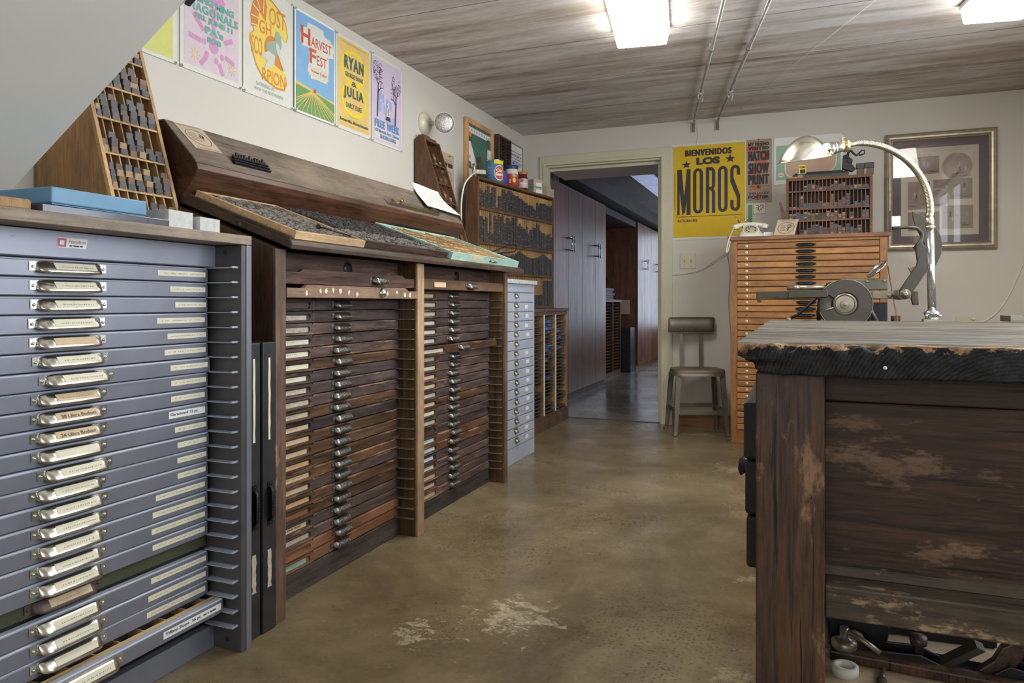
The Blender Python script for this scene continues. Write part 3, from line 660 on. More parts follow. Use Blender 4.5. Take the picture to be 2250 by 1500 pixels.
# ---- slanted type cases holding wood type
def tall_case(label,rowname,x_back,y0,y1,z0,z1,xf0,slope,ncol,zs0,pitch,nrow,wd,seed,topcut=0.05):
    xf=lambda z: xf0-slope*(z-z0)
    t=thing('slanted_type_rack',label,'type rack',(xf0,(y0+y1)/2,z0))
    th=.010
    s=MB(); s.prism([(x_back,z0),(xf0,z0),(xf(z1),z1),(x_back,z1)],'y',0,th)
    for y in (y0,y1-th):
        o=s.build('side_panel',wd[0],t,world=False,bevel=.001); o.location=Vector((0,y,0))-t.location
    m=MB(); m.box(x_back+.001,x_back+.008,y0+.002,y1-.002,z0,z1-.002); m.box(x_back+.001,xf(z1)-.001,y0+.002,y1-.002,z1-.01,z1+.001); m.build('back_panel',wd[0],t,world=True)
    ang=math.atan(slope)
    # front stiles
    for y in (y0,y1-th):
        m=MB(); w=.014
        m.prism([(xf0+.003,z0),(xf(z1)+.003,z1),(xf(z1)-.01,z1),(xf0-.01,z0)],'y',y-.001,y+th+.001); m.build('front_stile',wd[1],t,world=True)
    rr=random.Random(seed)
    proto={}
    cw=[rr.uniform(.8,1.25) for _ in range(ncol)]; cw=sorted(cw); S=sum(cw); inner=y1-y0-2*th
    ed=[y0+th]
    for w in cw: ed.append(ed[-1]+w/S*inner)
    depth=.055
    for r in range(nrow):
        z=zs0+pitch*r
        if z>z1-.03: break
        m=MB(); m.prism([(xf(z),z-.003),(xf(z),z+.003),(xf(z)-depth,z-.003+.012),(xf(z)-depth,z-.009+.012)],'y',y0+th,y1-th)
        m.build('shelf',wd[1],t,world=True)
        m=MB(); zt=min(z+pitch,z1)
        for e in ed[1:-1]:
            m.prism([(xf(z)-.004,z),(xf(zt)-.004,zt),(xf(zt)-depth,zt),(xf(z)-depth,z)],'y',e-.002,e+.002)
        m.build('divider',wd[1],t,world=True)
        m=MB(); m.prism([(xf(z)-depth,z),(xf(zt)-depth,zt),(xf(zt)-depth-.003,zt),(xf(z)-depth-.003,z)],'y',y0+th,y1-th); m.build('backing',wd[0],t,world=True)
        for c in range(ncol):
            w=ed[c+1]-ed[c]-.008; n=rr.choice([2,3,4,4,4,5]) if ncol>4 else rr.choice([2,3,3,4,5])
            if c==ncol-1 and rr.random()<.3: n=2
            zz=z+.0042; avail=pitch-.014
            for k in range(n):
                h=rr.uniform(.016,.021) if rr.random()<.85 else rr.uniform(.022,.028)
                if zz+h>z+avail: break
                pr=rr.uniform(-.002,.006)
                key=(round(w,4))
                if key not in proto:
                    b=MB(); b.box(-.040,0,0,w,0,1); proto[key]=b.build('tmp',M_TYPED[0],None).data; bpy.data.objects.remove(bpy.data.objects['tmp'])
                me=proto[key]; mi=rr.choice([0,0,0,1,5,5,2,3,4] if ncol>4 else [0,1,2,3,4,4,3])
                k2=(key,mi)
                if k2 not in proto: mc=me.copy(); mc.materials[0]=M_TYPED[mi]; mc.name='type_block'; proto[k2]=mc
                o=bpy.data.objects.new('type_block',proto[k2]); COL.objects.link(o)
                o.location=(xf(zz)+pr-(.002 if ncol>4 else .020),ed[c]+.004+rr.uniform(-.0012,.0012),zz); o.scale=(1,1,h-.0006)
                md=o.modifiers.new('bevel','BEVEL'); md.width=.0008; md.segments=1
                rn=['bottom','second','third','fourth','fifth','sixth','seventh','eighth'][r]
                tag(o,'%s wood type block in the %s row up of the %s'%(('grey' if mi in(0,1,5) else 'brown'),rn,rowname),'type block',group='wood type in the %s, %s row, %s'%(rowname,rn,'grey' if mi in(0,1,5) else 'brown'))
                zz+=h
    return t
tall_case('tall slanted pine rack of wood type on the left cabinet board','tall left rack',-2.145,1.475,1.712,1.146,1.93,-1.792,.305,7,1.184,.108,7,(M_WPINE,M_WPINEZ),5)
tall_case('narrow dark slanted rack of wood type behind the desk lid end','narrow dark rack',-2.15,3.80,4.0,1.101,1.96,-1.815,.318,3,1.33,.118,5,(M_WRACKY,M_WRACKY),9)
m=MB(); m.box(-2.14,-2.10,3.82,3.90,1.9605,1.985); tag(m.build('wooden_block',M_WRACKY,None,bevel=.001),'brown wooden block on top of the narrow dark rack','block')
m=MB(); m.box(-2.13,-2.10,3.91,3.985,1.9605,1.978); tag(m.build('wooden_block',M_WRACKY,None,bevel=.001),'thinner wooden block on top of the narrow dark rack, farther side','block')

# ---- two black cases stood on end
def black_case(label,y0,y1,dx,zt,seed):
    t=thing('upright_case',label,'type case',(-1.435+dx,y0,0))
    w=y1-y0
    m=MB(); m.box(-.42,0,0,w,0,zt); m.build('case_body',M_BLACKP,t,bevel=.003)
    h=pull_mb(.10,.030,.022,9); h.v=[Vector((p.x,p.z*.9,p.y)) for p in h.v]
    o=h.build('handle',M_BLACKM,t); o.location=(0.0005,w/2,.375)
    for (za,zb,hw) in ((.56,.80,.005),(.13,.24,.009)):
        m=MB(); rr=random.Random(seed+int(za*10)); n=9; L=[];R=[]
        for k in range(n+1):
            z=za+(zb-za)*k/n; L.append((.0006,w/2-hw*rr.uniform(.6,1.1),z)); R.append((.0006,w/2+hw*rr.uniform(.6,1.1),z))
        for k in range(n): m.add([L[k],R[k],R[k+1],L[k+1]],[(0,1,2,3)])
        m.build('torn_label',M_CREAM if za>.3 else M_DIRTY,t)
black_case('black wooden case stood on end beside the grey steel cabinet',1.588,1.640,0,.845,1)
black_case('black wooden case stood on end against the brown cabinet side',1.646,1.700,.004,.845,5)

# ---- large wooden type cabinet
def slot_plate(m,y0,y1,z0,z1,a,b,r,x0,x1):
    """front plate region y0..y1,z0..z1 with a stadium opening from y=a..b radius r, thickness x0..x1"""
    zc=(z0+z1)/2; hz=(z1-z0)/2; inn=[];out=[]
    def side(cy,ys,sgn):
        ex=abs(ys-cy); ca=math.atan2(hz,ex)
        angs=sorted(set([90,60,math.degrees(ca),20,0,-20,-math.degrees(ca),-60,-90]),reverse=True)
        for g in angs:
            g=math.radians(g); c,s=math.cos(g),math.sin(g)
            inn.append((cy+sgn*r*c,zc+r*s))
            t=min(ex/max(abs(c),1e-6),hz/max(abs(s),1e-6)); out.append((cy+sgn*t*c,zc+t*s))
    side(b-r,y1,1); n1=len(inn); side(a+r,y0,-1)
    inn[n1:]=inn[n1:][::-1]; out[n1:]=out[n1:][::-1]
    n=len(inn); vs=[(x1,p[0],p[1]) for p in out]+[(x1,p[0],p[1]) for p in inn]+[(x0,p[0],p[1]) for p in inn]
    fs=[]
    for i in range(n):
        j=(i+1)%n; fs.append((i,j,n+j,n+i)); fs.append((n+i,n+j,2*n+j,2*n+i))
    fs.append(tuple(range(2*n,3*n)))
    m.add(vs,fs)
def wooden_cabinet():
    t=thing('wooden_type_cabinet','large dark wooden type cabinet with two banks of drawers and a sloping desk top','cabinet',(-1.44,1.709,0))
    B=lambda mb,n,mt,p=t,bv=.002: mb.build(n,mt,p,world=True,bevel=bv)
    side=[(-2.14,0),(-1.445,0),(-1.445,1.123),(-1.834,1.268),(-2.14,1.268)]
    for y0,y1,mt in ((1.709,1.755,M_WSIDE),(2.567,2.621,M_WINNER),(3.51,3.548,M_WINNER)):
        m=MB(); m.prism(side,'y',y0,y1); B(m,'side_panel',mt)
        m=MB(); m.box(-1.450,-1.438,y0-.0005,y1+.0005,0,1.122); B(m,'front_edge',M_WPOSTL if y0==2.567 else M_WPOST)
    m=MB(); m.box(-2.14,-2.13,1.72,3.54,0,1.27); m.box(-1.60,-1.59,1.74,3.52,0,1.11); B(m,'back_panel',M_WSIDE)
    for a,b in ((1.755,2.567),(2.621,3.51)):
        m=MB(); m.box(-1.55,-1.527,a,b,0,.075); B(m,'kick_board',wood('kick_%s'%a,(0.035,0.03,0.030),(0.10,0.085,0.08),'y',0.5,wear=(.25,.15,.1),wa=-.04))
        m=MB(); m.box(-1.55,-1.532,a,b,1.02,1.125); B(m,'upper_board',M_WDARK)
        y=(a+b)/2+.05; m=MB(); m.lathe([(.026,0),(.026,.002),(.010,.003)],(-1.532,y,1.085),(1,0,0),16); B(m,'lock_plate',M_BLACKM,bv=0)
    # runners
    r=MB(); r.box(-.085,0,-.020,0,-.0014,.0014); r.box(-.003,.0,-.022,0,-.0012,.0012); r0=None
    for yy,zt,n in ((2.567,.933,22),(3.51,.973,23)):
        for k in range(n):
            if r0 is None: r0=o=r.build('runner',M_ALU,t)
            else: o=r0.copy(); COL.objects.link(o); o.parent=t
            o.location=Vector((-1.452,yy,zt-.0408*k))-t.location
    # drawers
    rnd=random.Random(11); cache={}
    pm=pull_mb(.092,.026,.022,9).build('tmp',M_PEWTER,None); pme=pm.data; bpy.data.objects.remove(pm)
    def face(y0,y1,redd):
        E=.252 if y0<2 else .292
        key=(y0,redd)
        if key in cache: return cache[key]
        W=y1-y0; m=MB(); h=.0188
        m.prism([(-.018,-h),(-.002,-h),(0,-h+.003),(0,h-.0045),(-.0025,h-.0035),(-.0025,h-.0015),(-.0035,h),(-.018,h)],'y',E,W-.002)
        m.box(-.018,-.006,.001,E,-h,h)
        slot_plate(m,.001,E,-h,h-.004,.008+(E-.252),E-.017,.0115,-.0058,0)
        o=m.build('tmp',(M_WDRAWER,M_WREDDISH,M_WDRAWB)[redd],None,recalc=False); cache[key]=o.data; bpy.data.objects.remove(o); return cache[key]
    labs={0:[M_WDRAWER,M_DIRTY,M_DIRTY,M_CREAM,M_CREAM,M_CREAM,M_CREAM,M_DIRTY,M_DIRTY,M_DIRTY,M_TAN,M_TAN,M_TAN,M_TAN2,M_TAN,M_TAN,M_TAN2,M_WREDDISH,M_TAN,M_DIRTY,M_WREDDISH,M_MINT],
          1:[M_TAN]+[M_DIRTY]*7+[M_CREAM,M_TAN,M_TAN,M_DIRTY,M_TAN,M_CREAM,M_DIRTY,M_WDARK,M_BLUELAB,M_BLUELAB,M_BLUELAB,M_CREAM,M_TAN,M_TAN,M_TAN]}
    for ci,(y0,y1,zt,n) in enumerate(((1.755,2.567,.933,22),(2.621,3.51,.973,23))):
        for k in range(n):
            zb=zt-.0408*k; redd=1 if (ci==0 and k>=20) else (2 if (ci==0 and k in (5,9,11,12,13,14,16,17)) or (ci==1 and k in (6,12,16,17)) else 0)
            o=bpy.data.objects.new('drawer',face(y0,y1,redd)); COL.objects.link(o); o.parent=t
            md=o.modifiers.new('bevel','BEVEL'); md.width=.0012; md.segments=2; md.limit_method='ANGLE'; md.angle_limit=.7
            x=-1.528+rnd.uniform(-.002,.003)+(.045 if (ci==1 and k==6) else 0)
            o.location=Vector((x,y0,zb+.0202))-t.location
            h=bpy.data.objects.new('handle',pme); COL.objects.link(h); h.parent=o
            h.location=(0,(y1-y0)/2+.004+rnd.uniform(-.006,.006)+(.02 if ci==1 and k in(6,16) else 0),.001)
            lm=labs[ci][k]; c=MB(); a=.010+(.04 if ci else 0)+rnd.choice([0,0,0,.02]); b=(.228 if ci==0 else .268)+rnd.choice([0,0,-.01]); zz=.0085
            if lm in (M_WDRAWER,M_WREDDISH,M_WDARK,M_MINT): zz=.009
            c.poly([(-.0052,a,-zz-.002),(-.0052,b,-zz-.002),(-.0052,b,zz-.004),(-.0052,a,zz-.004)],0)
            if lm not in (M_WDRAWER,M_WREDDISH,M_WDARK,M_MINT):
                if ci==0 and k==18: c.M=frame_M((-.0050,.06,-.005),(0,1,0),(0,0,1)); put_text(c,'18 pt. and 24 pt. Fonts',0,.13,0,.007,1,1,.02)
                elif rnd.random()<.8: marks(c,a+.05,a+.05+rnd.uniform(.05,.12),-.001,-.0048,.0016,1,k+7*ci)
            c.build('label_card',[lm,M_INK if (ci==0 and k==18) else M_FADE],o,recalc=False)
    # pulled-out trays
    def tray(y0,y1,zb,zt,x,mt,hy,lab=None,ears=True,label=None,hm=M_PEWTER,round_=False):
        m=MB(); e=.011 if ears else .0
        pts=[(y0,zb),(y1,zb),(y1,zt-e),(y1-.075,zt-e),(y1-.095,zt),(y0+.10,zt),(y0+.08,zt-e),(y0,zt-e)] if ears else [(y0,zb),(y1,zb),(y1,zt),(y0,zt)]
        m.prism(pts,'x',x-.016,x); m.box(x-.09,x-.016,y0+.003,y0+.012,zb,zt-e-.004); m.box(x-.09,x-.016,y1-.012,y1-.003,zb,zt-e-.004); m.box(x-.09,x-.016,y0+.01,y1-.01,zb,zb+.003)
        o=B(m,'drawer',mt); tag(o,label)
        if round_:
            m=MB(); m.lathe([(.018,0),(.018,.003),(.014,.012),(.006,.018),(0.0001,.019)],(x,hy,(zb+zt)/2),(1,0,0),16); m.build('handle',hm,o,world=True)
        else:
            h=pull_mb(.085,.03,.028,6).build('handle',hm,o); h.location=Vector((x,hy,(zb+zt)/2))-t.location
        if lab:
            m=MB(); m.box(x,x+.0008,y0+lab[0],y0+lab[1],zb+.010,zt-.012); m2=m.build('label_card',M_TAN,o,world=True)
            m=MB(); m.box(x,x+.0016,y0+lab[0]-.006,y0+lab[1]+.006,zt-.012,zt-.010); m.box(x,x+.0016,y0+lab[0]-.006,y0+lab[1]+.006,zb+.008,zb+.010); m.box(x,x+.0016,y0+lab[0]-.008,y0+lab[0]-.001,zb+.008,zt-.010);m.box(x,x+.0016,y0+lab[1]+.001,y0+lab[1]+.008,zb+.008,zt-.010); m.build('label_frame',M_PEWTER,o,world=True)
        return o
    tray(1.757,2.563,1.019,1.068,-1.452,M_WDARK,2.29,label='dark purple-brown pulled-out tray')
    tb=tray(1.757,2.563,.976,1.017,-1.436,wood('worn_tray_wood',(0.19,0.11,0.07),(0.33,0.21,0.14),'y',0.5,wear=(.5,.42,.3),wa=-.03),2.29,label='worn light brown pulled-out tray with paint marks',round_=True,hm=M_CHROME)
    m=MB(); rr=random.Random(4)
    for y in (1.85,1.92,1.95,1.99,2.03,2.08,2.13,2.33,2.40,2.46,2.50):
        c=(.996+rr.uniform(-.006,.006)); n=7; ps=[]
        for k in range(n):
            a=k*2*math.pi/n; q=rr.uniform(.004,.010); ps.append((-1.4355,y+q*math.cos(a),c+q*1.2*math.sin(a)))
        m.poly(ps)
    m.build('paint_marks',M_CREAM,tb,world=True)
    tray(2.625,3.505,1.018,1.062,-1.446,wood('brown_tray_wood',(0.12,0.065,0.035),(0.22,0.125,0.07),'y',0.45),3.09,lab=(.10,.21),ears=False,label='brown pulled-out tray with a framed label')
    # sloping desk top and upper lid
    m=MB(); m.prism([(-1.40,1.120),(-1.397,1.134),(-1.402,1.148),(-1.836,1.309),(-1.836,1.281)],'y',1.733,3.69); B(m,'sloping_top',M_WTOP,bv=.004)
    m=MB(); m.prism([(-1.408,1.1490),(-1.402,1.158),(-1.418,1.1565)],'y',1.733,3.69)
    a=Vector((-.9377,0,.3475)); n=Vector((.3475,0,.9377))
    m=MB(); m.M=Matrix(((a.x,0,n.x,-1.41),(0,1,0,0),(a.z,0,n.z,1.1510),(0,0,0,1))); m.box(0,.43,1.735,1.750,-.001,.010); B(m,'edge_strip',M_WTOP)
    m=MB(); m.prism([(-1.836,1.30),(-1.779,1.372),(-1.77,1.388),(-1.776,1.407),(-1.912,1.553),(-2.14,1.553),(-2.14,1.28),(-1.836,1.28)],'y',1.737,3.695); o=B(m,'lid_body',M_WUNDER,bv=.003)
    m=MB(); m.prism([(-1.778,1.4085),(-1.776,1.416),(-1.912,1.560),(-2.14,1.560),(-2.14,1.5535),(-1.912,1.5535)],'y',1.735,3.70); B(m,'lid_top',M_WLID,bv=.002)
    # composing stick style latch rail on lid
    return t
wooden_cabinet()

# local frames on the two slopes
def slopeM(x,y,z,a): # a = unit vector up the slope (x,z); local: X=+y along desk, Y=up the slope, Z=normal
    n=(-a[1]*-1,0)
    A=Vector((a[0],0,a[1])).normalized(); U=Vector((0,1,0)); Nn=U.cross(A)
    return Matrix(((U.x,A.x,Nn.x,x),(U.y,A.y,Nn.y,y),(U.z,A.z,Nn.z,z),(0,0,0,1)))
SL=(-.9377,.3475); UL=(-.6866,.7271)
def open_case(name,label,y0,w,d,h,frame_m,inner_m,v0=.012,rows=None,cols=8,lift=0,front=True,dsub=3):
    M=slopeM(-1.404,y0,1.1495+lift,SL)
    t=thing(name,label,'type case',M.translation)
    m=MB(); m.M=M
    th=.014
    m.box(0,w,v0,v0+th,0,h); m.box(0,w,v0+d-th,v0+d,0,h); m.box(0,th,v0,v0+d,0,h); m.box(w-th,w,v0,v0+d,0,h)
    m.build('frame',frame_m,t,world=True,bevel=.002)
    m=MB(); m.M=M; m.box(th,w-th,v0+th,v0+d-th,0,.003); m.build('bottom',inner_m,t,world=True)
    m=MB(); m.M=M; rr=random.Random(int(w*1000))
    nr=6
    for r in range(1,nr): v=v0+th+(d-2*th)*r/nr; m.box(th,w-th,v-.0022,v+.0022,.003,h-.005)
    for c in range(1,cols):
        u=th+(w-2*th)*c/cols; big=(c%dsub==0)
        m.box(u-(.0035 if big else .0015),u+(.0035 if big else .0015),v0+th,v0+d-th,.003,h-(.001 if big else .006))
    for r in range(nr):
        for c in range(cols):
            if rr.random()<.4:
                u=th+(w-2*th)*(c+.5)/cols; v=v0+th+(d-2*th)*r/nr; m.box(u-.001,u+.001,v,v+(d-2*th)/nr,.003,h-.008)
    m.build('divider',frame_m if frame_m is not M_MINT else M_WPINEL,t,world=True)
    return t,M
def type_fill(label,M,u0,u1,v0,v1,z0,z1,mt,seed,dens=1.0,du=.017,dv=.0042):
    m=MB(); m.M=M; r=random.Random(seed); v=v0
    while v<v1:
        u=u0+r.uniform(0,du)
        while u<u1-du:
            if r.random()<dens:
                w=du*r.uniform(.6,1.25); zz=z1+r.uniform(-.5,.35)*(z1-z0)*.45; vv=v+r.uniform(-.0012,.0012); k=r.uniform(-.0015,.0015)
                m.add([(u,vv,z0),(u+w,vv+k,z0),(u+w,vv+dv*.8+k,z0),(u,vv+dv*.8,z0),(u,vv,zz),(u+w,vv+k,zz),(u+w,vv+dv*.8+k,zz),(u,vv+dv*.8,zz)],[(4,5,6,7),(0,1,5,4),(1,2,6,5),(2,3,7,6),(3,0,4,7)],r.choice([0,0,1]))
            u+=du*1.12
        v+=dv*1.05
    o=m.build('metal_type',mt,None,recalc=False); tag(o,label,'metal type',kind='stuff'); return o
D=.425
t,M=open_case('type_case','open pine-framed type case at the near end of the sloping desk',1.765,.375,D,.026,M_WPINEL,M_WPINE,cols=5)
type_fill('pale metal type filling the pine-framed case on the near end of the desk',M,.018,.362,.012+.03,D-.005,.004,.022,[M_LEADL,M_LEAD],3)
t,M2=open_case('type_case','dark open type case in the middle of the sloping desk, crammed with type',2.145,.655,D-.01,.026,M_WDARK,M_WDARK,cols=6,v0=.02)
type_fill('pale worn metal type in the lower half of the middle dark case',M2,.018,.64,.038,.17,.004,.026,[M_LEADL,M_LEAD],4)
type_fill('dark metal type in the upper half of the middle dark case',M2,.018,.64,.175,D-.015,.004,.030,[M_LEADD,M_LEAD],5)
t,M3=open_case('type_case','empty type case with a mint green front on the far end of the sloping desk',2.81,.805,D,.034,M_MINT,M_WPINEL,v0=.008,cols=14,dsub=4)
m=MB(); m.M=M3; m.box(.0,.805,.0055,.008,0.0,.034); mm=m.build('front_rail',M_MINT,t,world=True)
m=MB(); m.M=M3; m.box(.21,.33,.004,.0055,.009,.027); m.build('label_card',M_TAN,t,world=True)
m=MB(); m.M=M3; m.tube([(.42,.004,.017),(.425,-.008,.017),(.47,-.010,.016),(.475,.004,.015)],.0035,8); m.lathe([(.008,0),(.008,.002)],(.42,.0055,.017),(0,-1,0),10); m.lathe([(.008,0),(.008,.002)],(.475,.0055,.015),(0,-1,0),10); m.build('handle',M_BRASSD,t,world=True)
# loose lead lines on the near case
m=MB(); m.M=M; m.box(.30,.322,.045,.062,.028,.032); tag(m.build('paper_scrap',M_PAPER),'tiny white paper scrap on the pale metal type','paper')
m=MB(); m.M=M; m.tube([(.22,.10,.03),(.225,.09,.034),(.31,.035,.031)],.003,6); m.lathe([(.008,-.004),(.009,0),(.008,.004)],(.22,.105,.032),(1,.4,0),10)
tag(m.build('tweezers',M_BLACKM),'small dark metal tool lying on the pale metal type','tool')

# things on the lid's slope
LM=lambda x,y,z: slopeM(x,y,z,UL)
def lidpt(px,py):
    A=Vector((-1.776,0,1.4167)); a=Vector((UL[0],0,UL[1])).normalized(); n=Vector((0,1,0)).cross(a)
    c=Vector((0,0,H_CAM)); D=at(px,py,d=1)-c; t=(A-c).dot(n)/D.dot(n); p=c+D*t
    return (p.y,(p-A).dot(a))
def kraft_leaflet():
    # plane of the lid top: from (-1.776,1.416) up to (-1.912,1.560)
    m=MB(); m.M=LM(-1.776,0,1.4167); 
    P=[lidpt(379,267),lidpt(442,283),lidpt(489,338),lidpt(430,325)]; E=Vector(P[1])-Vector(P[0]); E2=Vector(P[3])-Vector(P[0])
    m.poly([(a,b,.001) for a,b in P],0)
    Q=lambda s,q:(P[0][0]+E.x*s+E2.x*q,P[0][1]+E.y*s+E2.y*q)
    def q4(pts): m.add([(*Q(a,b),.0017) for a,b in pts],[tuple(range(len(pts)))],1)
    for k in range(30):
        a0,a1=2*math.pi*k/30,2*math.pi*(k+1)/30; q4([(.5+r*math.cos(a),.5+r*.82*math.sin(a)) for r,a in ((.40,a0),(.40,a1),(.385,a1),(.385,a0))])
    rr=random.Random(2)
    for k in range(5):
        u=.24
        while u<.48: w=rr.uniform(.02,.05); q4([(u,.34+.07*k),(u+w,.34+.07*k),(u+w,.355+.07*k),(u,.355+.07*k)]); u+=w+.012
    for k in range(22):
        a=rr.uniform(0,6.28); r=rr.uniform(0,.12); u=.65+r*math.cos(a)*.7; v=.45+r*1.3*math.sin(a); q4([(u,v),(u+.035,v+.01),(u+.03,v+.04),(u,v+.03)])
    for v in (.04,.07,.93,.96): q4([(.08,v),(.9,v),(.9,v+.006),(.08,v+.006)])
    m.mi=0
    tag(m.build('kraft_leaflet',[M_KRAFT,M_INK],None,recalc=False),'kraft paper leaflet with an oval print lying on the lid slope','leaflet')
kraft_leaflet()
def ornament():
    t=thing('metal_ornament','dark cast metal ornament of stacked strips on the lid','ornament',(-1.80,2.12,1.45))
    oy,ov=lidpt(516,364); OM=slopeM(-1.776,oy,1.4170,UL)@Matrix.Translation((0,ov-.012,0)); t.location=OM.translation
    m=MB(); m.M=OM
    for k,(a,b,v) in enumerate(((0,.185,.020),(.0,.18,.028),(.005,.175,.036))): m.box(a,b,v,v+.006,0,.010+.004*k)
    m.build('strip',M_BLACKM,t,world=True,bevel=.001)
    m=MB(); m.M=OM
    for k in range(13):
        u=.012+k*.013; h=.012+.010*abs(math.sin(k*1.3)); m.lathe([(.006,0),(.007,h*.4),(.004,h*.7),(.0055,h*.85),(.001,h)],(u,.046,.008),(0,.7,.7),8)
    m.build('scrollwork',M_BLACKM,t,world=True)
ornament()
def comp_stick():
    cy,cv=lidpt(850,440); cm=LM(-1.776,cy-.02,1.4170)
    t=thing('composing_stick','long dull metal composing stick with a brass knob on the lid edge','composing stick',(-1.78,3.10,1.43))
    m=MB(); m.M=cm; 
    m.box(0,.50,.010,.050,0,.003); m.box(0,.50,.008,.011,0,.018); m.build('tray',M_BRASSD,t,world=True,bevel=.001)
    m=MB(); m.M=cm; m.prism([(.06,.003),(.10,.003),(.10,.02),(.075,.026),(.06,.015)],'y',.012,.046); m.build('slide',M_BRASSD,t,world=True,bevel=.001)
    m=MB(); m.M=cm; m.prism([(.44,.003),(.50,.003),(.50,.016),(.47,.024)],'y',.012,.046); m.build('end_stop',M_IRON,t,world=True,bevel=.001)
    m=MB(); m.M=cm; m.lathe([(.004,0),(.004,.014),(.011,.015),(.011,.023),(.004,.024)],(.085,.02,.018),(0,-.3,1),14); m.build('knob',M_BRASS,t,world=True)
comp_stick()
def sheet_on_lid():
    m=MB(); m.M=LM(-1.776,0,1.4175); n=8
    # a sheet whose upper-left corner curls up off the slope
    K=[lidpt(900,407),lidpt(957,428),lidpt(1008,480),lidpt(934,459)]
    def P(s,q):
        a=[K[0][i]*(1-s)+K[1][i]*s for i in (0,1)]; b=[K[3][i]*(1-s)+K[2][i]*s for i in (0,1)]
        return (a[0]*q+b[0]*(1-q),max(.003,a[1]*q+b[1]*(1-q)),.021-.016*min(1,q*1.2)+.018*max(0,q-.5)**2*4+.001*math.sin(s*6))
    g=[[P(i/n,j/n) for i in range(n+1)] for j in range(n+1)]
    vs=[p for r in g for p in r]; fs=[(j*(n+1)+i,j*(n+1)+i+1,(j+1)*(n+1)+i+1,(j+1)*(n+1)+i) for j in range(n) for i in range(n)]
    m.add(vs,fs,0,True)
    def line(s0,q0,s1,q1,w=.006):
        K=6
        for k in range(K):
            a=(s0+(s1-s0)*k/K,q0+(q1-q0)*k/K); b=(s0+(s1-s0)*(k+1)/K,q0+(q1-q0)*(k+1)/K)
            dx,dy=(0,w) if abs(q1-q0)<abs(s1-s0) else (w,0)
            q=[P(*a),P(*b),P(b[0]+dx,b[1]+dy),P(a[0]+dx,a[1]+dy)]
            m.add([(x,y,z+.0012) for x,y,z in q],[(0,1,2,3)],1)
    for q in (.15,.3,.45,.6,.75,.88): line(.1,q,.9,q)
    for s in (.1,.3,.5,.72,.9): line(s,.15,s,.88,.005)
    tag(m.build('paper_sheet',[M_PAPER,mat('sheet_grey_print',(.45,.46,.47),.7,var=0)],None,recalc=False),'white printed sheet with a table on the far end of the lid','paper')
sheet_on_lid()
# black looped strap behind the mint case
m=MB(); c=at(1075,548,x=-1.62); pts=[at(1050,553,x=-1.64),at(1085,552,x=-1.63),at(1118,538,x=-1.60),at(1130,537,x=-1.59),at(1137,545,x=-1.585),at(1130,553,x=-1.59),at(1100,556,x=-1.61),at(1060,560,x=-1.63)]
pts=[Vector((p.x,p.y,p.z)) for p in pts]
m.tube(pts,.0045,6); tag(m.build('looped_strap',M_BLACKM),'dark looped strap lying behind the mint-fronted case','strap')

# ---- small grey steel drawer cabinet
def grey_cabinet():
    t=thing('steel_drawer_cabinet','narrow pale grey steel cabinet with labelled small drawers','cabinet',(-1.56,3.60,0))
    B=lambda mb,n,mt,p=t,bv=.002: mb.build(n,mt,p,world=True,bevel=bv)
    m=MB(); m.box(-2.14,-1.575,3.57,4.315,.0,1.075); m.box(-1.58,-1.563,3.57,3.592,0,1.075); m.box(-1.58,-1.563,4.29,4.315,0,1.075); m.box(-1.58,-1.563,3.57,4.315,0,.095); m.box(-1.58,-1.563,3.57,4.315,1.024,1.075); B(m,'body',M_LTGREY)
    m=MB(); m.box(-2.145,-1.548,3.56,4.325,1.075,1.100); B(m,'top',mat('chipped_white_top',(.5,.5,.5),.5,var=.25,vs=50))
    d=MB(); d.box(-.014,0,0,.694,.002,.0555); dd=d.build('tmp',M_LTGREY,None); de=dd.data; bpy.data.objects.remove(dd)
    h=MB(); h.sm=True
    h.rings([[(0,y*.02,.012),(.014*s,y*.02,.008),(.02*s,y*.02,-.004),(.018*s,y*.02,-.008),(.010*s,y*.02,0),(0,y*.02,.004)] for y,s in ((-1,.3),(-.7,.9),(0,1),(.7,.9),(1,.3))],True)
    h.box(0,.0015,-.03,.03,-.004,.02); hh=h.build('tmp',M_BRASSD,None); he=hh.data; bpy.data.objects.remove(hh)
    l=MB(); l.box(0,.001,-.026,.026,-.011,.011,0); l.box(0,.0014,-.018,.016,.002,.004,1); l.box(0,.0014,-.018,.010,-.005,-.003,1); ll=l.build('tmp',[M_PAPER,mat('label_grey',(.5,.5,.52),.6,var=0)],None); le=ll.data; bpy.data.objects.remove(ll)
    r=random.Random(8)
    for k in range(16):
        o=bpy.data.objects.new('drawer',de); COL.objects.link(o); o.parent=t; md=o.modifiers.new('bevel','BEVEL'); md.width=.002; md.segments=2
        o.location=Vector((-1.562+r.uniform(-.001,.003),3.594,1.021-.0578*(k+1)))-t.location
        a=bpy.data.objects.new('handle',he); COL.objects.link(a); a.parent=o; a.location=(0,.39+r.uniform(-.004,.004),.034)
        if k not in (0,5):
            b=bpy.data.objects.new('label_card',le); COL.objects.link(b); b.parent=o; b.location=(.0004,.58+r.uniform(-.012,.012),.032+r.uniform(-.004,.004)); b.rotation_euler=(r.uniform(-.04,.04),0,0)
grey_cabinet()

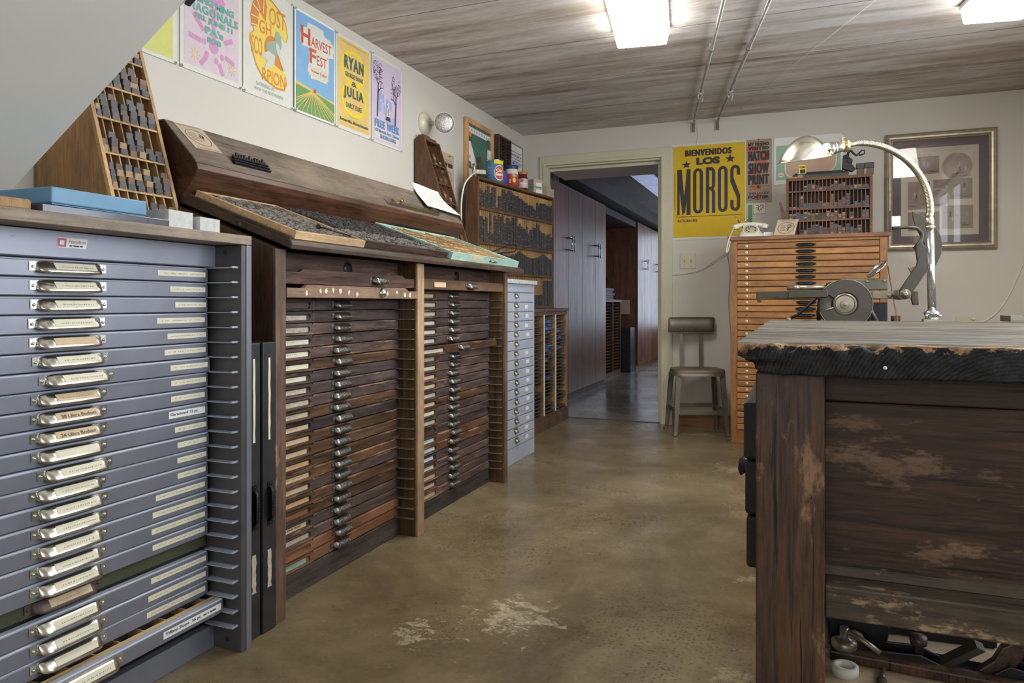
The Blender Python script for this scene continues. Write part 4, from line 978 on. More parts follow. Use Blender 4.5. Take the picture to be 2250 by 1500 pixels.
# ---- corner galley cabinet
def galley():
    t=thing('galley_cabinet','low brown galley cabinet with thin metal shelves in the corner by the doorway','cabinet',(-1.755,4.34,0))
    B=lambda mb,n,mt,p=t,bv=.001: mb.build(n,mt,p,world=True,bevel=bv)
    m=MB(); m.box(-2.14,-1.745,4.335,5.66,.893,.917); B(m,'top',M_WRACKY)
    m=MB(); m.box(-2.14,-1.757,4.335,5.65,0,.11); m.box(-1.757,-1.749,4.335,5.65,0,.085); B(m,'plinth',M_WRACKY)
    m=MB(); m.box(-2.14,-2.13,4.335,5.65,.1,.893); m.box(-2.14,-1.757,4.335,5.65,.862,.893); B(m,'back_panel',M_WRACKY)
    ys=[4.335,4.50,4.78,5.06,5.336,5.625]
    for y in ys: m=MB(); m.box(-2.13,-1.757,y-.018,y+.018,.11,.865); B(m,'upright',M_WPINE)
    for y in (4.78,5.06,5.336): m=MB(); m.box(-1.757,-1.752,y-.007,y+.007,.11,.87); B(m,'white_strip',M_PAPER)
    s=MB(); s.box(-.34,0,0,1,0,.003); s.box(-.008,0,0,1,-.003,.003)
    so=s.build('tmp',M_STEELD,None); se=so.data; bpy.data.objects.remove(so)
    r=random.Random(5)
    for i in range(2,5):
        for k in range(27):
            if r.random()<.06: continue
            o=bpy.data.objects.new('galley_shelf',se); COL.objects.link(o); o.parent=t
            o.location=Vector((-1.762+r.choice([0,0,-.01,.006]),ys[i]+.019,.128+.0272*k))-t.location; o.scale=(1,ys[i+1]-ys[i]-.038,1)
    m=MB()
    for k in range(16): 
        i=r.choice([3,3,4]); y=ys[i]+.03+r.uniform(0,.14); z=.128+.0272*r.randint(9,25)+.004; m.box(-1.80,-1.772,y,y+r.uniform(.04,.11),z,z+.014)
    tag(m.build('type_forms',mat('blue_tape',(.08,.16,.5),.5,var=.1),None),'small blue taped packets on the corner galley shelves','packets',kind='stuff')
galley()

# ---- lead rack standing on the galley cabinet
def lead_rack():
    A=Vector((-1.972,4.335,0)); Bp=Vector((-1.815,5.47,0)); U=(Bp-A).normalized(); Wd=(Bp-A).length; Nn=Vector((U.y,-U.x,0))
    z0,z1=.918,1.803; dep=.10
    M=Matrix(((U.x,Nn.x,0,A.x),(U.y,Nn.y,0,A.y),(0,0,1,0),(0,0,0,1)))   # X along, Y towards room, Z up
    t=thing('lead_rack','tall brown rack of vertical slots holding grey lead strips, in the corner','rack',A+Vector((0,0,z0)))
    B=lambda mb,n,mt,bv=.001: mb.build(n,mt,t,world=True,bevel=bv)
    for x in (0,Wd-.018):
        m=MB(); m.M=M; m.prism([(-dep,z0),(0,z0),(0,z1-.0),(-dep+.03,z1+.0),(-dep,z1-.04)],'x',x,x+.018); B(m,'side_panel',M_WRACKY)
    m=MB(); m.M=M; m.box(0.0,Wd,-dep+.02,0.004,z1-.012,z1+.004); B(m,'top_board',M_WRACKY)
    m=MB(); m.M=M; m.box(0.018,Wd-.018,-dep,-dep+.008,z0,z1-.03); m.box(.018,Wd-.018,-.040,-.034,z0,z1-.02); B(m,'back_panel',M_WPINE)
    rz=[z0+.012,1.168,1.366,1.60,z1-.014]
    for z in rz[:-1]: m=MB(); m.M=M; m.box(.018,Wd-.018,-.034,.002,z-.010,z+.008); B(m,'shelf',M_WRACKY)
    rr=random.Random(21); nc=40; cw=(Wd-.036)/nc
    names=['bottom','second from bottom','second from top','top']
    for r in range(4):
        m=MB(); m.M=M
        for c in range(nc+1): x=.018+c*cw; m.box(x-.0018,x+.0018,-.034,-.009,rz[r]+.008,rz[r+1]-.010)
        tag(B(m,'slot_divider',M_WPINEZ,0),kind='stuff')
        m=MB(); m.M=M; H=rz[r+1]-rz[r]-.02
        for c in range(nc):
            f=c/nc
            if r==3: fill=.55+.4*rr.random() if f<.35 else (.95-.55*(f-.35)/.4+rr.uniform(-.06,.04) if f<.75 else .72+rr.uniform(-.06,.06))
            elif r==2: fill=rr.choice([.95,.9,.8,.7,.3,.97]) if f<.55 else (rr.choice([.75,.65,.5,.95,.9]) if f<.8 else .62-.25*(f-.8)+rr.uniform(-.05,.05))
            elif r==1: fill=(.93-.25*abs(math.sin((f-.5)*9))) if f>.2 else .3
            else: fill=.22+.2*f if f<.85 else .9
            if r==3 and 4<c<10 and rr.random()<.4: fill=.1
            x=.018+c*cw+.0022; zb=rz[r]+.0085; zt=zb+H*min(.98,fill)
            m.box(x,x+cw-.0044,-.031,-.003+rr.uniform(-.002,.002),zb,zt,0)
            k=zb
            while k<zt-.006:
                hh=rr.uniform(.003,.011); k+=hh
                if rr.random()<.5: m.box(x+.0005,x+cw-.005,-.01,-.0005+rr.uniform(-.001,.0015),k,min(zt,k+.003),rr.choice([0,1,1,2]) if r in(2,3) else 0)
        o=m.build('lead_strips',[M_LEADD,M_LEAD,M_LEADL],None)
        tag(o,'grey lead strips standing in the %s row of the corner rack'%names[r],'lead strips',kind='stuff')
    return M,Wd,z1
RM,RW,RZ=lead_rack()
# ================================================================== POSTERS AND WALL THINGS
def flat(name,c,rough=0.75): return mat(name,c,rough,var=0.03,vs=30)
def sheet(O,U,V,w,h):
    return frame_M(O,U,V) @ Matrix.Diagonal((w,h,1,1))
def left_sheet(y0,y1,z0,z1,off=.004): return sheet((XL+off,y0,z0),(0,1,0),(0,0,1),y1-y0,z1-z0),y1-y0,z1-z0
def back_sheet(x0,x1,z0,z1,off=.004): return sheet((x0,YB-off,z0),(1,0,0),(0,0,1),x1-x0,z1-z0),x1-x0,z1-z0
LH=.00045
def up(m,l):
    m.zc=getattr(m,'zc',0)+1; return l+m.zc*.035
def rectp(m,u0,u1,v0,v1,mi,l=1):
    l=up(m,l); m.add([(u0,v0,l*LH),(u1,v0,l*LH),(u1,v1,l*LH),(u0,v1,l*LH)],[(0,1,2,3)],mi,False)
def ell(m,u,v,ru,rv,mi,l=1,n=24,w=None,a0=0,a1=2*math.pi):
    l=up(m,l)
    if w is None: m.add([(u+ru*math.cos(a0+(a1-a0)*k/n),v+rv*math.sin(a0+(a1-a0)*k/n),l*LH) for k in range(n)],[tuple(range(n))],mi,False)
    else:
        for k in range(n):
            p=a0+(a1-a0)*k/n; q=a0+(a1-a0)*(k+1)/n; s=rv/ru if ru else 1
            m.add([(u+ru*math.cos(p),v+rv*math.sin(p),l*LH),(u+ru*math.cos(q),v+rv*math.sin(q),l*LH),(u+(ru-w)*math.cos(q),v+(rv-w*.8)*math.sin(q),l*LH),(u+(ru-w)*math.cos(p),v+(rv-w*.8)*math.sin(p),l*LH)],[(0,1,2,3)],mi,False)
def pg(m,pts,mi,l=1):
    l=up(m,l); m.add([(a,b,l*LH) for a,b in pts],[tuple(range(len(pts)))],mi,False)
def ln(m,a,b,w,mi,l=1,asp=1.0):
    l=up(m,l)
    dx,dy=b[0]-a[0],b[1]-a[1]; L=math.hypot(dx,dy*asp) or 1; nx,ny=-dy*asp/L*w/2,dx/L*w/2/asp
    m.add([(a[0]+nx,a[1]+ny,l*LH),(a[0]-nx,a[1]-ny,l*LH),(b[0]-nx,b[1]-ny,l*LH),(b[0]+nx,b[1]+ny,l*LH)],[(0,1,2,3)],mi,False)
def pins(o,M,pts,mt=None,parentloc=None):
    for u,v in pts:
        c=M@Vector((u,v,0)); n=(M.to_3x3()@Vector((0,0,1))).normalized()
        m=MB(); m.lathe([(.006,0),(.006,.002),(.003,.004),(.003,.009),(.005,.011),(.0045,.013)],c,n,8); m.build('push_pin',mt or M_PIN,o,world=True)
M_PIN=mat('clear_pin',(0.74,0.74,0.70),0.2,var=0,trans=0.1)
M_PAPERW=flat('poster_paper',(0.68,0.665,0.60)); M_GREEN=flat('ink_teal',(0.17,0.40,0.34)); M_PINK=flat('ink_pink',(0.60,0.30,0.50)); M_LILAC=flat('paper_lilac',(0.64,0.54,0.58))
M_YEL=flat('ink_yellow',(0.78,0.62,0.13)); M_ORG=flat('ink_orange',(0.66,0.25,0.05)); M_SKY=flat('ink_sky',(0.22,0.42,0.66)); M_RED=flat('ink_red',(0.55,0.10,0.05)); M_GRASS=flat('ink_grass',(0.17,0.32,0.11)); M_STRAW=flat('ink_straw',(0.70,0.52,0.16))
M_LIME=flat('ink_lime',(0.62,0.62,0.20)); M_GOLD=flat('ink_gold',(0.74,0.53,0.19)); M_BRYEL=flat('ink_bright_yellow',(0.85,0.68,0.03)); M_DKG=flat('ink_dark_green',(0.07,0.13,0.08)); M_LILP=flat('poster_lilac',(0.63,0.52,0.66)); M_BLU=flat('ink_blue',(0.16,0.27,0.58)); M_LBLU=flat('ink_light_blue',(0.36,0.44,0.70)); M_SKIN=flat('ink_pale',(0.62,0.62,0.57)); M_SAGE=flat('ink_sage',(0.33,0.42,0.33)); M_TREE=flat('ink_tree',(0.06,0.05,0.10))
def poster(name,label,M,mats,draw,pinpts=((.02,.99),(.98,.99),(.02,.01),(.98,.01)),border=True,group=None):
    t=thing(name,label,'poster',M.translation,group=group)
    m=MB(); m.M=M; m.add([(0,0,-.0012),(1,0,-.0012),(1,1,-.0012),(0,1,-.0012),(0,0,0),(1,0,0),(1,1,0),(0,1,0)],[(0,3,2,1),(4,5,6,7),(0,1,5,4),(1,2,6,5),(2,3,7,6),(3,0,4,7)],0)
    draw(m); o=m.build('printed_sheet',mats,t,world=True,recalc=False)
    pins(t,M,pinpts); return t
def T(m,s,u0,u1,v0,v1,mi,l=2,bold=.02,dbl=0,**k):
    l=up(m,l)
    if not dbl: put_text(m,s,u0,u1,v0,v1,mi,l,bold,LH=LH,**k); return
    n=4; k['spacing']=1.22
    for i in range(n): put_text(m,s,u0+dbl*i/(n-1),u1-dbl+dbl*i/(n-1),v0,v1,mi,l+.12*i,bold,LH=LH,**k)
def d_lime(m): rectp(m,.04,.94,.03,.97,1); ln(m,(.35,.3),(.55,.32),.01,2,2); ell(m,.62,.2,.02,.03,2,2)
M,_,_=left_sheet(1.70,2.015,1.853,2.335); poster('poster','lime yellow poster half hidden behind the sloping stair','dummy' and M,[M_PAPERW,M_LIME,M_RED],d_lime)
def d_diag(m):
    rectp(m,.06,.95,.045,.97,1,1)
    c=(.52,.255)
    ell(m,c[0],c[1],.075,.050,2,2)
    for a in (170,225,285,330): a=math.radians(a); ell(m,c[0]+.16*math.cos(a),c[1]+.105*math.sin(a),.034,.026,2,2)
    for a,r0,r1 in ((172,.20,.40),(128,.26,.52),(38,.22,.40),(-22,.20,.38),(-68,.24,.42),(-122,.22,.40),(90,.1,.62)):
        a=math.radians(a); ln(m,(c[0]+r0*math.cos(a),c[1]+r0*.52*math.sin(a)),(c[0]+r1*math.cos(a),c[1]+r1*.52*math.sin(a)),.06,2,2,1.5)
    pg(m,[(.48,.60),(.62,.60),(.72,.66),(.60,.75),(.5,.75)],2,2)
    for cu,cv in ((.22,.14),(.82,.13)):
        for k in range(8): a=k*math.pi/4; ln(m,(cu+.03*math.cos(a),cv+.02*math.sin(a)),(cu+.08*math.cos(a),cv+.052*math.sin(a)),.012,4,2,1.5)
    T(m,'MING MING',.20,.86,.575,.635,3,3,.05); T(m,'DIAGONALS',.08,.93,.495,.565,3,3,.03,dbl=.008); T(m,'FRI. JUNE 11',.22,.84,.425,.482,3,3,.05)
    T(m,"PA's",.38,.68,.345,.41,3,3,.05); T(m,'8:30',.41,.64,.28,.33,3,3,.05)
M,_,_=left_sheet(2.03,2.35,1.853,2.335); poster('poster','pink concert poster reading Diagonals with green letters',M,[M_PAPERW,M_LILAC,M_PINK,M_GREEN,M_STRAW],d_diag)
def d_scorp(m):
    def blob(pts,mi,l): pg(m,pts,mi,l)
    out=[(.17,.80),(.24,.90),(.40,.945),(.58,.92),(.75,.86),(.86,.78),(.90,.66),(.86,.60),(.72,.66),(.70,.60),(.62,.52),(.60,.40),(.66,.33),(.84,.30),(.88,.22),(.82,.14),(.66,.13),(.48,.16),(.34,.20),(.24,.27),(.18,.36),(.12,.46),(.12,.53),(.20,.57),(.16,.62),(.13,.70)]
    cx,cy=.48,.53
    fan=out+[out[0]]
    pg(m,out,2,2)
    Z=lambda p,s:(cx+(p[0]-cx)*s,cy+(p[1]-cy)*s)
    pg(m,[Z(q,.955) for q in out],1,3)
    pg(m,[(.15,.60),(.14,.70),(.18,.80),(.25,.89),(.40,.935)],2,3.2); pg(m,[(.15,.60),(.40,.935),(.46,.84),(.43,.70),(.30,.76),(.27,.62)],2,3.2)
    ell(m,.56,.47,.16,.13,2,3.3); pg(m,[(.5,.36),(.6,.6),(.74,.44),(.80,.32)],2,3.3)
    for a,b in (((.17,.80),(.30,.76)),((.14,.70),(.28,.70)),((.14,.62),(.28,.63)),((.24,.9),(.32,.78)),((.40,.94),(.38,.76))): ln(m,a,b,.014,0,4,1.5)
    T(m,'GH',.30,.54,.58,.70,2,4,.01); T(m,'OST',.50,.84,.70,.86,2,4,.01); T(m,'SCO',.15,.36,.37,.53,2,4,.01); T(m,'RPION',.36,.84,.165,.28,2,4,.01)
    ell(m,.67,.62,.05,.045,4,5); pg(m,[(.60,.60),(.74,.63),(.76,.55),(.70,.46),(.66,.52)],4,5)
    pg(m,[(.44,.52),(.62,.57),(.68,.52),(.66,.44),(.52,.42),(.44,.46)],4,5)
    pg(m,[(.64,.56),(.70,.54),(.80,.38),(.84,.34),(.80,.33),(.74,.38),(.64,.50)],3,6); pg(m,[(.48,.45),(.62,.43),(.60,.34),(.48,.30),(.42,.25),(.40,.28),(.46,.36),(.36,.37),(.33,.35),(.36,.40)],3,6)
    T(m,'SHOWING AT',.24,.62,.10,.135,4,2,.0); T(m,'WITH THE BOYFRIENDS',.20,.80,.055,.083,4,2,0)
M,_,_=left_sheet(2.36,2.675,1.850,2.335); poster('poster','white poster with a yellow and orange hand-lettered blob and a kneeling figure',M,[M_PAPERW,M_YEL,M_ORG,M_SKIN,M_SAGE],d_scorp)
def d_harv(m):
    rectp(m,.03,.97,.02,.98,1,1)
    m.add([(.03,.30,2*LH),(.2,.285,2*LH),(.45,.27,2*LH),(.7,.245,2*LH),(.97,.235,2*LH),(.97,.21,2*LH),(.03,.26,2*LH)],[tuple(range(7))],5)
    pg(m,[(.03,.02),(.97,.02),(.97,.21),(.7,.235),(.4,.25),(.03,.268)],4,3)
    for k in range(15):
        x=-.3+1.6*k/14; a=(.42+.04*(k-7)/7,.245); b=(x,.02); 
        if b[0]<.03: f=(a[0]-.035)/(a[0]-b[0]); b=(.035,a[1]+(b[1]-a[1])*f)
        if b[0]>.97: f=(.965-a[0])/(b[0]-a[0]); b=(.965,a[1]+(b[1]-a[1])*f)
        ln(m,a,b,.012,5,4,1.5)
    pg(m,[(.44,.25),(.50,.25),(.50,.275),(.47,.29),(.44,.275)],3,5)
    rr=random.Random(6)
    def cloud(u0,u1,v0,v1,n):
        pts=[]
        for k in range(n): a=2*math.pi*k/n; c,s=math.cos(a),math.sin(a); e=.35; q=rr.uniform(.88,1.06); pts.append(((u0+u1)/2+(u1-u0)/2*math.copysign(abs(c)**e,c)*q,(v0+v1)/2+(v1-v0)/2*math.copysign(abs(s)**e,s)*q))
        cc=((u0+u1)/2,(v0+v1)/2)
        for k in range(n): a,b=pts[k],pts[(k+1)%n]; m.add([(cc[0],cc[1],(3.2+n*.01)*LH),(a[0],a[1],(3.2+n*.01)*LH),(b[0],b[1],(3.2+n*.01)*LH)],[(0,1,2)],2)
    cloud(.12,.94,.66,.86,40); cloud(.30,.82,.38,.68,36); cloud(.28,.70,.80,.92,20)
    T(m,'H',.14,.36,.69,.86,3,4,.03); T(m,'ARVEST',.38,.88,.70,.80,3,4,.01); T(m,'F',.34,.50,.53,.68,3,4,.03); T(m,'EST',.52,.76,.54,.64,3,4,.01)
    for k in range(5): T(m,'-- -- --- -- -- --- --',.35,.77,.50-.022*k,.505-.022*k,5,4,0)
    T(m,'October 9, 2010',.37,.76,.445,.475,3,5,.01)
M,_,_=left_sheet(2.685,3.0,1.849,2.331,off=.008); poster('poster','blue sky poster reading Harvest Fest above green fields',M,[M_PAPER,M_SKY,M_PAPERW,M_RED,M_GRASS,M_STRAW],d_harv)
def d_ryan(m):
    rectp(m,.04,.96,.04,.97,1,1)
    ell(m,.5,.70,.36,.19,2,2,36,.045); ell(m,.5,.36,.36,.19,2,3,36,.045); rectp(m,.36,.64,.505,.555,2,2)
    T(m,'RYAN',.22,.78,.67,.81,3,4,.03,dbl=.010); T(m,'GEORGE EVANS',.24,.76,.585,.635,3,4,.02); T(m,'&',.42,.58,.505,.555,3,5,.03)
    T(m,'JULIA',.20,.78,.34,.48,3,4,.03,dbl=.010); T(m,'DARCY DUKE',.27,.72,.255,.31,3,4,.02)
    T(m,'PRESENT',.36,.64,.155,.178,4,4,0); T(m,'-- ----- ---- --- -----------',.22,.80,.137,.146,4,4,0)
    T(m,'Somerville, Massachusetts',.10,.92,.088,.130,3,4,.03); T(m,'---- ------ ------- ---- ------- --',.15,.85,.06,.07,4,4,0)
    T(m,'-- ----- ------- - ----- ------- - ----',.14,.86,.935,.955,4,4,0)
M,_,_=left_sheet(3.01,3.325,1.849,2.331); poster('poster','orange-yellow poster reading Ryan and Julia inside bright yellow loops',M,[M_PAPERW,M_GOLD,M_BRYEL,M_DKG,M_STRAW],d_ryan)
def d_free(m):
    rectp(m,.03,.97,.03,.97,1,1); rectp(m,.08,.92,.05,.275,4,2)
    rr=random.Random(12)
    for k in range(16): u=rr.uniform(.2,.8); v=rr.uniform(.30,.60); rectp(m,u-.03,u+.03,v-.06,v+.05,3,2+k*.03)
    def branch(a,ang,L,w,dep):
        b=(a[0]+L*math.cos(ang),a[1]+L*.66*math.sin(ang)); ln(m,a,b,w,2,4+dep*.1,1.5)
        if dep<4:
            for s in (-.55,.5): branch(b,ang+s+rr.uniform(-.15,.15),L*.72,w*.62,dep+1)
    for u,v0,h in ((.17,.30,.62),(.76,.24,.55)):
        ln(m,(u,v0),(u+.03,h),.035,2,4,1.5); branch((u+.03,h),math.pi/2,.085,.022,1); branch((u+.03,h-.03),math.pi/2-.8 if u<.5 else math.pi/2+.8,.10,.018,2)
        for k in range(26):
            cu=min(.92,max(.09,u+.03+rr.uniform(-.15,.15))); cv=h+.17+rr.uniform(-.09,.12); ell(m,cu,cv,.045,.03,2,3,10,.006,rr.uniform(0,3),rr.uniform(3.5,6))
    pg(m,[(.43,.30),(.60,.30),(.58,.36),(.55,.44),(.52,.47),(.48,.44),(.45,.36)],4,5); ell(m,.515,.485,.025,.022,4,5); pg(m,[(.43,.30),(.60,.30),(.57,.345),(.46,.345)],2,6); ln(m,(.515,.44),(.515,.36),.02,2,6,1.5)
    T(m,'FREE WEEK',.09,.91,.18,.27,5,4,.03,dbl=.010); T(m,'Of Martial Arts Classes',.10,.90,.128,.165,5,4,.03); T(m,'SHOBU.ORG',.26,.78,.065,.112,5,4,.045)
M,_,_=left_sheet(3.335,3.655,1.848,2.334); poster('poster','lilac poster reading Free Week with two bare trees',M,[M_PAPERW,M_LILP,M_TREE,M_LBLU,M_PAPERW,M_BLU],d_free)
def d_kraft(m):
    for k in range(3): rectp(m,.15,.85,.90-.03*k,.905-.03*k,1,1)
    T(m,'--- -----',.35,.9,.80,.86,1,1,.02); ell(m,.62,.66,.22,.08,1,1,30,.012)
    for k in range(9): T(m,'-- --- --',.3,.85,.52-.05*k,.535-.05*k,1,1,0)
M,_,_=left_sheet(4.13,4.345,1.50,1.955); poster('kraft_poster','brown kraft paper poster behind the narrow dark rack, with a red pin',M,[M_KRAFT,M_INK],d_kraft,((.02,.98),))
pins(COL.objects['kraft_poster'],M,((.65,.965),),mat('red_pin',(.6,.05,.03),.4,var=0))

# back wall posters
def star(m,u,v,ru,rv,mi,l):
    pts=[]
    for k in range(10): a=math.pi/2+k*math.pi/5; r=1 if k%2==0 else .42; pts.append((u+ru*r*math.cos(a),v+rv*r*math.sin(a)))
    for k in range(10): a,b=pts[k],pts[(k+1)%10]; m.add([(u,v,(l+.6)*LH),(a[0],a[1],(l+.6)*LH),(b[0],b[1],(l+.6)*LH)],[(0,1,2)],mi)
def letter_poly(m,kind,u0,u1,v0,v1,mi,l,th=.30):
    """heavy condensed wood-type letter drawn from strokes"""
    w=u1-u0; h=v1-v0; s=w*th; P=lambda a,b:(u0+a*w,v0+b*h)
    def rr_(a0,a1,b0,b1): rectp(m,u0+a0*w,u0+a1*w,v0+b0*h,v0+b1*h,mi,l)
    def arc(cx,cy,ro,ri,rvo,rvi,g0,g1,n=12):
        l2=up(m,l)
        for k in range(n):
            p=math.radians(g0+(g1-g0)*k/n); q=math.radians(g0+(g1-g0)*(k+1)/n)
            m.add([(u0+w*(cx+r*math.cos(a)),v0+h*(cy+rv*math.sin(a)),l2*LH) for r,rv,a in ((ro,rvo,p),(ro,rvo,q),(ri,rvi,q),(ri,rvi,p))],[(0,1,2,3)],mi)
    if kind=='O': rr_(0,th,.12,.88); rr_(1-th,1,.12,.88); arc(.5,.88,.5,.5-th,.12,.055,0,180); arc(.5,.12,.5,.5-th,.12,.055,180,360)
    elif kind=='R':
        rr_(0,th,0,1); rr_(th,.55,.93,1); rr_(th,.55,.50,.57); rr_(1-th,1,.63,.87); rr_(1-th,1,0,.44); arc(.55,.87,.45,.45-th,.13,.06,0,90,8); arc(.55,.63,.45,.45-th,.13,.06,270,360,8); arc(.55,.42,.45,.45-th,.13,.06,0,90,8)
    elif kind=='S':
        rr_(0,th,.70,.88); rr_(1-th,1,.12,.32); arc(.5,.88,.5,.5-th,.12,.055,0,180); arc(.5,.12,.5,.5-th,.12,.055,180,360); rr_(1-th,1,.78,.88); rr_(0,th,.12,.24)
        pg(m,[P(0,.70),P(th,.72),P(1,.34),P(1,.30),P(1-th,.29),P(0,.64)],mi,l)
    elif kind=='M':
        rr_(0,th*.55,0,1); rr_(1-th*.95,1,0,1); pg(m,[P(0,1),P(th*1.05,1),P(.60,.12),P(.42,.0),P(.38,0)],mi,l+.2); pg(m,[P(1,1),P(.72,1),P(.40,.04),P(.58,.04)],mi,l+.4)
def d_moros(m):
    rectp(m,.0,1,.0,1,1,1)
    T(m,'BIENVENIDOS',.17,.82,.885,.955,2,3,.03,dbl=.012); T(m,'LOS',.33,.66,.785,.865,2,3,.07)
    star(m,.19,.795,.07,.045,2,3); star(m,.80,.83,.075,.05,2,3)
    v0,v1=.245,.745
    letter_poly(m,'M',.06,.25,v0,v1,2,3,.32); letter_poly(m,'O',.285,.425,v0+.01,v1+.005,2,3,.33); letter_poly(m,'R',.465,.595,v0+.01,v1+.008,2,3,.36); letter_poly(m,'O',.63,.765,v0+.015,v1+.012,2,3,.33); letter_poly(m,'S',.80,.935,v0+.02,v1+.015,2,3,.34)
    rectp(m,.05,.955,.222,.228,2,3); T(m,'ACTUAN EN:',.06,.35,.165,.195,2,3,.03)
    T(m,'--- -- -- --- -- - -- -- ---',.02,.03,.3,.7,2,3,0)
M,_,_=back_sheet(-.895,-.356,1.472,2.183,off=.006)
m=MB(); m.M=Matrix.Translation((0,0,0))@sheet((-.912,YB-.004,1.452),(1,0,0),(0,0,1),.562,.748); rectp(m,0,1,0,1,0,0); 
tmo=poster('poster','large yellow poster reading Bienvenidos Los Moros beside the doorway',M,[M_PAPER,flat('ink_egg_yellow',(0.66,0.44,0.02)),M_INK],d_moros)
m.build('backing_sheet',M_PAPERW,tmo,world=True,recalc=False)
def d_hatch(m):
    rr=random.Random(3)
    for (u,v,a,b) in ((.3,.85,.3,.1),(.6,.6,.3,.2),(.35,.45,.3,.2),(.7,.72,.25,.15),(.4,.25,.25,.12),(.5,.1,.12,.1)):
        n=18; pts=[(u+a*rr.uniform(.7,1.1)*math.cos(2*math.pi*k/n),v+b*.6*rr.uniform(.7,1.1)*math.sin(2*math.pi*k/n)) for k in range(n)]
        for k in range(n): p,q=pts[k],pts[(k+1)%n]; m.add([(u,v,LH*(1+u*.3)),(max(.02,min(.98,p[0])),p[1],LH*(1+u*.3)),(max(.02,min(.98,q[0])),q[1],LH*(1+u*.3))],[(0,1,2)],2)
    rectp(m,.1,.9,.955,.962,1,3)
    for s,v0,v1,b in (('MY FRIEND',.895,.945,.05),('VISITED',.83,.885,.06),('HATCH',.66,.815,.03),('SHOW',.455,.625,.02),('PRINT',.285,.44,.02)): T(m,s,.10,.90,v0,v1,1,3,b,dbl=.045 if v1-v0>.1 else .012)
    T(m,'&',.42,.58,.225,.275,1,3,.04); rectp(m,.1,.38,.25,.257,1,3); rectp(m,.62,.9,.25,.257,1,3)
    T(m,'ALL I GOT WAS',.1,.9,.18,.215,3,3,.01); T(m,'THIS LOUSY',.1,.9,.125,.165,1,3,.03); T(m,'POSTER',.1,.9,.06,.115,1,3,.06); rectp(m,.1,.9,.042,.047,1,3)
M,_,_=back_sheet(-.353,-.165,1.716,2.194); poster('poster','narrow brown poster reading My Friend Visited Hatch Show Print',M,[flat('chip_paper',(0.40,0.31,0.23)),M_INK,flat('ink_rust',(0.50,0.16,0.09)),flat('ink_brownish',(0.3,0.22,0.15))],d_hatch,((.02,.99),(.99,.99)))
pins(COL.objects['poster.007'] if 'poster.007' in COL.objects else tmo,M,((.5,.99),),mat('red_pin_2',(.6,.05,.03),.4,var=0))
def d_green(m):
    rectp(m,.03,.96,.09,.83,1,1)
    n=24; pts=[]
    for k in range(n): a=2*math.pi*k/n; c,s=math.cos(a),math.sin(a); pts.append((.53+.36*math.copysign(abs(c)**.5,c),.42+.25*math.copysign(abs(s)**.6,s)+.06*(c)))
    pg(m,pts,2,2); pts=[(.53+(a-.53)*1.04,.42+(b-.42)*1.05) for a,b in pts]; pg(m,pts,0,1.5)
    ell(m,.10,.20,.045,.05,0,2); T(m,'-----',.07,.13,.19,.21,3,3,0)
M,_,_=back_sheet(-.15,.324,1.842,2.19); poster('poster','green and white landscape poster behind the lamp shade',M,[M_PAPER,flat('ink_pale_green',(0.36,0.52,0.40)),flat('ink_salmon',(0.66,0.45,0.33)),M_RED],d_green,((.99,.99),))
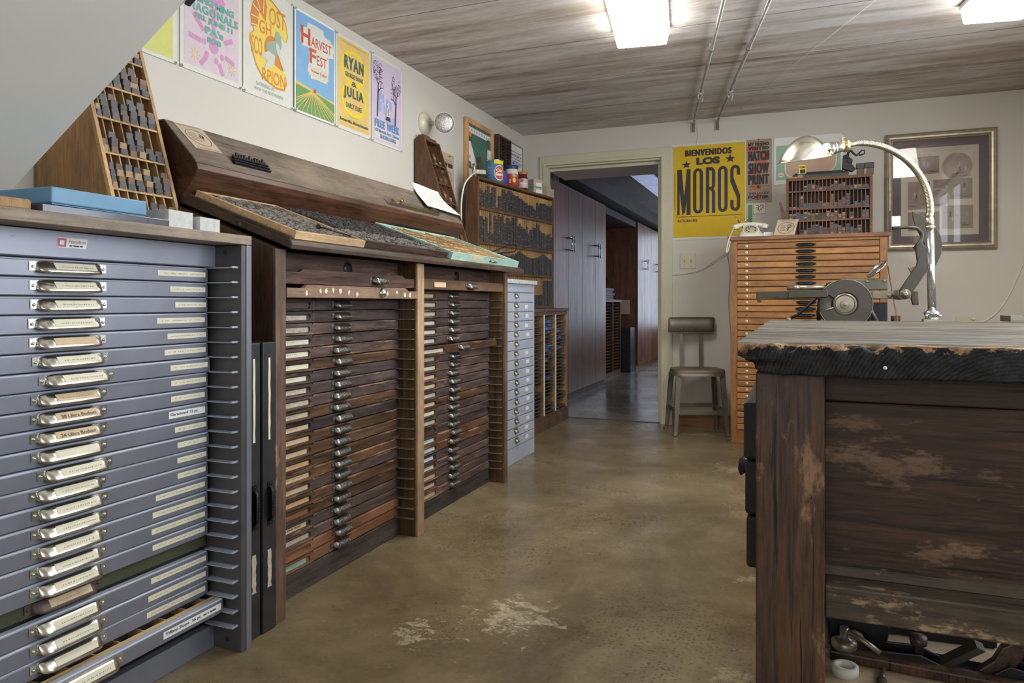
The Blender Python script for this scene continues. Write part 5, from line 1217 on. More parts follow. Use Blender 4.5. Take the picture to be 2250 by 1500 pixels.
# framed sports print
def framed():
    x0,x1,z0,z1=.590,1.262,1.327,2.144; t=thing('framed_print','large framed sepia print of sporting scenes under glass on the right wall end','picture',(x0,YB,z0))
    m=MB(); pr=[(0,0),(0,.022),(.008,.028),(.018,.020),(.024,.026),(.034,.024),(.042,.014),(.046,.016),(.050,.010),(.050,0)]
    rs=[]
    for (cx,cz,sx,sz) in ((x0,z0,1,1),(x1,z0,-1,1),(x1,z1,-1,-1),(x0,z1,1,-1),(x0,z0,1,1)): rs.append([(cx+sx*a,YB-.004-b,cz+sz*a) for a,b in pr])
    m.rings(rs,False,None,False); m.build('frame',mat('champagne_frame',(0.40,0.345,0.27),.35,.6,var=.15,vs=20),t,world=True)
    m=MB(); m.box(x0+.045,x1-.045,YB-.010,YB-.006,z0+.045,z1-.045); m.build('mat_board',mat('plum_mat',(0.105,0.065,0.072),.6,var=.1),t,world=True)
    a0,a1,b0,b1=x0+.10,x1-.105,z0+.10,z1-.105
    M=sheet((a0,YB-.0105,b0),(1,0,0),(0,0,1),a1-a0,b1-b0); m=MB(); m.M=M; rectp(m,0,1,0,1,0,0)
    rr=random.Random(17)
    def pic(u0,u1,v0,v1,mi,e=False):
        if e: ell(m,(u0+u1)/2,(v0+v1)/2,(u1-u0)/2+.012,(v1-v0)/2+.012,3,1.6,30); ell(m,(u0+u1)/2,(v0+v1)/2,(u1-u0)/2,(v1-v0)/2,mi,2,30)
        else: rectp(m,u0,u1,v0,v1,mi,1)
        for k in range(4):
            u=u0+(u1-u0)*rr.uniform(.2,.8); v=v0+(v1-v0)*rr.uniform(.3,.65); s=.022; mm=rr.choice([4,4,5,5,3])
            ell(m,u,v+s*1.3,s*.3,s*.3,mm,3,8); pg(m,[(u-s*.35,v),(u+s*.35,v),(u+s*.5,v+s),(u-s*.4,v+s)],mm,3); ln(m,(u-s*.1,v),(u-s*.6,v-s*1.3),s*.35,mm,3.2,1.2); ln(m,(u+s*.1,v),(u+s*.5,v-s*1.2),s*.35,mm,3.3,1.2); ln(m,(u,v+s*.8),(u+s*1.2*rr.choice([-1,1]),v+s*rr.uniform(.2,1.4)),s*.22,mm,3.4,1.2)
        for k in range(3): u=rr.uniform(u0,u1*.8+u0*.2); v=v0+(v1-v0)*rr.uniform(.1,.25); ln(m,(u,v),(min(u1-.02,u+.1),v),.006,4,2.6,1)
    rectp(m,.06,.95,.05,.96,3,.6); rectp(m,.07,.94,.06,.95,0,.8)
    pic(.10,.50,.70,.90,1); pic(.54,.92,.62,.92,2,True); pic(.09,.38,.30,.62,2); pic(.42,.92,.40,.63,1); pic(.36,.62,.32,.52,2,True); pic(.09,.50,.06,.27,1); pic(.54,.93,.07,.33,2)
    m.build('print',[flat('print_cream',(0.50,0.44,0.35)),flat('print_sepia',(0.24,0.18,0.15)),flat('print_brown',(0.27,0.20,0.16)),flat('print_tan',(0.44,0.37,0.29)),flat('print_dark',(0.07,0.05,0.045)),flat('print_mid',(0.36,0.30,0.24))],t,world=True,recalc=False)
    mt,nt,b=base_mat('picture_glass'); nt.nodes.remove(b); tr=N(nt,'ShaderNodeBsdfTransparent'); gl=N(nt,'ShaderNodeBsdfGlossy'); gl.inputs['Roughness'].default_value=.02; fr=N(nt,'ShaderNodeFresnel'); fr.inputs[0].default_value=1.52; mx=N(nt,'ShaderNodeMixShader')
    nt.links.new(mth(nt,'MULTIPLY',fr.outputs[0],1.15,True),mx.inputs[0]); nt.links.new(tr.outputs[0],mx.inputs[1]); nt.links.new(gl.outputs[0],mx.inputs[2]); nt.links.new(mx.outputs[0],nt.nodes['Material Output'].inputs[0])
    m=MB(); m.add([(x0+.046,YB-.0145,z0+.046),(x1-.046,YB-.0145,z0+.046),(x1-.046,YB-.0145,z1-.046),(x0+.046,YB-.0145,z1-.046)],[(0,1,2,3)]); m.build('glass_pane',mt,t,world=True)
framed()
# switch plate, emblem plate, outlet, ruler, wires
def switch():
    t=thing('light_switch','beige double light switch plate below the yellow poster','light switch',(-.782,YB,1.285))
    m=MB(); m.box(-.843,-.720,YB-.007,YB,1.226,1.343); m.build('plate',M_PLATE,t,world=True,bevel=.003)
    for x in (-.808,-.757):
        m=MB(); m.box(x-.006,x+.006,YB-.009,YB-.005,1.272,1.297); m.prism([(YB-.008,1.275),(YB-.018,1.288),(YB-.008,1.292)],'x',x-.004,x+.004); m.build('toggle',mat('toggle_%d'%(x*1000),(.5,.46,.34),.4,var=0),t,world=True)
        for z in (1.247,1.322): m=MB(); m.lathe([(.003,0),(.003,.001),(.001,.0015)],(x,YB-.007,z),(0,-1,0),8); m.build('screw',M_IRONL,t,world=True)
switch()
def emblem():
    t=thing('phone_socket','cream wall plate with a black griffin-like emblem below the brown poster','wall plate',(-.25,YB,1.67))
    m=MB(); m.box(-.296,-.209,YB-.010,YB,1.630,1.713); m.build('plate',M_CREAM,t,world=True,bevel=.003)
    m=MB(); m.M=sheet((-.296,YB-.0103,1.630),(1,0,0),(0,0,1),.087,.083)
    for a,b in (((.2,.75),(.35,.8)),((.35,.8),(.45,.65)),((.45,.65),(.4,.45)),((.4,.45),(.5,.25)),((.5,.25),(.6,.45)),((.6,.45),(.78,.55)),((.78,.55),(.8,.8)),((.8,.8),(.62,.82)),((.62,.82),(.55,.65)),((.3,.3),(.4,.45)),((.55,.65),(.45,.65)),((.22,.55),(.35,.6)),((.7,.3),(.6,.45)),((.66,.68),(.72,.74))): ln(m,a,b,.045,0,1)
    for k in range(12): ell(m,.15+.14*(k%6),.08 if k<6 else .92,.015,.015,0,1,8)
    m.build('emblem',M_INK,t,world=True,recalc=False)
emblem()
m=MB(); m.box(-.334,-.304,YB-.005,YB,1.50,1.70); tag(m.build('green_ruler',mat('green_strip',(0.10,0.24,0.07),.5,var=.1)),'short green strip pinned upright on the wall above the telephone','ruler')
def outlet():
    t=thing('wall_outlet','beige wall outlet with a plug, just above the workbench far edge','outlet',(1.08,YB,.84))
    m=MB(); m.box(1.024,1.135,YB-.006,YB,.775,.868); m.build('plate',M_PLATE,t,world=True,bevel=.003)
    m=MB(); m.box(1.062,1.092,YB-.028,YB-.006,.805,.825); m.lathe([(.009,0),(.011,.012),(.006,.02)],(1.125,YB-.006,.85),(0,-1,0),10); m.build('plug',M_CREAMP,t,world=True,bevel=.002)
    return t
T_OUT=outlet()
def wire(label,pts,r=.0022,mt=None,name='wire',parent=None):
    # smooth catmull-rom
    P=[Vector(p) for p in pts]; out=[]
    for i in range(len(P)-1):
        a=P[max(i-1,0)];b=P[i];c=P[i+1];d=P[min(i+2,len(P)-1)]
        for k in range(6):
            t=k/6; out.append(.5*((2*b)+(c-a)*t+(2*a-5*b+4*c-d)*t*t+(3*b-a-3*c+d)*t**3))
    out.append(P[-1]); m=MB(); m.sm=True; m.tube(out,r,6); o=m.build(name,mt or M_WIRE,parent,world=True); return o if parent else tag(o,label,'cable')
yw=YB-.006
wire(None,[at(x,y,y=yw) for x,y in ((2112,707),(2140,707),(2162,706),(2190,686),(2215,652),(2238,602),(2249,575))],.0035,M_WIREW,'power_cord',T_OUT)
wire('thin pale wire sagging across the wall below the light switch',[at(x,y,y=yw) for x,y in ((1475,603),(1500,603),(1540,594),(1575,574),(1602,556))],.0018)
wire('second thin pale wire running just under the first across the wall',[at(x,y,y=yw-.003) for x,y in ((1475,604),(1510,600),(1545,590),(1580,566),(1602,553))],.0018)
wire('thin wire hanging down the wall beside the door casing',[at(x,y,y=yw) for x,y in ((1473,524),(1476,545),(1474,575),(1475,603))],.0018)
wire('thin grey wire hanging beside the orange flat file to the floor',[at(x,y,y=yw) for x,y in ((1600,515),(1599,560),(1604,600),(1601,660),(1603,700),(1606,735))],.002,mat('grey_wire',(.2,.2,.19),.5,var=0))
wire('thin pale wire running along the top of the wall from the conduit',[at(x,y,y=yw) for x,y in ((1531,280),(1533,296),(1530,318))],.0015)

# round white wall lamp with sealed-beam head
def beam_lamp():
    c=Vector((XL,3.93,2.078)); t=thing('wall_spotlight','white round wall spotlight with a ribbed glass lens, above the dark rack','lamp',c)
    m=MB(); m.lathe([(.072,0),(.072,.004),(.066,.022),(.045,.038),(.024,.046),(.018,.046)],c,(1,0,0),32); m.build('base',M_CREAMP,t,world=True)
    m=MB(); h=c+Vector((.20,.01,0.0)); m.tube([c+Vector((.044,0,0)),c+Vector((.075,.004,-.003)),c+Vector((.105,.01,0))],[.014,.012,.014],12); m.build('arm',M_CREAMP,t,world=True)
    ax=Vector((.85,-1.0,-.12)).normalized(); hc=at(976,270,x=XL+.155); 
    m=MB(); m.lathe([(.016,-.058),(.027,-.046),(.046,-.023),(.061,0),(.064,.003),(.064,.008)],hc,ax,32); m.build('reflector_shell',M_CREAMP,t,world=True)
    m=MB(); m.lathe([(.0625,.007),(.061,.011),(.046,.016),(.023,.020),(.0001,.0215)],hc,ax,32,sm=True); 
    lens=mat('sealed_beam_lens',(0.40,0.39,0.36),.25,.45,var=.35,vs=40,bmp=.9,bs=120); m.build('lens',lens,t,world=True)
    m=MB(); a=Vector((0,0,1)); a=(a-ax*a.dot(ax)).normalized(); b=ax.cross(a)
    for k in range(-5,6):
        s=k*.0098; L=math.sqrt(max(0,.058**2-s*s))
        pp=[hc+a*s+b*(L*q)+ax*(.0218-.0125*((s*s+(L*q)**2)/.0038)) for q in (-1,-.5,0,.5,1)]; m.tube(pp,.0012,5)
    for k in range(-5,6):
        s=k*.0098; L=math.sqrt(max(0,.035**2-s*s)) if abs(s)<.035 else 0
        if L: m.tube([hc+b*s+a*(L*q)+ax*(.0218-.0125*((s*s+(L*q)**2)/.0038)) for q in (-1,0,1)],.0012,5)
    m.build('lens_ribs',lens,t,world=True)
    m=MB(); m.tube([hc-ax*.05,(hc-ax*.05)*.4+(c+Vector((.10,.01,0)))*.6,c+Vector((.095,.01,0))],[.024,.016,.014],12); m.build('swivel',M_CREAMP,t,world=True)
beam_lamp()

# things on top of the lead rack
def rackx(px):
    lo,hi=0.0,RW
    for _ in range(40):
        mid=(lo+hi)/2; p=RM@Vector((mid,-.05,RZ)); u=(C_*p.x+S_*p.y)/(-S_*p.x+C_*p.y)*F_PX+1125
        if u<px: lo=mid
        else: hi=mid
    return RM@Vector(((lo+hi)/2,-.052,RZ+.004))
def cyl_text(mb,s,c,r,a0,a1,z0,z1,mi,bold=.02):
    vs,fs,b=text_polys(s,bold); n=len(mb.v)
    P=[]
    for x,y in vs:
        a=a0+(a1-a0)*(x-b[0])/(b[1]-b[0]); z=z0+(z1-z0)*(y-b[2])/(b[3]-b[2]); P.append((c[0]+r*math.cos(a),c[1]+r*math.sin(a),c[2]+z))
    mb.add(P,fs,mi,False)
def cyl_patch(mb,c,r,a0,a1,z0,z1,mi,oval=False,n=16):
    if not oval:
        for k in range(n):
            p=a0+(a1-a0)*k/n;q=a0+(a1-a0)*(k+1)/n
            mb.add([(c[0]+r*math.cos(a),c[1]+r*math.sin(a),c[2]+z) for a,z in ((p,z0),(q,z0),(q,z1),(p,z1))],[(0,1,2,3)],mi,False)
    else:
        for k in range(n):
            p=-1+2*k/n;q=-1+2*(k+1)/n; ac,ah=(a0+a1)/2,(a1-a0)/2; zc,zh=(z0+z1)/2,(z1-z0)/2; f=lambda t:zh*math.sqrt(max(0,1-t*t))
            mb.add([(c[0]+r*math.cos(ac+ah*t_),c[1]+r*math.sin(ac+ah*t_),c[2]+z) for t_,z in ((p,zc-f(p)),(q,zc-f(q)),(q,zc+f(q)),(p,zc+f(p)))],[(0,1,2,3)],mi,False)
MFA=math.atan2(-.93,.43)  # angle of the camera side of the cans
def rack_top():
    c=rackx(1088); t=thing('tin_can','tall blue tin can with a red round label on the corner rack','tin can',c)
    fa=math.atan2(-c.y,-c.x)
    blue=flat('tin_blue',(0.09,0.24,0.44),.3); 
    m=MB(); m.lathe([(.060,0),(.060,.155)],c,n=32); 
    cyl_patch(m,c,.0604,fa-.1,fa+1.3,.012,.12,1,True); cyl_patch(m,c,.0606,fa-.05,fa+1.25,.018,.114,2,True); cyl_patch(m,c,.0606,fa-.1,fa+1.2,.128,.154,3); cyl_text(m,'Coz',c,.0612,fa+.15,fa+1.0,.072,.095,1,.04); cyl_text(m,'Sani',c,.0612,fa+.05,fa+1.1,.045,.068,1,.04)
    for k in range(5): cyl_text(m,'- --- -- -',c,.0609,fa-.95,fa-.35,.02+.02*k,.022+.02*k,1,0)
    cyl_patch(m,c,.0612,fa-.62,fa-.48,.128,.138,2,True)
    m.build('body',[blue,M_PAPER,M_RED,M_BRYEL],t,world=True)
    m=MB(); m.lathe([(.0605,.152),(.062,.154),(.062,.160),(.057,.160),(.056,.154),(.0001,.153)],c,n=32); m.lathe([(.0605,-.001),(.062,0),(.0605,.004)],c,n=32); m.build('rim',M_CHROME,t,world=True)
    c=rackx(1110)+Vector((-.035,.03,0)); m=MB(); m.box(c.x-.03,c.x+.03,c.y-.03,c.y+.03,c.z,c.z+.115)
    tag(m.build('small_box',flat('box_blue',(0.06,0.10,0.42),.4),None,bevel=.002),'small deep blue box squeezed between the blue can and the red canister','box')
    c=rackx(1125); t=thing('canister','red canister with a navy plastic lid on the corner rack','canister',c); fa=math.atan2(-c.y,-c.x)
    m=MB(); m.lathe([(.046,0),(.046,.115),(.045,.14)],c,n=28); cyl_patch(m,c,.0464,fa-1.5,fa+1.5,.10,.135,1); cyl_patch(m,c,.0466,fa+.15,fa+.7,.035,.07,2,True); cyl_text(m,'IN',c,.0467,fa+.15,fa+.8,.078,.094,1,.03); cyl_patch(m,c,.0466,fa-.35,fa-.2,.03,.06,1); m.build('body',[flat('canister_red',(0.50,0.07,0.05),.35),M_PAPERW,M_BRYEL],t,world=True)
    m=MB(); m.lathe([(.047,.136),(.049,.138),(.049,.160),(.046,.163),(.0001,.162)],c,n=28); m.build('lid',flat('lid_navy',(0.03,0.04,0.14),.4),t,world=True)
    c=rackx(1149); t=thing('glass_jar','brown jar with an orange lid and pink label on the corner rack','jar',c); fa=math.atan2(-c.y,-c.x)
    m=MB(); m.lathe([(.036,0),(.041,.006),(.041,.095),(.036,.107),(.033,.112),(.033,.128)],c,n=28); m.build('body',mat('brown_jar',(0.075,0.03,0.02),.1,var=.1,coat=.5),t,world=True)
    m=MB(); cyl_patch(m,c,.0415,fa-1.6,fa+1.6,.02,.09,0); cyl_text(m,'~~ ~~~ ~',c,.0419,fa-.5,fa+1,.045,.06,1,.04); cyl_patch(m,c,.0418,fa-.5,fa+.2,.065,.085,2,True); m.build('label',[flat('label_pink',(0.66,0.42,0.45),.4),M_PAPER,M_RED],t,world=True)
    m=MB(); m.lathe([(.035,.124),(.036,.126),(.036,.142),(.033,.145),(.0001,.144)],c,n=28); m.build('lid',flat('lid_orange',(0.62,0.17,0.04),.4),t,world=True)
    pat=mat('patterned_box',(0.42,0.42,0.38),.6,var=.6,vs=170)
    c=rackx(1174); U=Vector((RM[0][0],RM[1][0],0)); ang=math.atan2(U.y,U.x)-math.pi/2
    for k,(lb,h) in enumerate((('lower patterned grey and white card box beside the jar',.050),('upper patterned grey and white card box beside the jar',.050))):
        t=thing('card_box',lb,'box',c+Vector((0,0,.051*k)),ang-.35)
        m=MB(); m.box(-.045,.045,-.045,.05,0,.049,0); m.build('body',[pat],t,bevel=.001)
        if k==1: m=MB(); m.box(-.046,.046,-.046,.051,.040,.060); m.build('lid',M_KRAFT,t)
        m=MB(); m.box(.0455,.046,-.02,.04,.006,.034); m.build('label_card',M_PAPER,t)
    for px,lb,w in ((1197,'kraft cardboard box at the right end of the corner rack, nearer one',.032),(1208,'kraft cardboard box at the very right end of the corner rack, against the door casing',.022)):
        c=rackx(px); t=thing('kraft_box',lb,'box',c,ang); m=MB(); m.box(-.03,.042,-w,w,0,.085 if w>.03 else .07); m.build('body',M_KRAFT,t,bevel=.001)
        m=MB(); m.box(-.031,.043,-w,w,.05,.052); m.build('flap_seam',M_TAN,t)
    # white power strip and its cord on the left end
    a=rackx(1048); b=rackx(1064); d=(b-a)
    t=thing('power_strip','white plug strip lying on the left end of the corner rack','power strip',a)
    c=at(1055,381,x=a.x+.03); m=MB(); m.M=frame_M(c+Vector((-.01,-.06,-.012)),(.15,1,.12),(0,-.12,1)); m.box(0,.11,0,.028,-.02,.02); m.build('body',M_CREAMP,t,world=True,bevel=.004)
    m=MB(); 
    m.M=frame_M(c+Vector((.0115,-.06,-.012)),(.15,1,.12),(0,-.12,1))
    for k in range(3): m.lathe([(.009,0),(.009,.002)],(.022+.033*k,.014,.0),(0,0,1),10)
    m.build('socket',M_PLATE,t,world=True)
    p=[c+Vector((-.01,-.06,-.005)),at(1035,386,x=-1.93),at(1022,402,x=-1.95),at(1016,425,x=-1.96),at(1013,455,x=-1.97),at(1014,500,x=-1.98)]
    wire(None,p,.0055,M_WIREW,'power_cord',t)
    # dark wooden stick and small metal cylinder
    c=at(1058,372,x=-2.00); m=MB(); m.M=Matrix.Translation(c)@Matrix.Rotation(.18,4,'X'); m.box(-.02,-.006,-.022,.022,-.07,.085)
    tag(m.build('wooden_stick',M_WDARK,None,bevel=.002),'dark tapered wooden stick leaning on the bulletin board','stick')
    c=at(1042,374,x=-2.02); m=MB(); m.lathe([(.014,-.05),(.016,-.045),(.016,.02),(.010,.03),(.010,.045)],c,(0,-.25,1),14); tag(m.build('metal_cylinder',M_IRONL),'short grey metal cylinder behind the plug strip','cylinder')
    # bulletin board
    t=thing('bulletin_board','pine-framed green bulletin board standing against the left wall','bulletin board',(XL,4.50,1.83))
    y0,y1,z0,z1=4.500,4.985,1.806,2.262
    m=MB(); m.box(XL+.006,XL+.012,y0+.02,y1-.02,z0+.02,z1-.02); m.build('board',flat('board_green',(0.075,0.165,0.115)),t,world=True)
    m=MB(); 
    for q in ((y0,y0+.035,z0,z1),(y1-.035,y1,z0,z1),(y0+.035,y1-.035,z0,z0+.035),(y0+.035,y1-.035,z1-.035,z1)): m.box(XL+.002,XL+.028,*q)
    m.build('frame',wood('light_frame',(.42,.25,.12),(.56,.36,.19),'z',.5),t,world=True,bevel=.002)
    m=MB(); m.M=sheet((XL+.013,y0,z0),(0,1,0),(0,0,1),y1-y0,z1-z0); rectp(m,.09,.92,.80,.89,0,1); 
    for k in range(9): T(m,'*',.12+.09*k,.16+.09*k,.825,.865,1,3,0)
    pg(m,[(.10,.62),(.17,.68),(.26,.56),(.40,.34),(.36,.24),(.26,.20),(.20,.34),(.12,.36)],0,1.5); ell(m,.16,.42,.03,.035,2,3); ell(m,.175,.77,.045,.05,3,2); ell(m,.175,.70,.05,.04,4,2.2); rectp(m,.10,.30,.08,.24,5,1.2); rectp(m,.80,.93,.50,.66,0,2); rectp(m,.80,.90,.66,.82,6,2); rectp(m,.82,.90,.52,.60,5,3)
    m.build('pinned_paper',[M_PAPER,M_INK,M_TAN2,flat('pin_orange',(.7,.27,.04)),M_TYPED[2],M_PAPERW,M_DKG],t,world=True,recalc=False)
    # small empty dark rack
    t=thing('small_type_tray','small dark empty wooden tray with louvre-like slots against the left wall','type tray',(XL,5.02,1.9))
    y0,y1,z0,z1=5.03,5.30,1.84,2.255
    m=MB(); m.box(XL+.002,XL+.008,y0,y1,z0,z1); m.box(XL+.002,XL+.045,y0,y0+.03,z0,z1); m.box(XL+.002,XL+.045,y1-.012,y1,z0,z1); m.box(XL+.002,XL+.045,y0,y1,z1-.015,z1); m.box(XL+.002,XL+.045,y0,y1,z0,z0+.012); m.build('frame',M_WDARK,t,world=True,bevel=.001)
    m=MB()
    for y in (y0+.075,y0+.17): m.box(XL+.008,XL+.042,y-.004,y+.004,z0,z1)
    for k in range(17): m.box(XL+.008,XL+.036,y0+.03,y1-.012,z0+.02+k*.0235,z0+.0235+k*.0235)
    m.build('slats',M_WDARK,t,world=True)
    # small framed sign
    M_,w,h=left_sheet(5.335,5.60,1.99,2.255,.02); t=thing('framed_sign','small framed white sign with blue lettering reading American in the corner','sign',M_.translation)
    m=MB(); m.M=M_; rectp(m,0,1,0,1,0,0); T(m,'AMERICAN',.12,.88,.36,.52,1,2,.02); T(m,'-- --------- --',.10,.90,.64,.70,1,2,.04); rectp(m,.10,.90,.56,.585,2,1); rectp(m,.10,.90,.76,.785,2,1); T(m,'~~~~~~',.25,.75,.14,.22,3,2,0); m.build('sheet',[M_PAPER,M_BLU,M_RED,M_INK],t,world=True,recalc=False)
    m=MB()
    for q in ((5.33,5.337,1.985,2.26),(5.598,5.605,1.985,2.26),(5.33,5.605,1.985,1.992),(5.33,5.605,2.253,2.26)): m.box(XL+.002,XL+.026,*q)
    m.build('frame',M_IRONL,t,world=True)
rack_top()
# ================================================================== RIGHT SIDE
# ---- industrial chair
def chair():
    o=at(1538,957,y=5.285); t=thing('metal_chair','small worn grey-green metal chair with a curved steel seat against the wall','chair',(-.632,5.275,0),YAW)
    # seat
    m=MB(); n=24; pts=[]
    for k in range(n):
        a=2*math.pi*k/n; c,s=math.cos(a),math.sin(a); e=.42 if s<0 else .7
        pts.append((.190*math.copysign(abs(c)**e,c)*(1 if s<0 else .98),.14+.155*math.copysign(abs(s)**e,s)))
    rs=[[(x*k,.14+(y-.14)*k,z+(-.006 if False else 0)) for x,y in pts] for k,z in ((.985,.428),(1.0,.434),(1.0,.462),(.985,.472),(.93,.476),(.6,.470),(.25,.468))]
    m.rings(rs,True,0,True); m.build('seat',[M_SEAT],t)
    m=MB(); m.rings([[(x*k,.14+(y-.14)*k,z) for x,y in pts] for k,z in ((1.004,.428),(1.004,.455),(.996,.455),(.996,.428),(1.004,.428))],False,None,True); m.build('seat_skirt',M_CHAIR,t)
    for sx,y0,y1 in ((-1,.015,-.01),(1,.015,-.01),(-1,.255,.285),(1,.255,.285)):
        m=MB(); a=Vector((sx*.158,y0,.44)); b=Vector((sx*.186,y1,.03)); c=Vector((sx*.193,y1+(-.006 if y1<.1 else .006),.0))
        w=.017
        L=[]
        for p,q in ((a,w*1.1),(a.lerp(b,.5),w),(b,w*.8),(c,w*.75)):
            L.append([(p.x-q,p.y-q*.2,p.z),(p.x+q,p.y-q*.2,p.z),(p.x+q,p.y+q*.9,p.z),(p.x+q-.004,p.y+q*.9,p.z),(p.x+q-.004,p.y,p.z),(p.x-q+.004,p.y,p.z),(p.x-q+.004,p.y+q*.9,p.z),(p.x-q,p.y+q*.9,p.z)] if y1<.1 else
             [(p.x-q,p.y+q*.2,p.z),(p.x+q,p.y+q*.2,p.z),(p.x+q,p.y-q*.9,p.z),(p.x+q-.004,p.y-q*.9,p.z),(p.x+q-.004,p.y,p.z),(p.x-q+.004,p.y,p.z),(p.x-q+.004,p.y-q*.9,p.z),(p.x-q,p.y-q*.9,p.z)])
        m.rings(L,True,None,False); leg=m.build('leg',M_CHAIR,t)
        m=MB(); m.lathe([(.016,0),(.019,.004),(.016,.012)],(c.x,c.y+.008,0),n=12); m.build('foot_cap',M_CHAIR,leg)
    for (a,b,z) in (((-.172,.012),(.172,.012),.165),((-.17,.268),(.17,.268),.185),((-.174,.02),(-.174,.262),.175),((.174,.02),(.174,.262),.175)):
        m=MB(); dx=.006 if abs(a[0]-b[0])<.01 else 0; dy=0 if dx else .004
        m.box(min(a[0],b[0])-dx,max(a[0],b[0])+dx,min(a[1],b[1])-dy,max(a[1],b[1])+dy,z-.016,z+.016); m.build('stretcher',M_CHAIR,t,bevel=.002)
    for x in (-.075,.072):
        m=MB(); L=[]
        for y,z in ((.262,.43),(.285,.47),(.290,.55),(.296,.73),(.300,.80)): L.append([(x-.0125,y,z),(x+.0125,y,z),(x+.0125,y+.004,z),(x-.0125,y+.004,z)])
        m.rings(L,True,None,False); m.build('back_post',M_STEELD if False else M_CHAIR,t)
    m=MB(); n=14; L=[]
    for k in range(n+1):
        x=-.175+.35*k/n; y=.296-.000+.020*(1-(x/.175)**2)-.012; q=.003
        h=.058*(1 if 0<k<n else .80); h=h if k not in(1,n-1) else h*1.0
        L.append([(x,y-.005,.79-h),(x,y,.79-h-.002),(x,y+.005,.79-h),(x,y+.005,.79+h),(x,y,.79+h+.002),(x,y-.005,.79+h)])
    m.rings(L,True,None,True); m.build('backrest',M_CHAIR,t)
    m=MB(); pts=[(-.172,.735),(-.172,.845),(.172,.845),(.172,.735),(-.172,.735)]
    m.tube([(a,.286+.019*(1-(a/.175)**2)-.012,b) for a,b in [(-.174,.742),(-.174,.838),(-.165,.848),(-.09,.849),(0,.849),(.09,.849),(.165,.848),(.174,.838),(.174,.742),(.165,.732),(.09,.731),(0,.731),(-.09,.731),(-.165,.732),(-.174,.742)]],.0045,6); m.build('rolled_rim',M_SEAT,t)
    for x in (-.075,.072): m=MB(); m.lathe([(.008,0),(.008,.003),(.004,.006)],(x,.288,.765),(0,-1,0),8); m.build('rivet',M_SEAT,t)
chair()

# ---- orange oak flat file
X0,X1,YF_=-.415,.545,5.10
def flat_file():
    t=thing('flat_file_cabinet','tall orange oak cabinet of thirty shallow drawers with black pulls','cabinet',((X0+X1)/2,YF_,0))
    B=lambda mb,n,mt,p=t,bv=.002: mb.build(n,mt,p,world=True,bevel=bv)
    for x0,x1 in ((X0,X0+.042),(X1-.045,X1)):
        m=MB(); m.box(x0,x1,YF_,5.66,0,1.385); B(m,'side_panel',M_WORANGEV)
    m=MB(); m.box(X0+.04,X1-.04,YF_+.025,5.66,.0,1.385); B(m,'carcase',M_WDARK)
    m=MB(); m.box(X0-.015,X1+.015,YF_-.018,5.67,1.385,1.412); B(m,'top',M_WORANGET,bv=.004)
    m=MB(); m.box(X0+.042,X1-.045,YF_+.002,YF_+.03,1.368,1.386); B(m,'top_rail',M_WORANGE)
    m=MB(); m.box(X0+.042,X1-.045,YF_+.004,YF_+.03,0,.088); B(m,'plinth',M_WORANGE)
    W=X1-X0-.087-.004; P=.0425
    d=MB(); d.prism([(0,-.0193),(-.002,-.017),(-.002,.015),(0,.0185),(.03,.0185),(.03,-.0193)],'x',0,W); de=d.build('tmp',M_WORANGE,None); dd=de.data; bpy.data.objects.remove(de)
    hb=MB(); hb.sm=True
    hb.box(-.062,.062,-.0015,0,-.008,.008)
    rs=[]
    for x,s in ((-.050,.25),(-.044,.75),(-.036,1),(.036,1),(.044,.75),(.050,.25)): rs.append([(x,-a*s,b*(.5+.5*s)) for a,b in ((0,.011),(.008,.010),(.016,.004),(.020,-.006),(.017,-.011),(.010,-.002),(0,.004))])
    hb.rings(rs,True)
    for k in range(11): hb.tube([(-.034+k*.0068,-.014,.0065),(-.034+k*.0068,-.0205,-.004),(-.034+k*.0068,-.019,-.011)],.0016,5)
    he=hb.build('tmp',M_BLACKM,None); hd=he.data; bpy.data.objects.remove(he)
    kb=MB(); kb.lathe([(.009,0),(.009,.003),(.006,.0045),(.0001,.005)],(0,0,0),(0,-1,0),16,0); kb.lathe([(.0025,.0051),(.0001,.0056)],(0,0,0),(0,-1,0),8,1)
    ke=kb.build('tmp',[mat('ivory_disc',(.75,.70,.55),.4,var=0),M_INK],None); kd=ke.data; bpy.data.objects.remove(ke)
    kb2=MB(); kb2.lathe([(.0065,0),(.0065,.0015),(.0001,.0016)],(0,0,0),(0,-1,0),14); k2=kb2.build('tmp',M_WORANGET,None); kd2=k2.data; bpy.data.objects.remove(k2)
    r=random.Random(31)
    for k in range(30):
        z=1.345-P*k; o=bpy.data.objects.new('drawer',dd); COL.objects.link(o); o.parent=t
        md=o.modifiers.new('bevel','BEVEL'); md.width=.0012; md.segments=2; md.limit_method='ANGLE'
        o.location=Vector((X0+.044,YF_+r.uniform(-.001,.002)+(-.004 if k==19 else 0),z))-t.location
        h=bpy.data.objects.new('pull',hd); COL.objects.link(h); h.parent=o; h.location=(W/2+r.uniform(-.003,.003),-.002,.0)
        kn=bpy.data.objects.new('number_disc',kd if k not in (11,13) else kd2); COL.objects.link(kn); kn.parent=o; kn.location=(.062+r.uniform(-.001,.001),-.002,0)
flat_file()

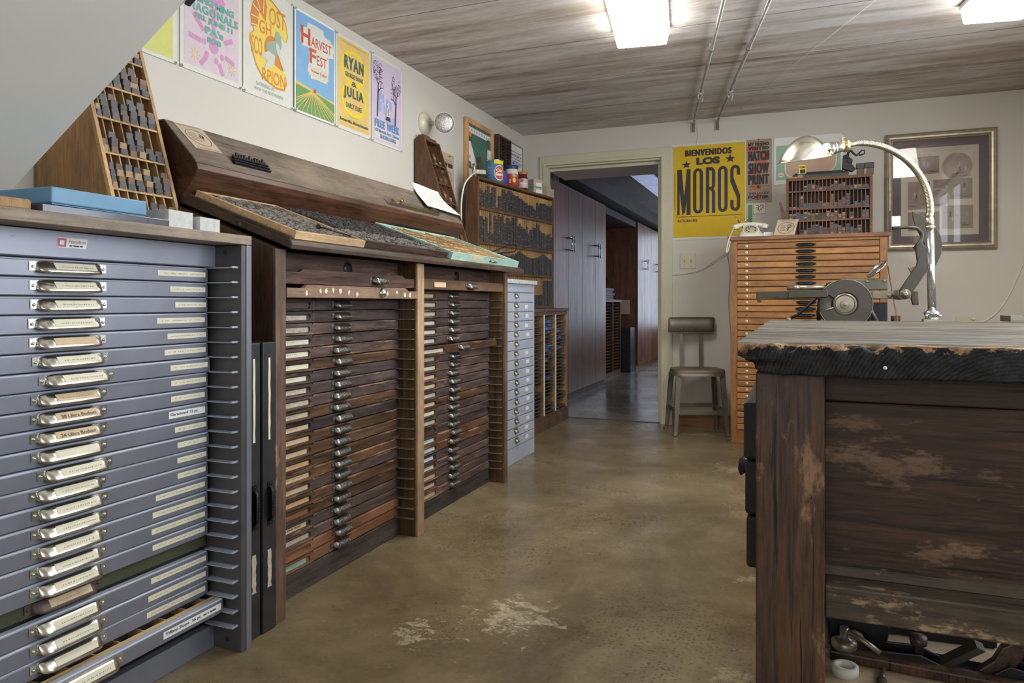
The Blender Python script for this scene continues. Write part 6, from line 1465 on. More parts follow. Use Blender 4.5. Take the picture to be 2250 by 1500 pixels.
# ---- wood type case standing on the flat file
def small_case():
    x0,x1,y0,y1,z0,z1=-.062,.478,5.30,5.36,1.4125,1.822; t=thing('type_case','old brown type case standing upright on the orange cabinet, four rows of small wood type','type case',(x0,y0,z0))
    B=lambda mb,n,mt,bv=.001: mb.build(n,mt,t,world=True,bevel=bv)
    m=MB(); m.box(x0,x1,y1-.006,y1,z0,z1); B(m,'back_panel',M_WRACK)
    m=MB()
    for q in ((x0,x0+.018,z0,z1),(x1-.018,x1,z0,z1),(x0,x1,z1-.020,z1),(x0,x1,z0,z0+.006)): m.box(q[0],q[1],y0,y1,q[2],q[3])
    B(m,'frame',M_WRACK)
    rows=[(1.733,1.802),(1.612,1.722),(1.530,1.600),(1.419,1.518)]
    for a,b in ((1.722,1.733),(1.600,1.612),(1.518,1.530)): m=MB(); m.box(x0+.018,x1-.018,y0+.002,y1-.006,a,b); B(m,'shelf',M_WRACK)
    nc=21; cw=(x1-x0-.036)/nc; rr=random.Random(77); total=0
    me={}
    for i in range(6):
        b=MB(); b.box(0,cw-.007,0,.022,0,.0108); o=b.build('tmp',M_TYPED[i],None); me[i]=o.data; bpy.data.objects.remove(o)
    names=['top','second','third','bottom']
    for r,(a,b) in enumerate(rows):
        m=MB()
        for c in range(1,nc): x=x0+.018+c*cw; m.box(x-.0016,x+.0016,y0+.003,y1-.006,a,b)
        B(m,'divider',mat('divider_%d'%r,(0.24,0.14,0.10),.5,var=.1),0)
        for c in range(nc):
            cap=int((b-a)/.0115); n=rr.choice([0,1,2,3,4,5,6,7,8])
            if r in(0,) : n=0 if c<4 else rr.choice([2,3,4,5])
            if r==1: n=1 if c<3 else rr.choice([1,2,3,5,6,8,4,3])
            if r==2: n=rr.choice([0,3,4,4,5,5]) if c<18 else rr.choice([0,0,5])
            if r==3: n=rr.choice([0,1,2]) if c<3 else (rr.choice([3,4,5,6,7,8]) if c<19 else 1)
            n=min(n,cap); i0=rr.choice([0,1,2,3,5,4])
            for k in range(n):
                if total>=300: break
                i=i0 if rr.random()<.55 else rr.choice([0,1,2,3,4,5]); total+=1
                o=bpy.data.objects.new('wood_sort',me[i]); COL.objects.link(o); o.location=(x0+.018+c*cw+.0035+rr.uniform(-.0008,.0008),y0+.006+rr.uniform(-.002,.003),a+.0003+.0111*k)
                kd='grey' if i in(0,1,5) else 'brown'
                tag(o,'small %s wood type in the %s row of the upright brown case'%(kd,names[r]),'wood type',group='%s type in the %s row of the brown case'%(kd,names[r]))
small_case()
def on_top_of_case():
    z=1.8225
    t=thing('ink_bottle','small glass bottle with a yellow label half behind the lamp shade','bottle',at(1762,383,y=5.33)*1.0); c=Vector((t.location.x,5.33,z)); t.location=c
    m=MB(); m.box(c.x-.028,c.x+.022,5.312,5.348,z,z+.062); m.build('body',mat('bottle_glass',(.55,.56,.45),.08,var=0,trans=.6),t,world=True,bevel=.004)
    m=MB(); m.box(c.x-.020,c.x+.026,5.309,5.3115,z+.028,z+.088,0); m.box(c.x-.012,c.x+.022,5.3075,5.3089,z+.030,z+.058,1); 
    m.M=frame_M((c.x-.016,5.3085,z+.065),(1,0,0),(0,0,1)); put_text(m,'HOSMER',0,.04,0,.016,1,1,.03); m.build('label',[M_BRYEL,M_INK],t,world=True)
    # iron hand clamp / mitre machine
    t=thing('hand_press','old black cast-iron hand tool with a curled lever on top of the brown case','tool',(.20,5.33,z))
    m=MB(); m.box(.0,.33,5.312,5.348,z+.022,z+.030); m.box(.02,.30,5.318,5.342,z+.030,z+.040); m.prism([(.0,z+.036),(-.04,z+.0),(-.02,z+.0),(.03,z+.022)],'y',5.315,5.345); m.build('bed_rail',M_BLACKM,t,world=True,bevel=.002)
    m=MB(); m.box(-.055,.05,5.305,5.355,z,z+.010); m.build('foot_plate',M_WPINE,t,world=True,bevel=.001)
    m=MB(); m.box(.045,.335,5.31,5.35,z,z+.021); m.build('steel_strips',M_IRON,t,world=True,bevel=.001)
    P=lambda px,py:(at(px,py,y=5.33).x,at(px,py,y=5.33).z)
    m=MB(); m.prism([P(1850,368),P(1852,342),P(1862,340),P(1868,348),P(1872,362),P(1876,366),P(1880,372),P(1872,378),P(1850,372)],'y',5.310,5.350); m.build('casting',M_BLACKM,t,world=True,bevel=.004)
    m=MB(); m.lathe([(.016,-.03),(.018,-.02),(.018,.02),(.016,.03)],(P(1867,354)[0],5.33,P(1867,354)[1]),(0,1,0),12); m.lathe([(.010,-.034),(.010,.034)],(P(1862,346)[0],5.33,P(1862,346)[1]),(0,1,0),10); m.build('pivot',M_BLACKM,t,world=True)
    pts=[at(a,b,y=5.33) for a,b in ((1862,346),(1864,335),(1870,331),(1875,337),(1882,342),(1888,336),(1894,330),(1900,331),(1899,338),(1893,340),(1887,341))]
    m=MB(); m.sm=True; m.tube(pts,[.008,.008,.008,.0075,.007,.005,.004,.004,.004,.005,.006],8); m.build('lever',M_BLACKM,t,world=True)
    t=thing('type_blocks','two dark wooden blocks with a tan one between, right end of the brown case','blocks',(.43,5.33,z)); 
    m=MB(); m.box(.385,.425,5.31,5.35,z,z+.040); m.box(.445,.485,5.31,5.35,z,z+.040); m.build('lower_block',M_TYPED[2],t,world=True,bevel=.001)
    m=MB(); m.box(.427,.443,5.31,5.35,z,z+.040); m.build('tan_block',M_TYPED[4],t,world=True,bevel=.001)
    m=MB(); m.box(.380,.430,5.308,5.352,z+.041,z+.076); m.box(.432,.488,5.308,5.352,z+.041,z+.078); m.build('upper_block',M_TYPED[1],t,world=True,bevel=.001)
on_top_of_case()
def on_cabinet():
    z=1.4125
    # rotary telephone
    t=thing('rotary_telephone','cream rotary telephone on the left end of the orange cabinet','telephone',(-.292,5.235,z),.12)
    m=MB(); m.sm=True
    rs=[]
    for zz,w,yf,yb in ((0,.085,-.085,.095),(.008,.086,-.085,.095),(.025,.080,-.074,.088),(.050,.062,-.030,.070),(.068,.050,.005,.058),(.078,.046,.018,.052)):
        n=20; r=[]
        for k in range(n):
            a=2*math.pi*k/n; c,s=math.cos(a),math.sin(a); r.append((w*math.copysign(abs(c)**.45,c),(yf+yb)/2+(yb-yf)/2*math.copysign(abs(s)**.45,s),zz))
        rs.append(r)
    m.rings(rs,True); m.build('body',M_CREAMP,t)
    ax=Vector((0,-.66,.75)); c=Vector((0,-.036,.050)); 
    m=MB(); m.lathe([(.058,-.004),(.058,.003),(.052,.005)],c,ax,28); m.build('dial_base',M_CREAMP,t)
    m=MB(); m.lathe([(.044,.005),(.044,.009),(.040,.010)],c,ax,28); m.build('dial',mat('clear_dial',(.5,.47,.40),.15,var=.05),t)
    m=MB(); m.lathe([(.019,.010),(.019,.012),(.0001,.0122)],c,ax,20); m.build('dial_card',M_KRAFT,t)
    m=MB(); a=Vector((1,0,0)); b=ax.normalized().cross(a)
    for k in range(10): q=math.radians(-30+k*30); m.lathe([(.0062,.0101),(.0062,.0106)],c+(a*math.cos(q)+b*math.sin(q))*.032,ax,10)
    m.build('finger_holes',M_STEELD,t)
    m=MB(); m.sm=True; pts=[];rad=[]
    for k in range(13):
        u=-1+2*k/12; pts.append((u*.098,.035,.100-.018*abs(u)**3)); rad.append(.0135 if abs(u)<.55 else .0135+.008*((abs(u)-.55)/.45))
    m.tube(pts,rad,14)
    for s in (-1,1): m.lathe([(.020,.008),(.026,-.002),(.027,-.018),(.024,-.026),(.0001,-.027)],(s*.100,.032,.092),(s*.25,0,1),18)
    m.build('handset',M_CREAMP,t)
    for s in (-1,1): m=MB(); m.box(s*.04-.009,s*.04+.009,.015,.055,.070,.097); m.build('cradle',M_CREAMP,t,bevel=.004)
    hook=[at(1612,500,y=5.2),at(1607,512,y=5.12),at(1602,525,y=5.06),at(1597,545,y=5.05),at(1596,555,y=5.05),at(1600,548,y=5.07),at(1604,530,y=5.09)]
    wire(None,hook,.006,M_PLATE,'phone_cord',t)
    # pens
    t=thing('pen_cup','small cup of pens hidden behind the telephone','cup',(-.30,5.37,z)); m=MB(); m.lathe([(.03,0),(.034,.085),(.032,.085),(.028,.004),(.0001,.004)],t.location,n=16); m.build('cup',M_CREAMP,t,world=True)
    for k,(px,py,c,cn) in enumerate(((1615,476,(.5,.03,.03),'red pen with a silver tip, leftmost behind the telephone'),(1622,478,(.7,.7,.72),'white and blue pen beside the leftmost red pen'),(1636,480,(.03,.03,.03),'short black pen behind the telephone'),(1641,474,(.55,.05,.04),'upright red pen, rightmost behind the telephone'))):
        top=at(px,py,y=5.37); b=Vector((-.30+.004*k,5.37,z+.01)); tp=b.lerp(top,.80)
        pt=thing('pen',cn,'pen',b); m=MB(); m.tube([b,tp],.0042,8); m.build('barrel',mat('pen_%d'%k,c,.35,var=0),pt,world=True); m=MB(); m.tube([tp,top],[.0038,.0015],8); m.build('tip',M_CHROMEB,pt,world=True)
    # small white card, kraft tent card, bevelled iron ruler, papers
    m=MB(); M_=frame_M((-.205,5.20,z+.001),(1,0.05,0),(0,.25,.97)); m.M=M_; m.box(0,.062,0,.034,-.0008,0,0)
    for k in range(4): m.box(.008,.008+.046-.01*(k%2),.007+.006*k,.009+.006*k,0,.0004,1)
    tag(m.build('business_card',[M_PAPER,M_BLU]),'small white printed card leaning beside the telephone','card')
    t=thing('tent_card','kraft paper tent card with an oval printed emblem on the orange cabinet','card',(-.07,5.2,z))
    m=MB(); A,Bq=-.140,-.008
    m.add([(A,5.145,z),(Bq,5.145,z),(Bq+.028,5.20,z+.115),(A+.028,5.20,z+.115),(A+.0,5.26,z),(Bq+.0,5.26,z)],[(0,1,2,3),(3,2,5,4)]); 
    o=m.build('folded_card',M_KRAFT,t,world=True,recalc=False); sd=o.modifiers.new('s','SOLIDIFY'); sd.thickness=.0012
    m=MB(); 
    Ux=Vector((1,0,0)); Vx=Vector((.028,.055,.115)); m.M=Matrix(((Bq-A,Vx.x,0,A),(0,Vx.y,-.9,5.1445),(0,Vx.z,.43,z+.0003),(0,0,0,1)))
    ell(m,.5,.48,.40,.34,0,2,30,.022); 
    for k in range(5): rectp(m,.24,.48,.60-.07*k,.615-.07*k,0,2)
    for (u,v,a,b) in ((.63,.60,.07,.10),(.70,.54,.05,.09),(.60,.44,.05,.07),(.62,.34,.04,.05)): ell(m,u,v,a,b,0,2+u,14,.03)
    for v in (.90,.93): rectp(m,.15,.85,v,v+.008,0,2)
    m.build('printed_emblem',M_INK,t,world=True,recalc=False)
    m=MB(); m.prism([at(1712,447,y=5.31).xz[:],at(1718,447,y=5.31).xz[:],at(1728,482,y=5.31).xz[:],at(1731,512,y=5.31).xz[:],at(1722,512,y=5.31).xz[:]],'y',5.26,5.29)
    tag(m.build('iron_wedge',M_WDARK),'dark tapered wooden wedge leaning against the left end of the brown case','wedge')
    m=MB(); m.box(-.18,-.10,5.42,5.425,z,z+.055,0); m.box(-.178,-.102,5.418,5.42,z+.022,z+.034,1); tag(m.build('envelope',[M_PLATE,M_PAPER]),'beige envelope standing behind the kraft tent card','envelope')
on_cabinet()
# thin leaning dowel and wood offcuts right of the flat file
m=MB(); m.tube([at(1951,585,y=5.30),at(1960,640,y=5.2),at(1974,716,y=5.1)],.004,6); tag(m.build('dowel',M_WPINE),'thin wooden dowel leaning at the right side of the orange cabinet','dowel')
m=MB(); m.box(.575,.66,5.2,5.5,.0,.875); 
m=MB(); p=at(1948,700,y=5.2); p.x=max(p.x,.575); m.box(p.x,p.x+.055,5.2,5.22,.0,.876); m.box(p.x+.012,p.x+.02,5.18,5.195,0,.87); tag(m.build('wood_offcut',M_WRACKY,None,bevel=.002),'upright brown board standing on the floor right of the orange cabinet','board')

# ---- workbench
M_BTOP,_nt,_b=base_mat('bench_top_weathered')
def mk_bench():
    nt=_nt; b=_b
    v=coords(nt,(0.18,1,1),False); vy=coords(nt,(1,1,1),False)
    f=nz(nt,v,16,8,.7,1.0); f2=nz(nt,vy,5,7,.7)
    grey=ramp(nt,f,[(.38,(.034,.030,.024)),(.5,(.105,.095,.078)),(.62,(.20,.183,.150))])
    tan=ramp(nt,nz(nt,v,30,6,.7),[(.35,(.10,.07,.038)),(.65,(.25,.18,.105))])
    top=mixc(nt,ramp(nt,f2,[(.55,(0,0,0)),(.68,(.75,.75,.75))]),grey,tan)
    # dark painted end grain with growth rings
    sx=N(nt,'ShaderNodeSeparateXYZ'); nt.links.new(vy,sx.inputs[0])
    cb=N(nt,'ShaderNodeCombineXYZ'); nt.links.new(mth(nt,'SUBTRACT',sx.outputs[0],.36),cb.inputs[0]); nt.links.new(mth(nt,'SUBTRACT',sx.outputs[2],.70),cb.inputs[1])
    w=N(nt,'ShaderNodeTexWave',wave_type='RINGS'); w.rings_direction='Z'; w.inputs['Scale'].default_value=46; w.inputs['Distortion'].default_value=3.5; w.inputs['Detail'].default_value=4; w.inputs['Detail Scale'].default_value=2.5
    nt.links.new(cb.outputs[0],w.inputs['Vector'])
    black=ramp(nt,mth(nt,'ADD',mth(nt,'MULTIPLY',w.outputs['Fac'],.25),mth(nt,'MULTIPLY',nz(nt,vy,40,6,.7),.75)),[(.3,(.005,.005,.0055)),(.7,(.028,.027,.028))])
    chew=ramp(nt,nz(nt,vy,45,6,.75),[(.35,(.10,.05,.025)),(.6,(.42,.25,.12))])
    geo=N(nt,'ShaderNodeNewGeometry'); ns=N(nt,'ShaderNodeSeparateXYZ'); nt.links.new(geo.outputs['Normal'],ns.inputs[0])
    z=sx.outputs[2]; n3=nz(nt,coords(nt,(1,1,1.2),False),17,8,.75)
    # broken upper edge: bare wood where the splintered line runs
    line=mth(nt,'ADD',z,mth(nt,'MULTIPLY',mth(nt,'SUBTRACT',n3,.5),.10))
    bare=mth(nt,'GREATER_THAN',mth(nt,'SUBTRACT',line,mth(nt,'MULTIPLY',sx.outputs[0],.022)),.8745)
    fade=mth(nt,'LESS_THAN',sx.outputs[0],.24)
    side=mixc(nt,bare,black,chew)
    isup=mth(nt,'GREATER_THAN',z,.8795)
    edge=mth(nt,'LESS_THAN',mth(nt,'ADD',sx.outputs[1],mth(nt,'MULTIPLY',mth(nt,'SUBTRACT',n3,.5),.11)),1.482)
    top=mixc(nt,edge,top,chew)
    col=mixc(nt,isup,side,top)
    nt.links.new(col,b.inputs['Base Color']); b.inputs['Roughness'].default_value=.7
    bump(nt,b,mth(nt,'ADD',mth(nt,'ADD',nz(nt,vy,60,6,.7),mth(nt,'MULTIPLY',w.outputs['Fac'],.05)),n3),.4,.004); b.inputs['Specular IOR Level'].default_value=.2
mk_bench()
M_BLEG=wood('bench_leg_wood',(0.013,0.011,0.011),(0.125,0.062,0.030),'z',.42,sc=.7,wear=(0.27,0.155,0.08),wa=.045,crack=.8,rv=0,bmp=.5,wsc=3)
M_BPANEL=wood('bench_panel_wood',(0.012,0.008,0.007),(0.075,0.038,0.020),'x',.5,sc=.9,wear=(0.17,0.105,0.06),wa=.05,crack=.6,rv=0,bmp=.4,wsc=3)
M_BPANELD=wood('bench_drawer_wood',(0.008,0.007,0.006),(0.035,0.024,0.016),'y',.6,wear=(.12,.08,.05),wa=-.05,rv=0,bmp=.5)
M_BRAIL=wood('bench_rail_wood',(0.03,0.026,0.02),(0.09,0.065,0.04),'x',.5,sc=.9,wear=(0.33,0.22,0.13),wa=.05,crack=.5,rv=0,bmp=.4,wsc=3)
def bench():
    t=thing('workbench','massive old workbench with a thick battered top and dark rough legs','workbench',(.40,2.4,0))
    B=lambda mb,n,mt,bv=.004: mb.build(n,mt,t,world=True,bevel=bv)
    # top with worn, displaced edges
    x0,x1,y0,y1,z0,z1=-.108,.92,1.462,3.42,.8205,.882
    nx,ny,nzz=170,60,12
    bm=bmesh.new(); idx={}
    def P(i,j,k):
        u,v,w=i/nx,j/ny,k/nzz; v=v**1.6
        return Vector((x0+(x1-x0)*u**1.4,y0+(y1-y0)*v,z0+(z1-z0)*w))
    def V(i,j,k):
        key=(i,j,k)
        if key in idx: return idx[key]
        p=P(i,j,k); fy=math.exp(-((p.y-y0)/.02)**2); fx=math.exp(-((p.x-x0)/.03)**2); up=max(0,(p.z-(z1-.028))/.028)
        n=noise.fractal(p*24,1,2,3); n2=noise.fractal(p*9+Vector((3,1,7)),1,2,3)
        corner=fy*math.exp(-((p.x-x0)/.16)**2)
        bite=max(0,n*.6+.35+n2*.6)*(.5+corner)
        if p.x<.22 or True: p.z-=fy*up*bite*.016*(1.3 if p.x<.15 else .35)
        p.y+=fy*(up*bite*.013*(1.3 if p.x<.15 else .4)+n*.0035)
        # eroded lower left corner
        lo=max(0,1-(p.z-z0)/.035); p.z+=fx*lo*.012*(1+n)+math.exp(-((p.x-x0)/.05)**2)*lo*.012; p.x+=fx*(lo*.022*(1+.6*n)+n*.006+.003*n2)
        notch=math.exp(-((p.z-(z0+.021))/.004)**2)*math.exp(-((p.x-x0)/.06)**2)*fy; p.y+=notch*.022; 
        p.z+=(1-up)*lo*n*.003
        if k==nzz: p.z+=n2*.0012
        idx[key]=bm.verts.new(p); return idx[key]
    def face(a,b,c,d): bm.faces.new((V(*a),V(*b),V(*c),V(*d))).smooth=True
    for i in range(nx):
        for j in range(ny): face((i,j,nzz),(i+1,j,nzz),(i+1,j+1,nzz),(i,j+1,nzz)); face((i,j,0),(i,j+1,0),(i+1,j+1,0),(i+1,j,0))
        for k in range(nzz): face((i,0,k),(i+1,0,k),(i+1,0,k+1),(i,0,k+1)); face((i,ny,k),(i,ny,k+1),(i+1,ny,k+1),(i+1,ny,k))
    for j in range(ny):
        for k in range(nzz): face((0,j,k),(0,j,k+1),(0,j+1,k+1),(0,j+1,k)); face((nx,j,k),(nx,j+1,k),(nx,j+1,k+1),(nx,j,k+1))
    bmesh.ops.recalc_face_normals(bm,faces=bm.faces)
    me=bpy.data.meshes.new('top'); bm.to_mesh(me); bm.free(); me.materials.append(M_BTOP)
    o=bpy.data.objects.new('top',me); COL.objects.link(o); o.parent=t; o.location=-t.location
    for (a,b_) in ((-.074,1.50),(-.074,3.24),(.76,1.50),(.76,3.24)):
        m=MB(); m.box(a,a+.127,b_,b_+.13,0,.822); B(m,'leg',M_BLEG)
    m=MB(); m.box(.053,.76,1.565,1.600,.763,.822); m.box(.053,.76,1.570,1.602,.436,.7615); B(m,'end_panel',M_BPANEL,.003)
    m=MB(); m.prism([(1.558,.4165),(1.568,.4165),(1.590,.436),(1.570,.440),(1.560,.436)],'x',.053,.76); B(m,'moulding',M_BRAIL,.001)
    m=MB(); m.box(.053,.76,1.500,1.585,.352,.416); B(m,'end_rail',M_BRAIL,.004)
    m=MB(); m.box(.053,.76,3.26,3.33,.352,.416); B(m,'back_rail',M_BPANEL,.002)
    # side with drawers facing the room's left
    m=MB(); m.box(-.060,-.035,1.63,3.24,.34,.822); B(m,'side_panel',M_BPANEL,.002)
    for k,(a,b_) in enumerate(((.358,.475),(.479,.600),(.604,.735))):
        m=MB(); m.prism([(a+.004,-.100),(b_-.004,-.104),(b_,-.098),(b_,-.061),(a,-.061),(a,-.094)],'x',0,1)
        m=MB(); m.box(-.104-.003*k,-.061,1.70,2.25,a,b_); dr=B(m,'drawer',M_BPANELD,.008)
        m=MB(); m.sm=True; y=1.95; z=(a+b_)/2
        m.rings([[(-.104-.0-p*s,yy,z+q*s+ (0.0)) for p,q in ((0,.026),(.02,.024),(.034,.010),(.036,-.010),(.030,-.024),(.026,-.008),(.012,.006),(0,.010))] for yy,s in ((y-.05,.3),(y-.04,.9),(y,1),(y+.04,.9),(y+.05,.3))],True)
        if k==1: m.build('cup_pull',M_BLACKM,dr,world=True)
    m=MB(); m.box(.0545,.7585,1.505,3.35,.150,.172); B(m,'lower_shelf',M_BSHELF,.002)
    m=MB(); m.lathe([(.0035,0),(.0035,.003),(.001,.005)],(.152,1.4625,.841),(0,-1,0),10); B(m,'nail_head',M_PAPER,0)
M_BSHELF=wood('pale_shelf_board',(0.42,0.31,0.19),(0.56,0.43,0.28),'x',.55,rv=0)
bench()
# tools on the lower shelf
def under_bench():
    z=.172; blk=M_BLACKM
    def sp(px,py,zz=z): return at(px,py,z=zz)
    t=thing('hand_plane','dark hand plane with a round front knob on the bench lower shelf','plane',(.40,2.05,z))
    a=sp(1905,1442); b=sp(2200,1497); HP=frame_M(a,(b-a),Vector((-(b-a).y,(b-a).x,0)))
    m=MB(); m.M=HP; m.box(0,.36,-.03,.03,0,.012); m.prism([(.02,.012),(.02,.03),(.10,.036),(.16,.014),(.22,.014),(.26,.045),(.34,.030),(.35,.012)],'y',-.028,-.022); m.prism([(.02,.012),(.02,.03),(.10,.036),(.16,.014),(.22,.014),(.26,.045),(.34,.030),(.35,.012)],'y',.022,.028); m.build('sole',blk,t,world=True,bevel=.002)
    m=MB(); m.M=HP; m.lathe([(.009,.012),(.009,.045),(.016,.048),(.018,.056),(.016,.066),(.0001,.068)],(.10,0,0),n=16); m.build('knob',M_WDARK,t,world=True)
    m=MB(); m.M=HP; m.prism([(.20,.012),(.26,.012),(.30,.085),(.285,.10),(.25,.075),(.235,.045)],'y',-.012,.012); m.build('handle',M_WDARK,t,world=True,bevel=.004)
    m=MB(); m.M=HP; m.prism([(.13,.012),(.15,.012),(.22,.065),(.205,.07)],'y',-.021,.021); m.build('iron',M_IRON,t,world=True)
    t=thing('spokeshave','flat black spokeshave-like tool lying towards the back of the lower shelf','tool',(.25,2.25,z))
    m=MB(); a=sp(1880,1378); b=sp(2045,1400); m.M=frame_M(a,b-a,Vector((-(b-a).y,(b-a).x,0))); m.prism([(0,-.02),(.02,-.025),(.10,-.012),(.15,-.022),(.29,-.020),(.29,.018),(.20,.020),(.16,.004),(.10,.006),(.05,.022),(0,.02)],'z',.002,.030); m.build('body',blk,t,world=True,bevel=.003)
    t=thing('iron_bracket','bulky dark iron casting at the left of the bench lower shelf','casting',(.12,1.95,z))
    m=MB(); m.M=frame_M(sp(1818,1408),(1,.1,0),(-.1,1,0)); m.prism([(0,0),(.02,0),(.045,.05),(.07,.04),(.085,.0),(.115,.0),(.125,.06),(.11,.09),(.07,.10),(.02,.09),(-.01,.07)],'y',-.04,.04); m.build('body',blk,t,world=True,bevel=.008)
    t=thing('wood_clamp','long dark wooden bar clamp lying across the front of the lower shelf','clamp',(.2,1.75,z))
    m=MB(); m.M=frame_M(Vector((.07,1.735,z+.0005)),(1,-.06,0),(.06,1,0)); m.box(0,.55,-.018,.018,0,.022); m.build('bar',M_BLEG,t,world=True,bevel=.004)
    m=MB(); m.M=frame_M(Vector((.07,1.735,z-.023)),(1,-.06,0),(.06,1,0)); m.lathe([(.022,0),(.026,.008),(.026,.020),(.018,.024),(.009,.030),(.009,.05)],(.03,0,.045),(0,0,1),16); m.tube([(.03,0,.09),(.07,-.01,.075),(.10,-.02,.06)],.006,8); m.build('screw',M_IRONL,t,world=True)
    t=thing('masking_tape_roll','small pale tape roll on the front left of the lower shelf','tape roll',(.10,1.655,z)); m=MB(); m.lathe([(.016,0),(.026,0),(.026,.02),(.016,.02),(.016,0)],(.098,1.665,z),(0,0,1),24,cap=False); m.build('roll',M_PAPERW,t,world=True)
    t=thing('chisel','slim chisel with a pale steel shaft on the front of the lower shelf','chisel',(.2,1.62,z)); m=MB(); m.tube([(.165,1.64,z+.006),(.175,1.71,z+.006)],.005,8); m.build('shaft',M_IRONL,t,world=True); m=MB(); m.tube([(.155,1.57,z+.012),(.165,1.64,z+.012)],[.012,.010],10); m.build('handle',M_WDARK,t,world=True)
    t=thing('iron_weight','dark angular iron weight at the right of the lower shelf','weight',(.47,1.9,z)); m=MB(); m.prism([(.43,0+z),(.56,z),(.55,z+.05),(.46,z+.065)],'y',1.77,1.84); m.build('body',blk,t,world=True,bevel=.004)
    t=thing('grey_knob','small faceted grey knob near the right of the lower shelf','knob',(.40,1.86,z)); m=MB(); m.lathe([(.012,0),(.018,.006),(.020,.016),(.013,.024),(.0001,.026)],(.405,1.80,z),n=9,sm=False); m.build('body',M_IRONL,t,world=True)  # a loose faceted knob lying on the shelf
under_bench()
# grey dish on the bench top
p=at(2240,707,z=.883); m=MB(); m.box(p.x-.035,p.x+.14,p.y-.02,p.y+.14,.883,.887); m.build; m.box(p.x-.035,p.x+.14,p.y-.02,p.y-.016,.887,.908); m.box(p.x-.035,p.x-.031,p.y-.02,p.y+.14,.887,.908); m.box(p.x+.136,p.x+.14,p.y-.02,p.y+.14,.887,.908); m.box(p.x-.035,p.x+.14,p.y+.136,p.y+.14,.887,.908); m.tube([(p.x+.02,p.y+.03,.909),(p.x+.10,p.y+.03,.912)],.004,6)
tag(m.build('metal_tray',M_CHAIR,None,bevel=.001),'shallow grey-green metal tray at the far right of the workbench top','tray')

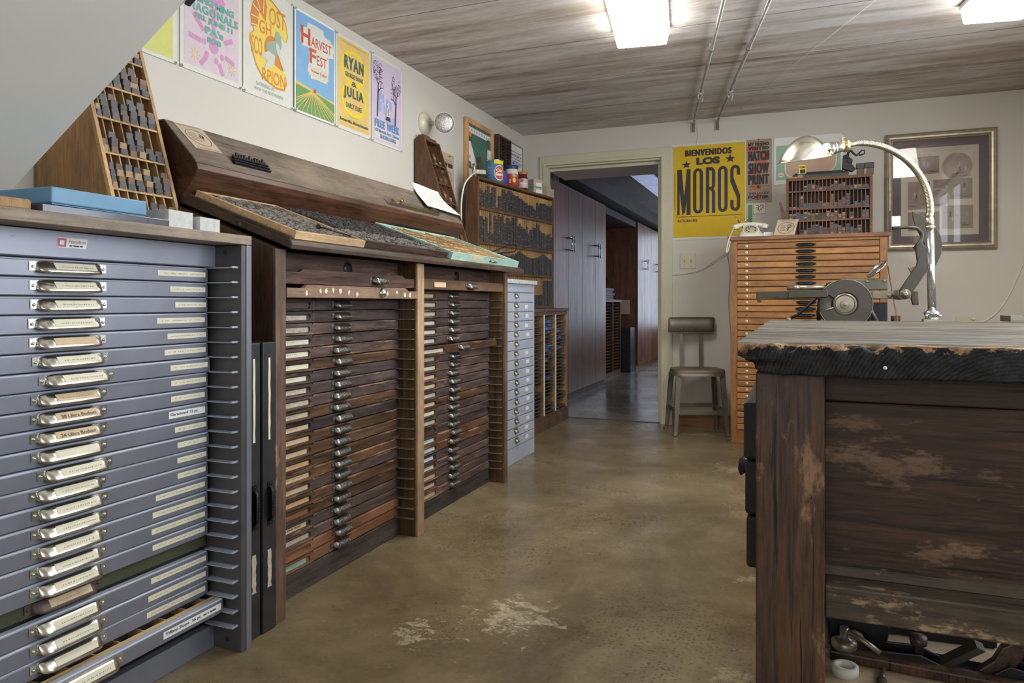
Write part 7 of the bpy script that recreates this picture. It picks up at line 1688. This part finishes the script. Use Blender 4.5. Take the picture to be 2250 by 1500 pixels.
# ---- desk lamp with gooseneck on the bench
def lamp():
    D=2.93; L=lambda px,py,dd=D: at(px,py,d=dd)
    bx=L(2048,708); base=Vector((bx.x,bx.y,.8825)); t=thing('gooseneck_lamp','tall chrome gooseneck lamp with a polished silver dome shade on the workbench','lamp',base)
    B=lambda mb,n,mt,p=t: mb.build(n,mt,p,world=True)
    m=MB(); m.box(base.x-.034,base.x+.034,base.y-.03,base.y+.03,.8825,.893); B(m,'foot_plate',M_BRASSD)
    m=MB(); m.lathe([(.026,.893-.8825),(.026,.012),(.024,.022),(.030,.030),(.030,.040),(.019,.046),(.017,.05)],base,n=24); B(m,'collar',M_CHROMEB)
    m=MB(); 
    for s in (-1,1): m.lathe([(.006,0),(.006,.012),(.002,.014)],(base.x+.026*s*.8,base.y-.02,.905),(s*.5,-1,.2),8)
    B(m,'clamp_screw',M_CHROME)
    top=L(2044,500); m=MB(); m.tube([(base.x,base.y,.92),(base.x-.004,base.y,1.1),(top.x,top.y,top.z)],.0152,24); B(m,'pole',M_CHROMEB)
    m=MB(); m.lathe([(.015,-.003),(.021,0),(.021,.004),(.017,.006)],top,(0,0,1),24); a=L(2042,476); m.tube([top,a],[.0165,.0165],24); B(m,'sleeve',M_SILVER)
    P=[L(*p) for p in ((2042,476),(2044,462),(2042,438),(2036,415),(2026,393),(2010,370),(1992,352),(1970,336),(1945,324),(1920,317),(1895,314),(1880,315),(1868,318))]
    out=[]
    for i in range(len(P)-1):
        a=P[max(i-1,0)];b=P[i];c=P[i+1];d=P[min(i+2,len(P)-1)]
        for k in range(14): q=k/14; out.append(.5*((2*b)+(c-a)*q+(2*a-5*b+4*c-d)*q*q+(3*b-a-3*c+d)*q**3))
    # resample evenly
    L_=[0]
    for i in range(1,len(out)): L_.append(L_[-1]+(out[i]-out[i-1]).length)
    tot=L_[-1]; pitch=.0060; n=int(tot/pitch); pts=[];rad=[]; j=0
    for k in range(n*4+1):
        s=k*pitch/4
        while j<len(L_)-2 and L_[j+1]<s: j+=1
        f=(s-L_[j])/max(1e-9,L_[j+1]-L_[j]); pts.append(out[j].lerp(out[min(j+1,len(out)-1)],min(1,f))); base_r=.0165-.0045*(s/tot); rad.append(base_r-[0.0024,0.0004,0,0.0004][k%4] if s<tot*.95 else base_r-.001)
    m=MB(); m.sm=True; m.tube(pts,rad,14); B(m,'gooseneck',mat('gooseneck_brass',(0.50,0.45,0.33),.28,1.0,var=.1))
    ax=(L(1817,327)-L(1860,317)).normalized(); s0=L(1866,318)
    m=MB(); m.lathe([(.010,-.008),(.012,0),(.013,.004),(.024,.006),(.026,.012),(.025,.026),(.021,.028)],s0,ax,24); B(m,'socket_cap',M_BRASS)
    m=MB(); m.lathe([(.021,.026),(.022,.03),(.022,.055),(.020,.058)],s0,ax,24); B(m,'socket',M_CHROME)
    m=MB(); m.lathe([(.020,.056),(.025,.060),(.025,.066),(.021,.070),(.025,.074),(.025,.080),(.020,.084),(.021,.09)],s0,ax,24); B(m,'shade_holder',M_CHROME)
    m=MB(); m.tube([s0+ax*.03+Vector((0,0,.020)),s0+ax*.03+Vector((0,0,.034))],.003,6); m.tube([s0+ax*.022+Vector((0,0,.034)),s0+ax*.04+Vector((0,0,.034))],.003,6); B(m,'switch_key',M_BRASSD)
    # dome shade: circles hinged about the neck side of the rim
    sc=D/F_PX; view=(L(1771,335)-Vector((0,0,H_CAM))).normalized(); R=Vector((C_,S_,0)); Z=Vector((0,0,1))
    H=Vector((1832,342)); O=L(1832,342); 
    sil=[(1709,359),(1712,350),(1719,338),(1730,322),(1743,309),(1758,300),(1772,297),(1786,299),(1800,306),(1811,315),(1816,319)]
    hin=[(1832,341),(1832,341),(1831,341),(1830,341),(1829,340),(1828,340),(1827,339),(1826,339),(1825,338),(1823,337),(1821,335)]
    # rim ring is a true circle of radius .114; ring radius shrinks with chord
    rs=[]
    for q,((a,b),(c,d)) in enumerate(zip(sil,hin)):
        A=O+R*(a-1832)*sc+Z*(342-b)*sc; Bq=O+R*(c-1832)*sc+Z*(342-d)*sc; mid=(A+Bq)/2; ru=(A-Bq).length/2; e=(A-Bq).normalized()
        rv=max(ru,.114*math.sin(math.acos(min(1,q/11.0)))) if q<8 else ru*1.1
        rv=min(rv,.114)
        rs.append([mid+e*(ru*math.cos(2*math.pi*k/36))+view*(rv*math.sin(2*math.pi*k/36)) for k in range(36)])
    m=MB(); m.rings(rs,False,None,True); o=B(m,'shade',M_SILVER); sd=o.modifiers.new('s','SOLIDIFY'); sd.thickness=.0015; ss=o.modifiers.new('ss','SUBSURF'); ss.levels=1; ss.render_levels=1
    m=MB(); m.tube(rs[0]+[rs[0][0]],.0022,6); B(m,'shade_rim',M_SILVER)
    m=MB(); bc=O+R*(1778-1832)*sc+Z*(-6)*sc; m.lathe([(.012,-.06),(.018,-.03),(.028,0),(.026,.018),(.0001,.03)],bc+Vector((.02,0,.03)),(-.8,-.1,-.25),18); B(m,'bulb',mat('frosted_bulb',(.75,.75,.70),.3,var=0))
lamp()

# ---- table-top platen press behind the bench
def press():
    Y=4.05; P=lambda px,py,y=Y: at(px,py,y=y); X=lambda px,py,y=Y: tuple(at(px,py,y=y).xz)
    o=P(1860,900); t=thing('platen_press','old dark iron platen printing press behind the workbench, with ink disc and side arm','printing press',(P(1860,668).x,Y,0))
    B=lambda mb,n,mt,bv=.003,p=t: mb.build(n,mt,p,world=True,bevel=bv)
    def pr(name,pix,y0,y1,mt,bv=.003,ref=None):
        m=MB(); m.prism([X(a,b,ref or y0) for a,b in pix],'y',y0,y1); return B(m,name,mt,bv)
    # stand and frame, resting on the floor
    pr('stand_column',[(1915,664),(1950,664),(1950,812),(1915,812)],4.08,4.28,M_BLACKM)
    m=MB(); a=X(1800,700); m.box(a[0]-.05,a[0]+.50,3.95,4.45,0,.05); m.box(a[0]+.0,a[0]+.08,4.08,4.4,.05,.82); m.box(a[0]+.34,a[0]+.42,4.08,4.4,.05,.82); m.box(a[0]-.05,a[0]+.50,4.02,4.42,.80,.84); B(m,'stand',M_BLACKM)
    # feed bar and roller rails
    pr('feed_arm',[(1662,640),(1820,638),(1820,652),(1815,654),(1733,656),(1673,655),(1673,664),(1665,664),(1662,656)],3.90,3.925,M_IRON)
    pr('arm_block',[(1732,640),(1735,637),(1818,637),(1820,651),(1815,653),(1732,655)],3.885,3.90,M_IRON)
    m=MB(); c=P(1708,650,3.9); m.lathe([(.006,0),(.006,.0015)],(c.x,3.8995,c.z),(0,-1,0),12); B(m,'arm_hole',M_INK,0)
    m=MB(); a=P(1729,632,4.02); b=P(1830,632,4.02); m.tube([a,b],.014,14); m.tube([P(1742,632,4.02),P(1757,632,4.02)],.0155,14); m.lathe([(.016,-.05),(.016,.0)],P(1735,633,4.02),(-1,0,0),4,sm=False); B(m,'ink_roller',M_IRONL,0)
    pr('roller_hook',[(1815,622),(1822,619),(1835,620),(1842,624),(1850,628),(1845,640),(1818,636)],4.0,4.05,M_IRON)
    pr('bed_plate',[(1848,613),(1950,612),(1952,617),(1952,636),(1848,640),(1846,618)],4.10,4.20,M_PRESSGREEN,.004)
    m=MB()
    for px,py in ((1852,617),(1943,617),(1875,619),(1905,618)): c=P(px,py,4.10); m.lathe([(.007,0),(.007,.003),(.003,.005)],(c.x,4.0995,c.z),(0,-1,0),10)
    B(m,'bolt',M_IRONL,0)
    pr('link_bar',[(1905,641),(1978,638),(2000,640),(2002,654),(1978,657),(1905,656)],4.06,4.075,M_IRONL)
    pr('link_plate',[(1870,640),(1918,640),(1918,657),(1880,660)],4.04,4.06,M_PRESSGREEN)
    m=MB(); c=P(1954,649,4.06); m.lathe([(.013,0),(.012,.012),(.006,.014),(.006,.02)],(c.x,4.06,c.z),(0,-1,0),6,sm=False); B(m,'link_nut',M_IRONL,0)
    pr('link_end',[(2003,639),(2018,640),(2019,670),(2006,670),(2002,655)],4.07,4.10,M_WDARK)
    # flywheel gear guard: dark wheel with half-moon cover
    c=P(1857,668,3.95); wc=Vector((c.x,3.95,c.z)); sc=(-S_*c.x+C_*3.95)/F_PX; R_=54*sc
    m=MB(); m.lathe([(R_*.93,.02),(R_*.93,.035),(R_*.80,.036),(R_*.30,.034),(R_*.28,.03)],wc+Vector((-.015,.03,-.005)),(0,-1,0),48); B(m,'wheel',M_IRON,0)
    m=MB(); n=44; g0,g1=math.radians(-162),math.radians(148)
    L=[]
    for k in range(n+1):
        g=g0+(g1-g0)*k/n; ro,ri=R_,R_*.46; cc,ss=math.cos(g),math.sin(g)
        L.append([(wc.x+ro*cc,3.95-.012,wc.z+ro*ss),(wc.x+(ro-.004)*cc,3.95-.018,wc.z+(ro-.004)*ss),(wc.x+(ri+.004)*cc,3.95-.018,wc.z+(ri+.004)*ss),(wc.x+ri*cc,3.95-.012,wc.z+ri*ss),(wc.x+ri*cc,3.95+.004,wc.z+ri*ss),(wc.x+ro*cc,3.95+.004,wc.z+ro*ss)])
    m.rings(L,True,None,False); B(m,'wheel_guard',mat('guard_iron',(0.060,0.053,0.042),.42,.3,var=.15,vs=20),0)
    m=MB(); m.tube([(wc.x+R_*math.cos(g0+(g1-g0)*k/n),3.935,wc.z+R_*math.sin(g0+(g1-g0)*k/n)) for k in range(n+1)],.0022,6); m.tube([(wc.x+R_*.46*math.cos(g0),3.93,wc.z+R_*.46*math.sin(g0)),(wc.x+R_*math.cos(g0),3.93,wc.z+R_*math.sin(g0))],.003,6); B(m,'guard_rim',M_IRONL,0)
    m=MB(); m.lathe([(R_*.45,0),(R_*.45,.012),(R_*.40,.016),(R_*.36,.010),(R_*.34,.014),(R_*.18,.016),(R_*.16,.022),(R_*.13,.022),(R_*.12,.028),(R_*.06,.029),(R_*.055,.034),(.0001,.035)],wc+Vector((-.002,.0,0)),(0,-1,0),40,sm=False); B(m,'hub',M_IRONL,0)
    # levers, hose
    for pts,r,mt in ((((1826,641),(1800,648),(1775,672),(1752,692),(1733,701)),.008,M_BLACKM),(((1815,650),(1802,668),(1798,685),(1799,706)),.010,M_BLACKM),(((1905,670),(1916,685),(1930,712)),.010,M_STEELD),(((1908,650),(1912,672),(1905,700),(1898,712)),.012,M_BLACKM),(((1815,652),(1808,668)),.009,M_BLACKM)):
        m=MB(); m.sm=True; m.tube([P(a,b,4.0 if r<.01 else 3.98) for a,b in pts],r,8); B(m,'lever',mt,0)
    m=MB(); m.lathe([(.012,-.012),(.016,0),(.012,.012)],P(1733,702,4.0),(1,0,0),10); B(m,'lever_knob',M_IRONL,0)
    # tilted ink disc
    c=P(1927,591,4.10); ax=Vector((-.55,-.55,.40)).normalized()
    M_=at(1950,574,y=4.10)-at(1908,610,y=4.10); a=M_.normalized(); bb=Vector((.42,-.85,0)); bb=(bb-a*bb.dot(a)).normalized(); ra=M_.length/2
    m=MB(); 
    for q,(s,h) in enumerate(((1.0,0.0),)):
        pass
    nn=a.cross(bb); 
    if nn.y>0: nn=-nn
    rs=[]
    for s,h in ((1.0,-.004),(1.02,.0),(1.0,.004),(.94,.002),(.9,-.001),(.3,-.004),(.02,-.005)): rs.append([c+a*(ra*s*math.cos(2*math.pi*k/36))+bb*(ra*.62*s*math.sin(2*math.pi*k/36))+nn*h for k in range(36)])
    m.rings(rs,True,None,True); B(m,'ink_disc',M_CHROMEB,0)
    # swinging side arm with half-moon counterweight and hook
    y=3.80
    pr('side_arm',[(1980,650),(1976,642),(1979,634),(2014,583),(2016,574),(2012,548),(2011,545),(2024,530),(2038,545),(2042,580),(2040,592),(2001,648),(1992,654)],y,y+.03,M_IRON,.004)
    pr('arm_dog',[(1995,587),(2014,585),(2020,580),(2012,600),(2003,602),(1999,594)],y+.031,y+.05,M_IRONL,.003)
    m=MB(); c=P(1989,646,y); m.lathe([(.024,0),(.024,.008),(.018,.010),(.018,.014),(.011,.016),(.011,.024),(.006,.026)],(c.x,y,c.z),(0,-1,0),20); m.lathe([(.026,.0),(.026,.26)],(c.x,y+.03,c.z),(0,1,0),20); B(m,'pivot_bolt',M_IRONL,0)
    m=MB(); m.sm=True; hk=[(2030,536),(2016,548),(2012,545),(2022,532),(2029,515),(2027,505),(2015,500),(1995,498),(1975,500),(1958,502)]
    m.tube([P(a,b,y+.015) for a,b in ((2012,548),(2022,534),(2027,522),(2026,510),(2015,501),(1995,499),(1975,500),(1958,502))],[.016,.012,.010,.009,.009,.008,.008,.007],8); B(m,'hook',M_IRON,0)
    m=MB(); a=P(1958,504,y+.015); m.box(a.x-.006,a.x+.002,y+.005,y+.03,a.z-.01,a.z+.09); B(m,'hook_tip',M_IRON,.001)
    m=MB(); a=P(1958,497,y); b=P(1979,474,y); m.box(a.x,b.x,y+.008,y+.012,a.z,b.z); B(m,'taped_paper',M_PAPER,0)
    m=MB(); pts=[X(*p,y+.04) for p in ((2004,464),(2020,470),(2030,476),(2046,486),(2058,500),(2067,520),(2070,540),(2068,558),(2060,576),(2050,592),(2046,597),(2040,590),(2036,560),(2030,535),(2012,500),(2006,482))]
    m.prism(pts,'y',y+.032,y+.045); B(m,'half_moon_plate',M_IRON,.002)
press()
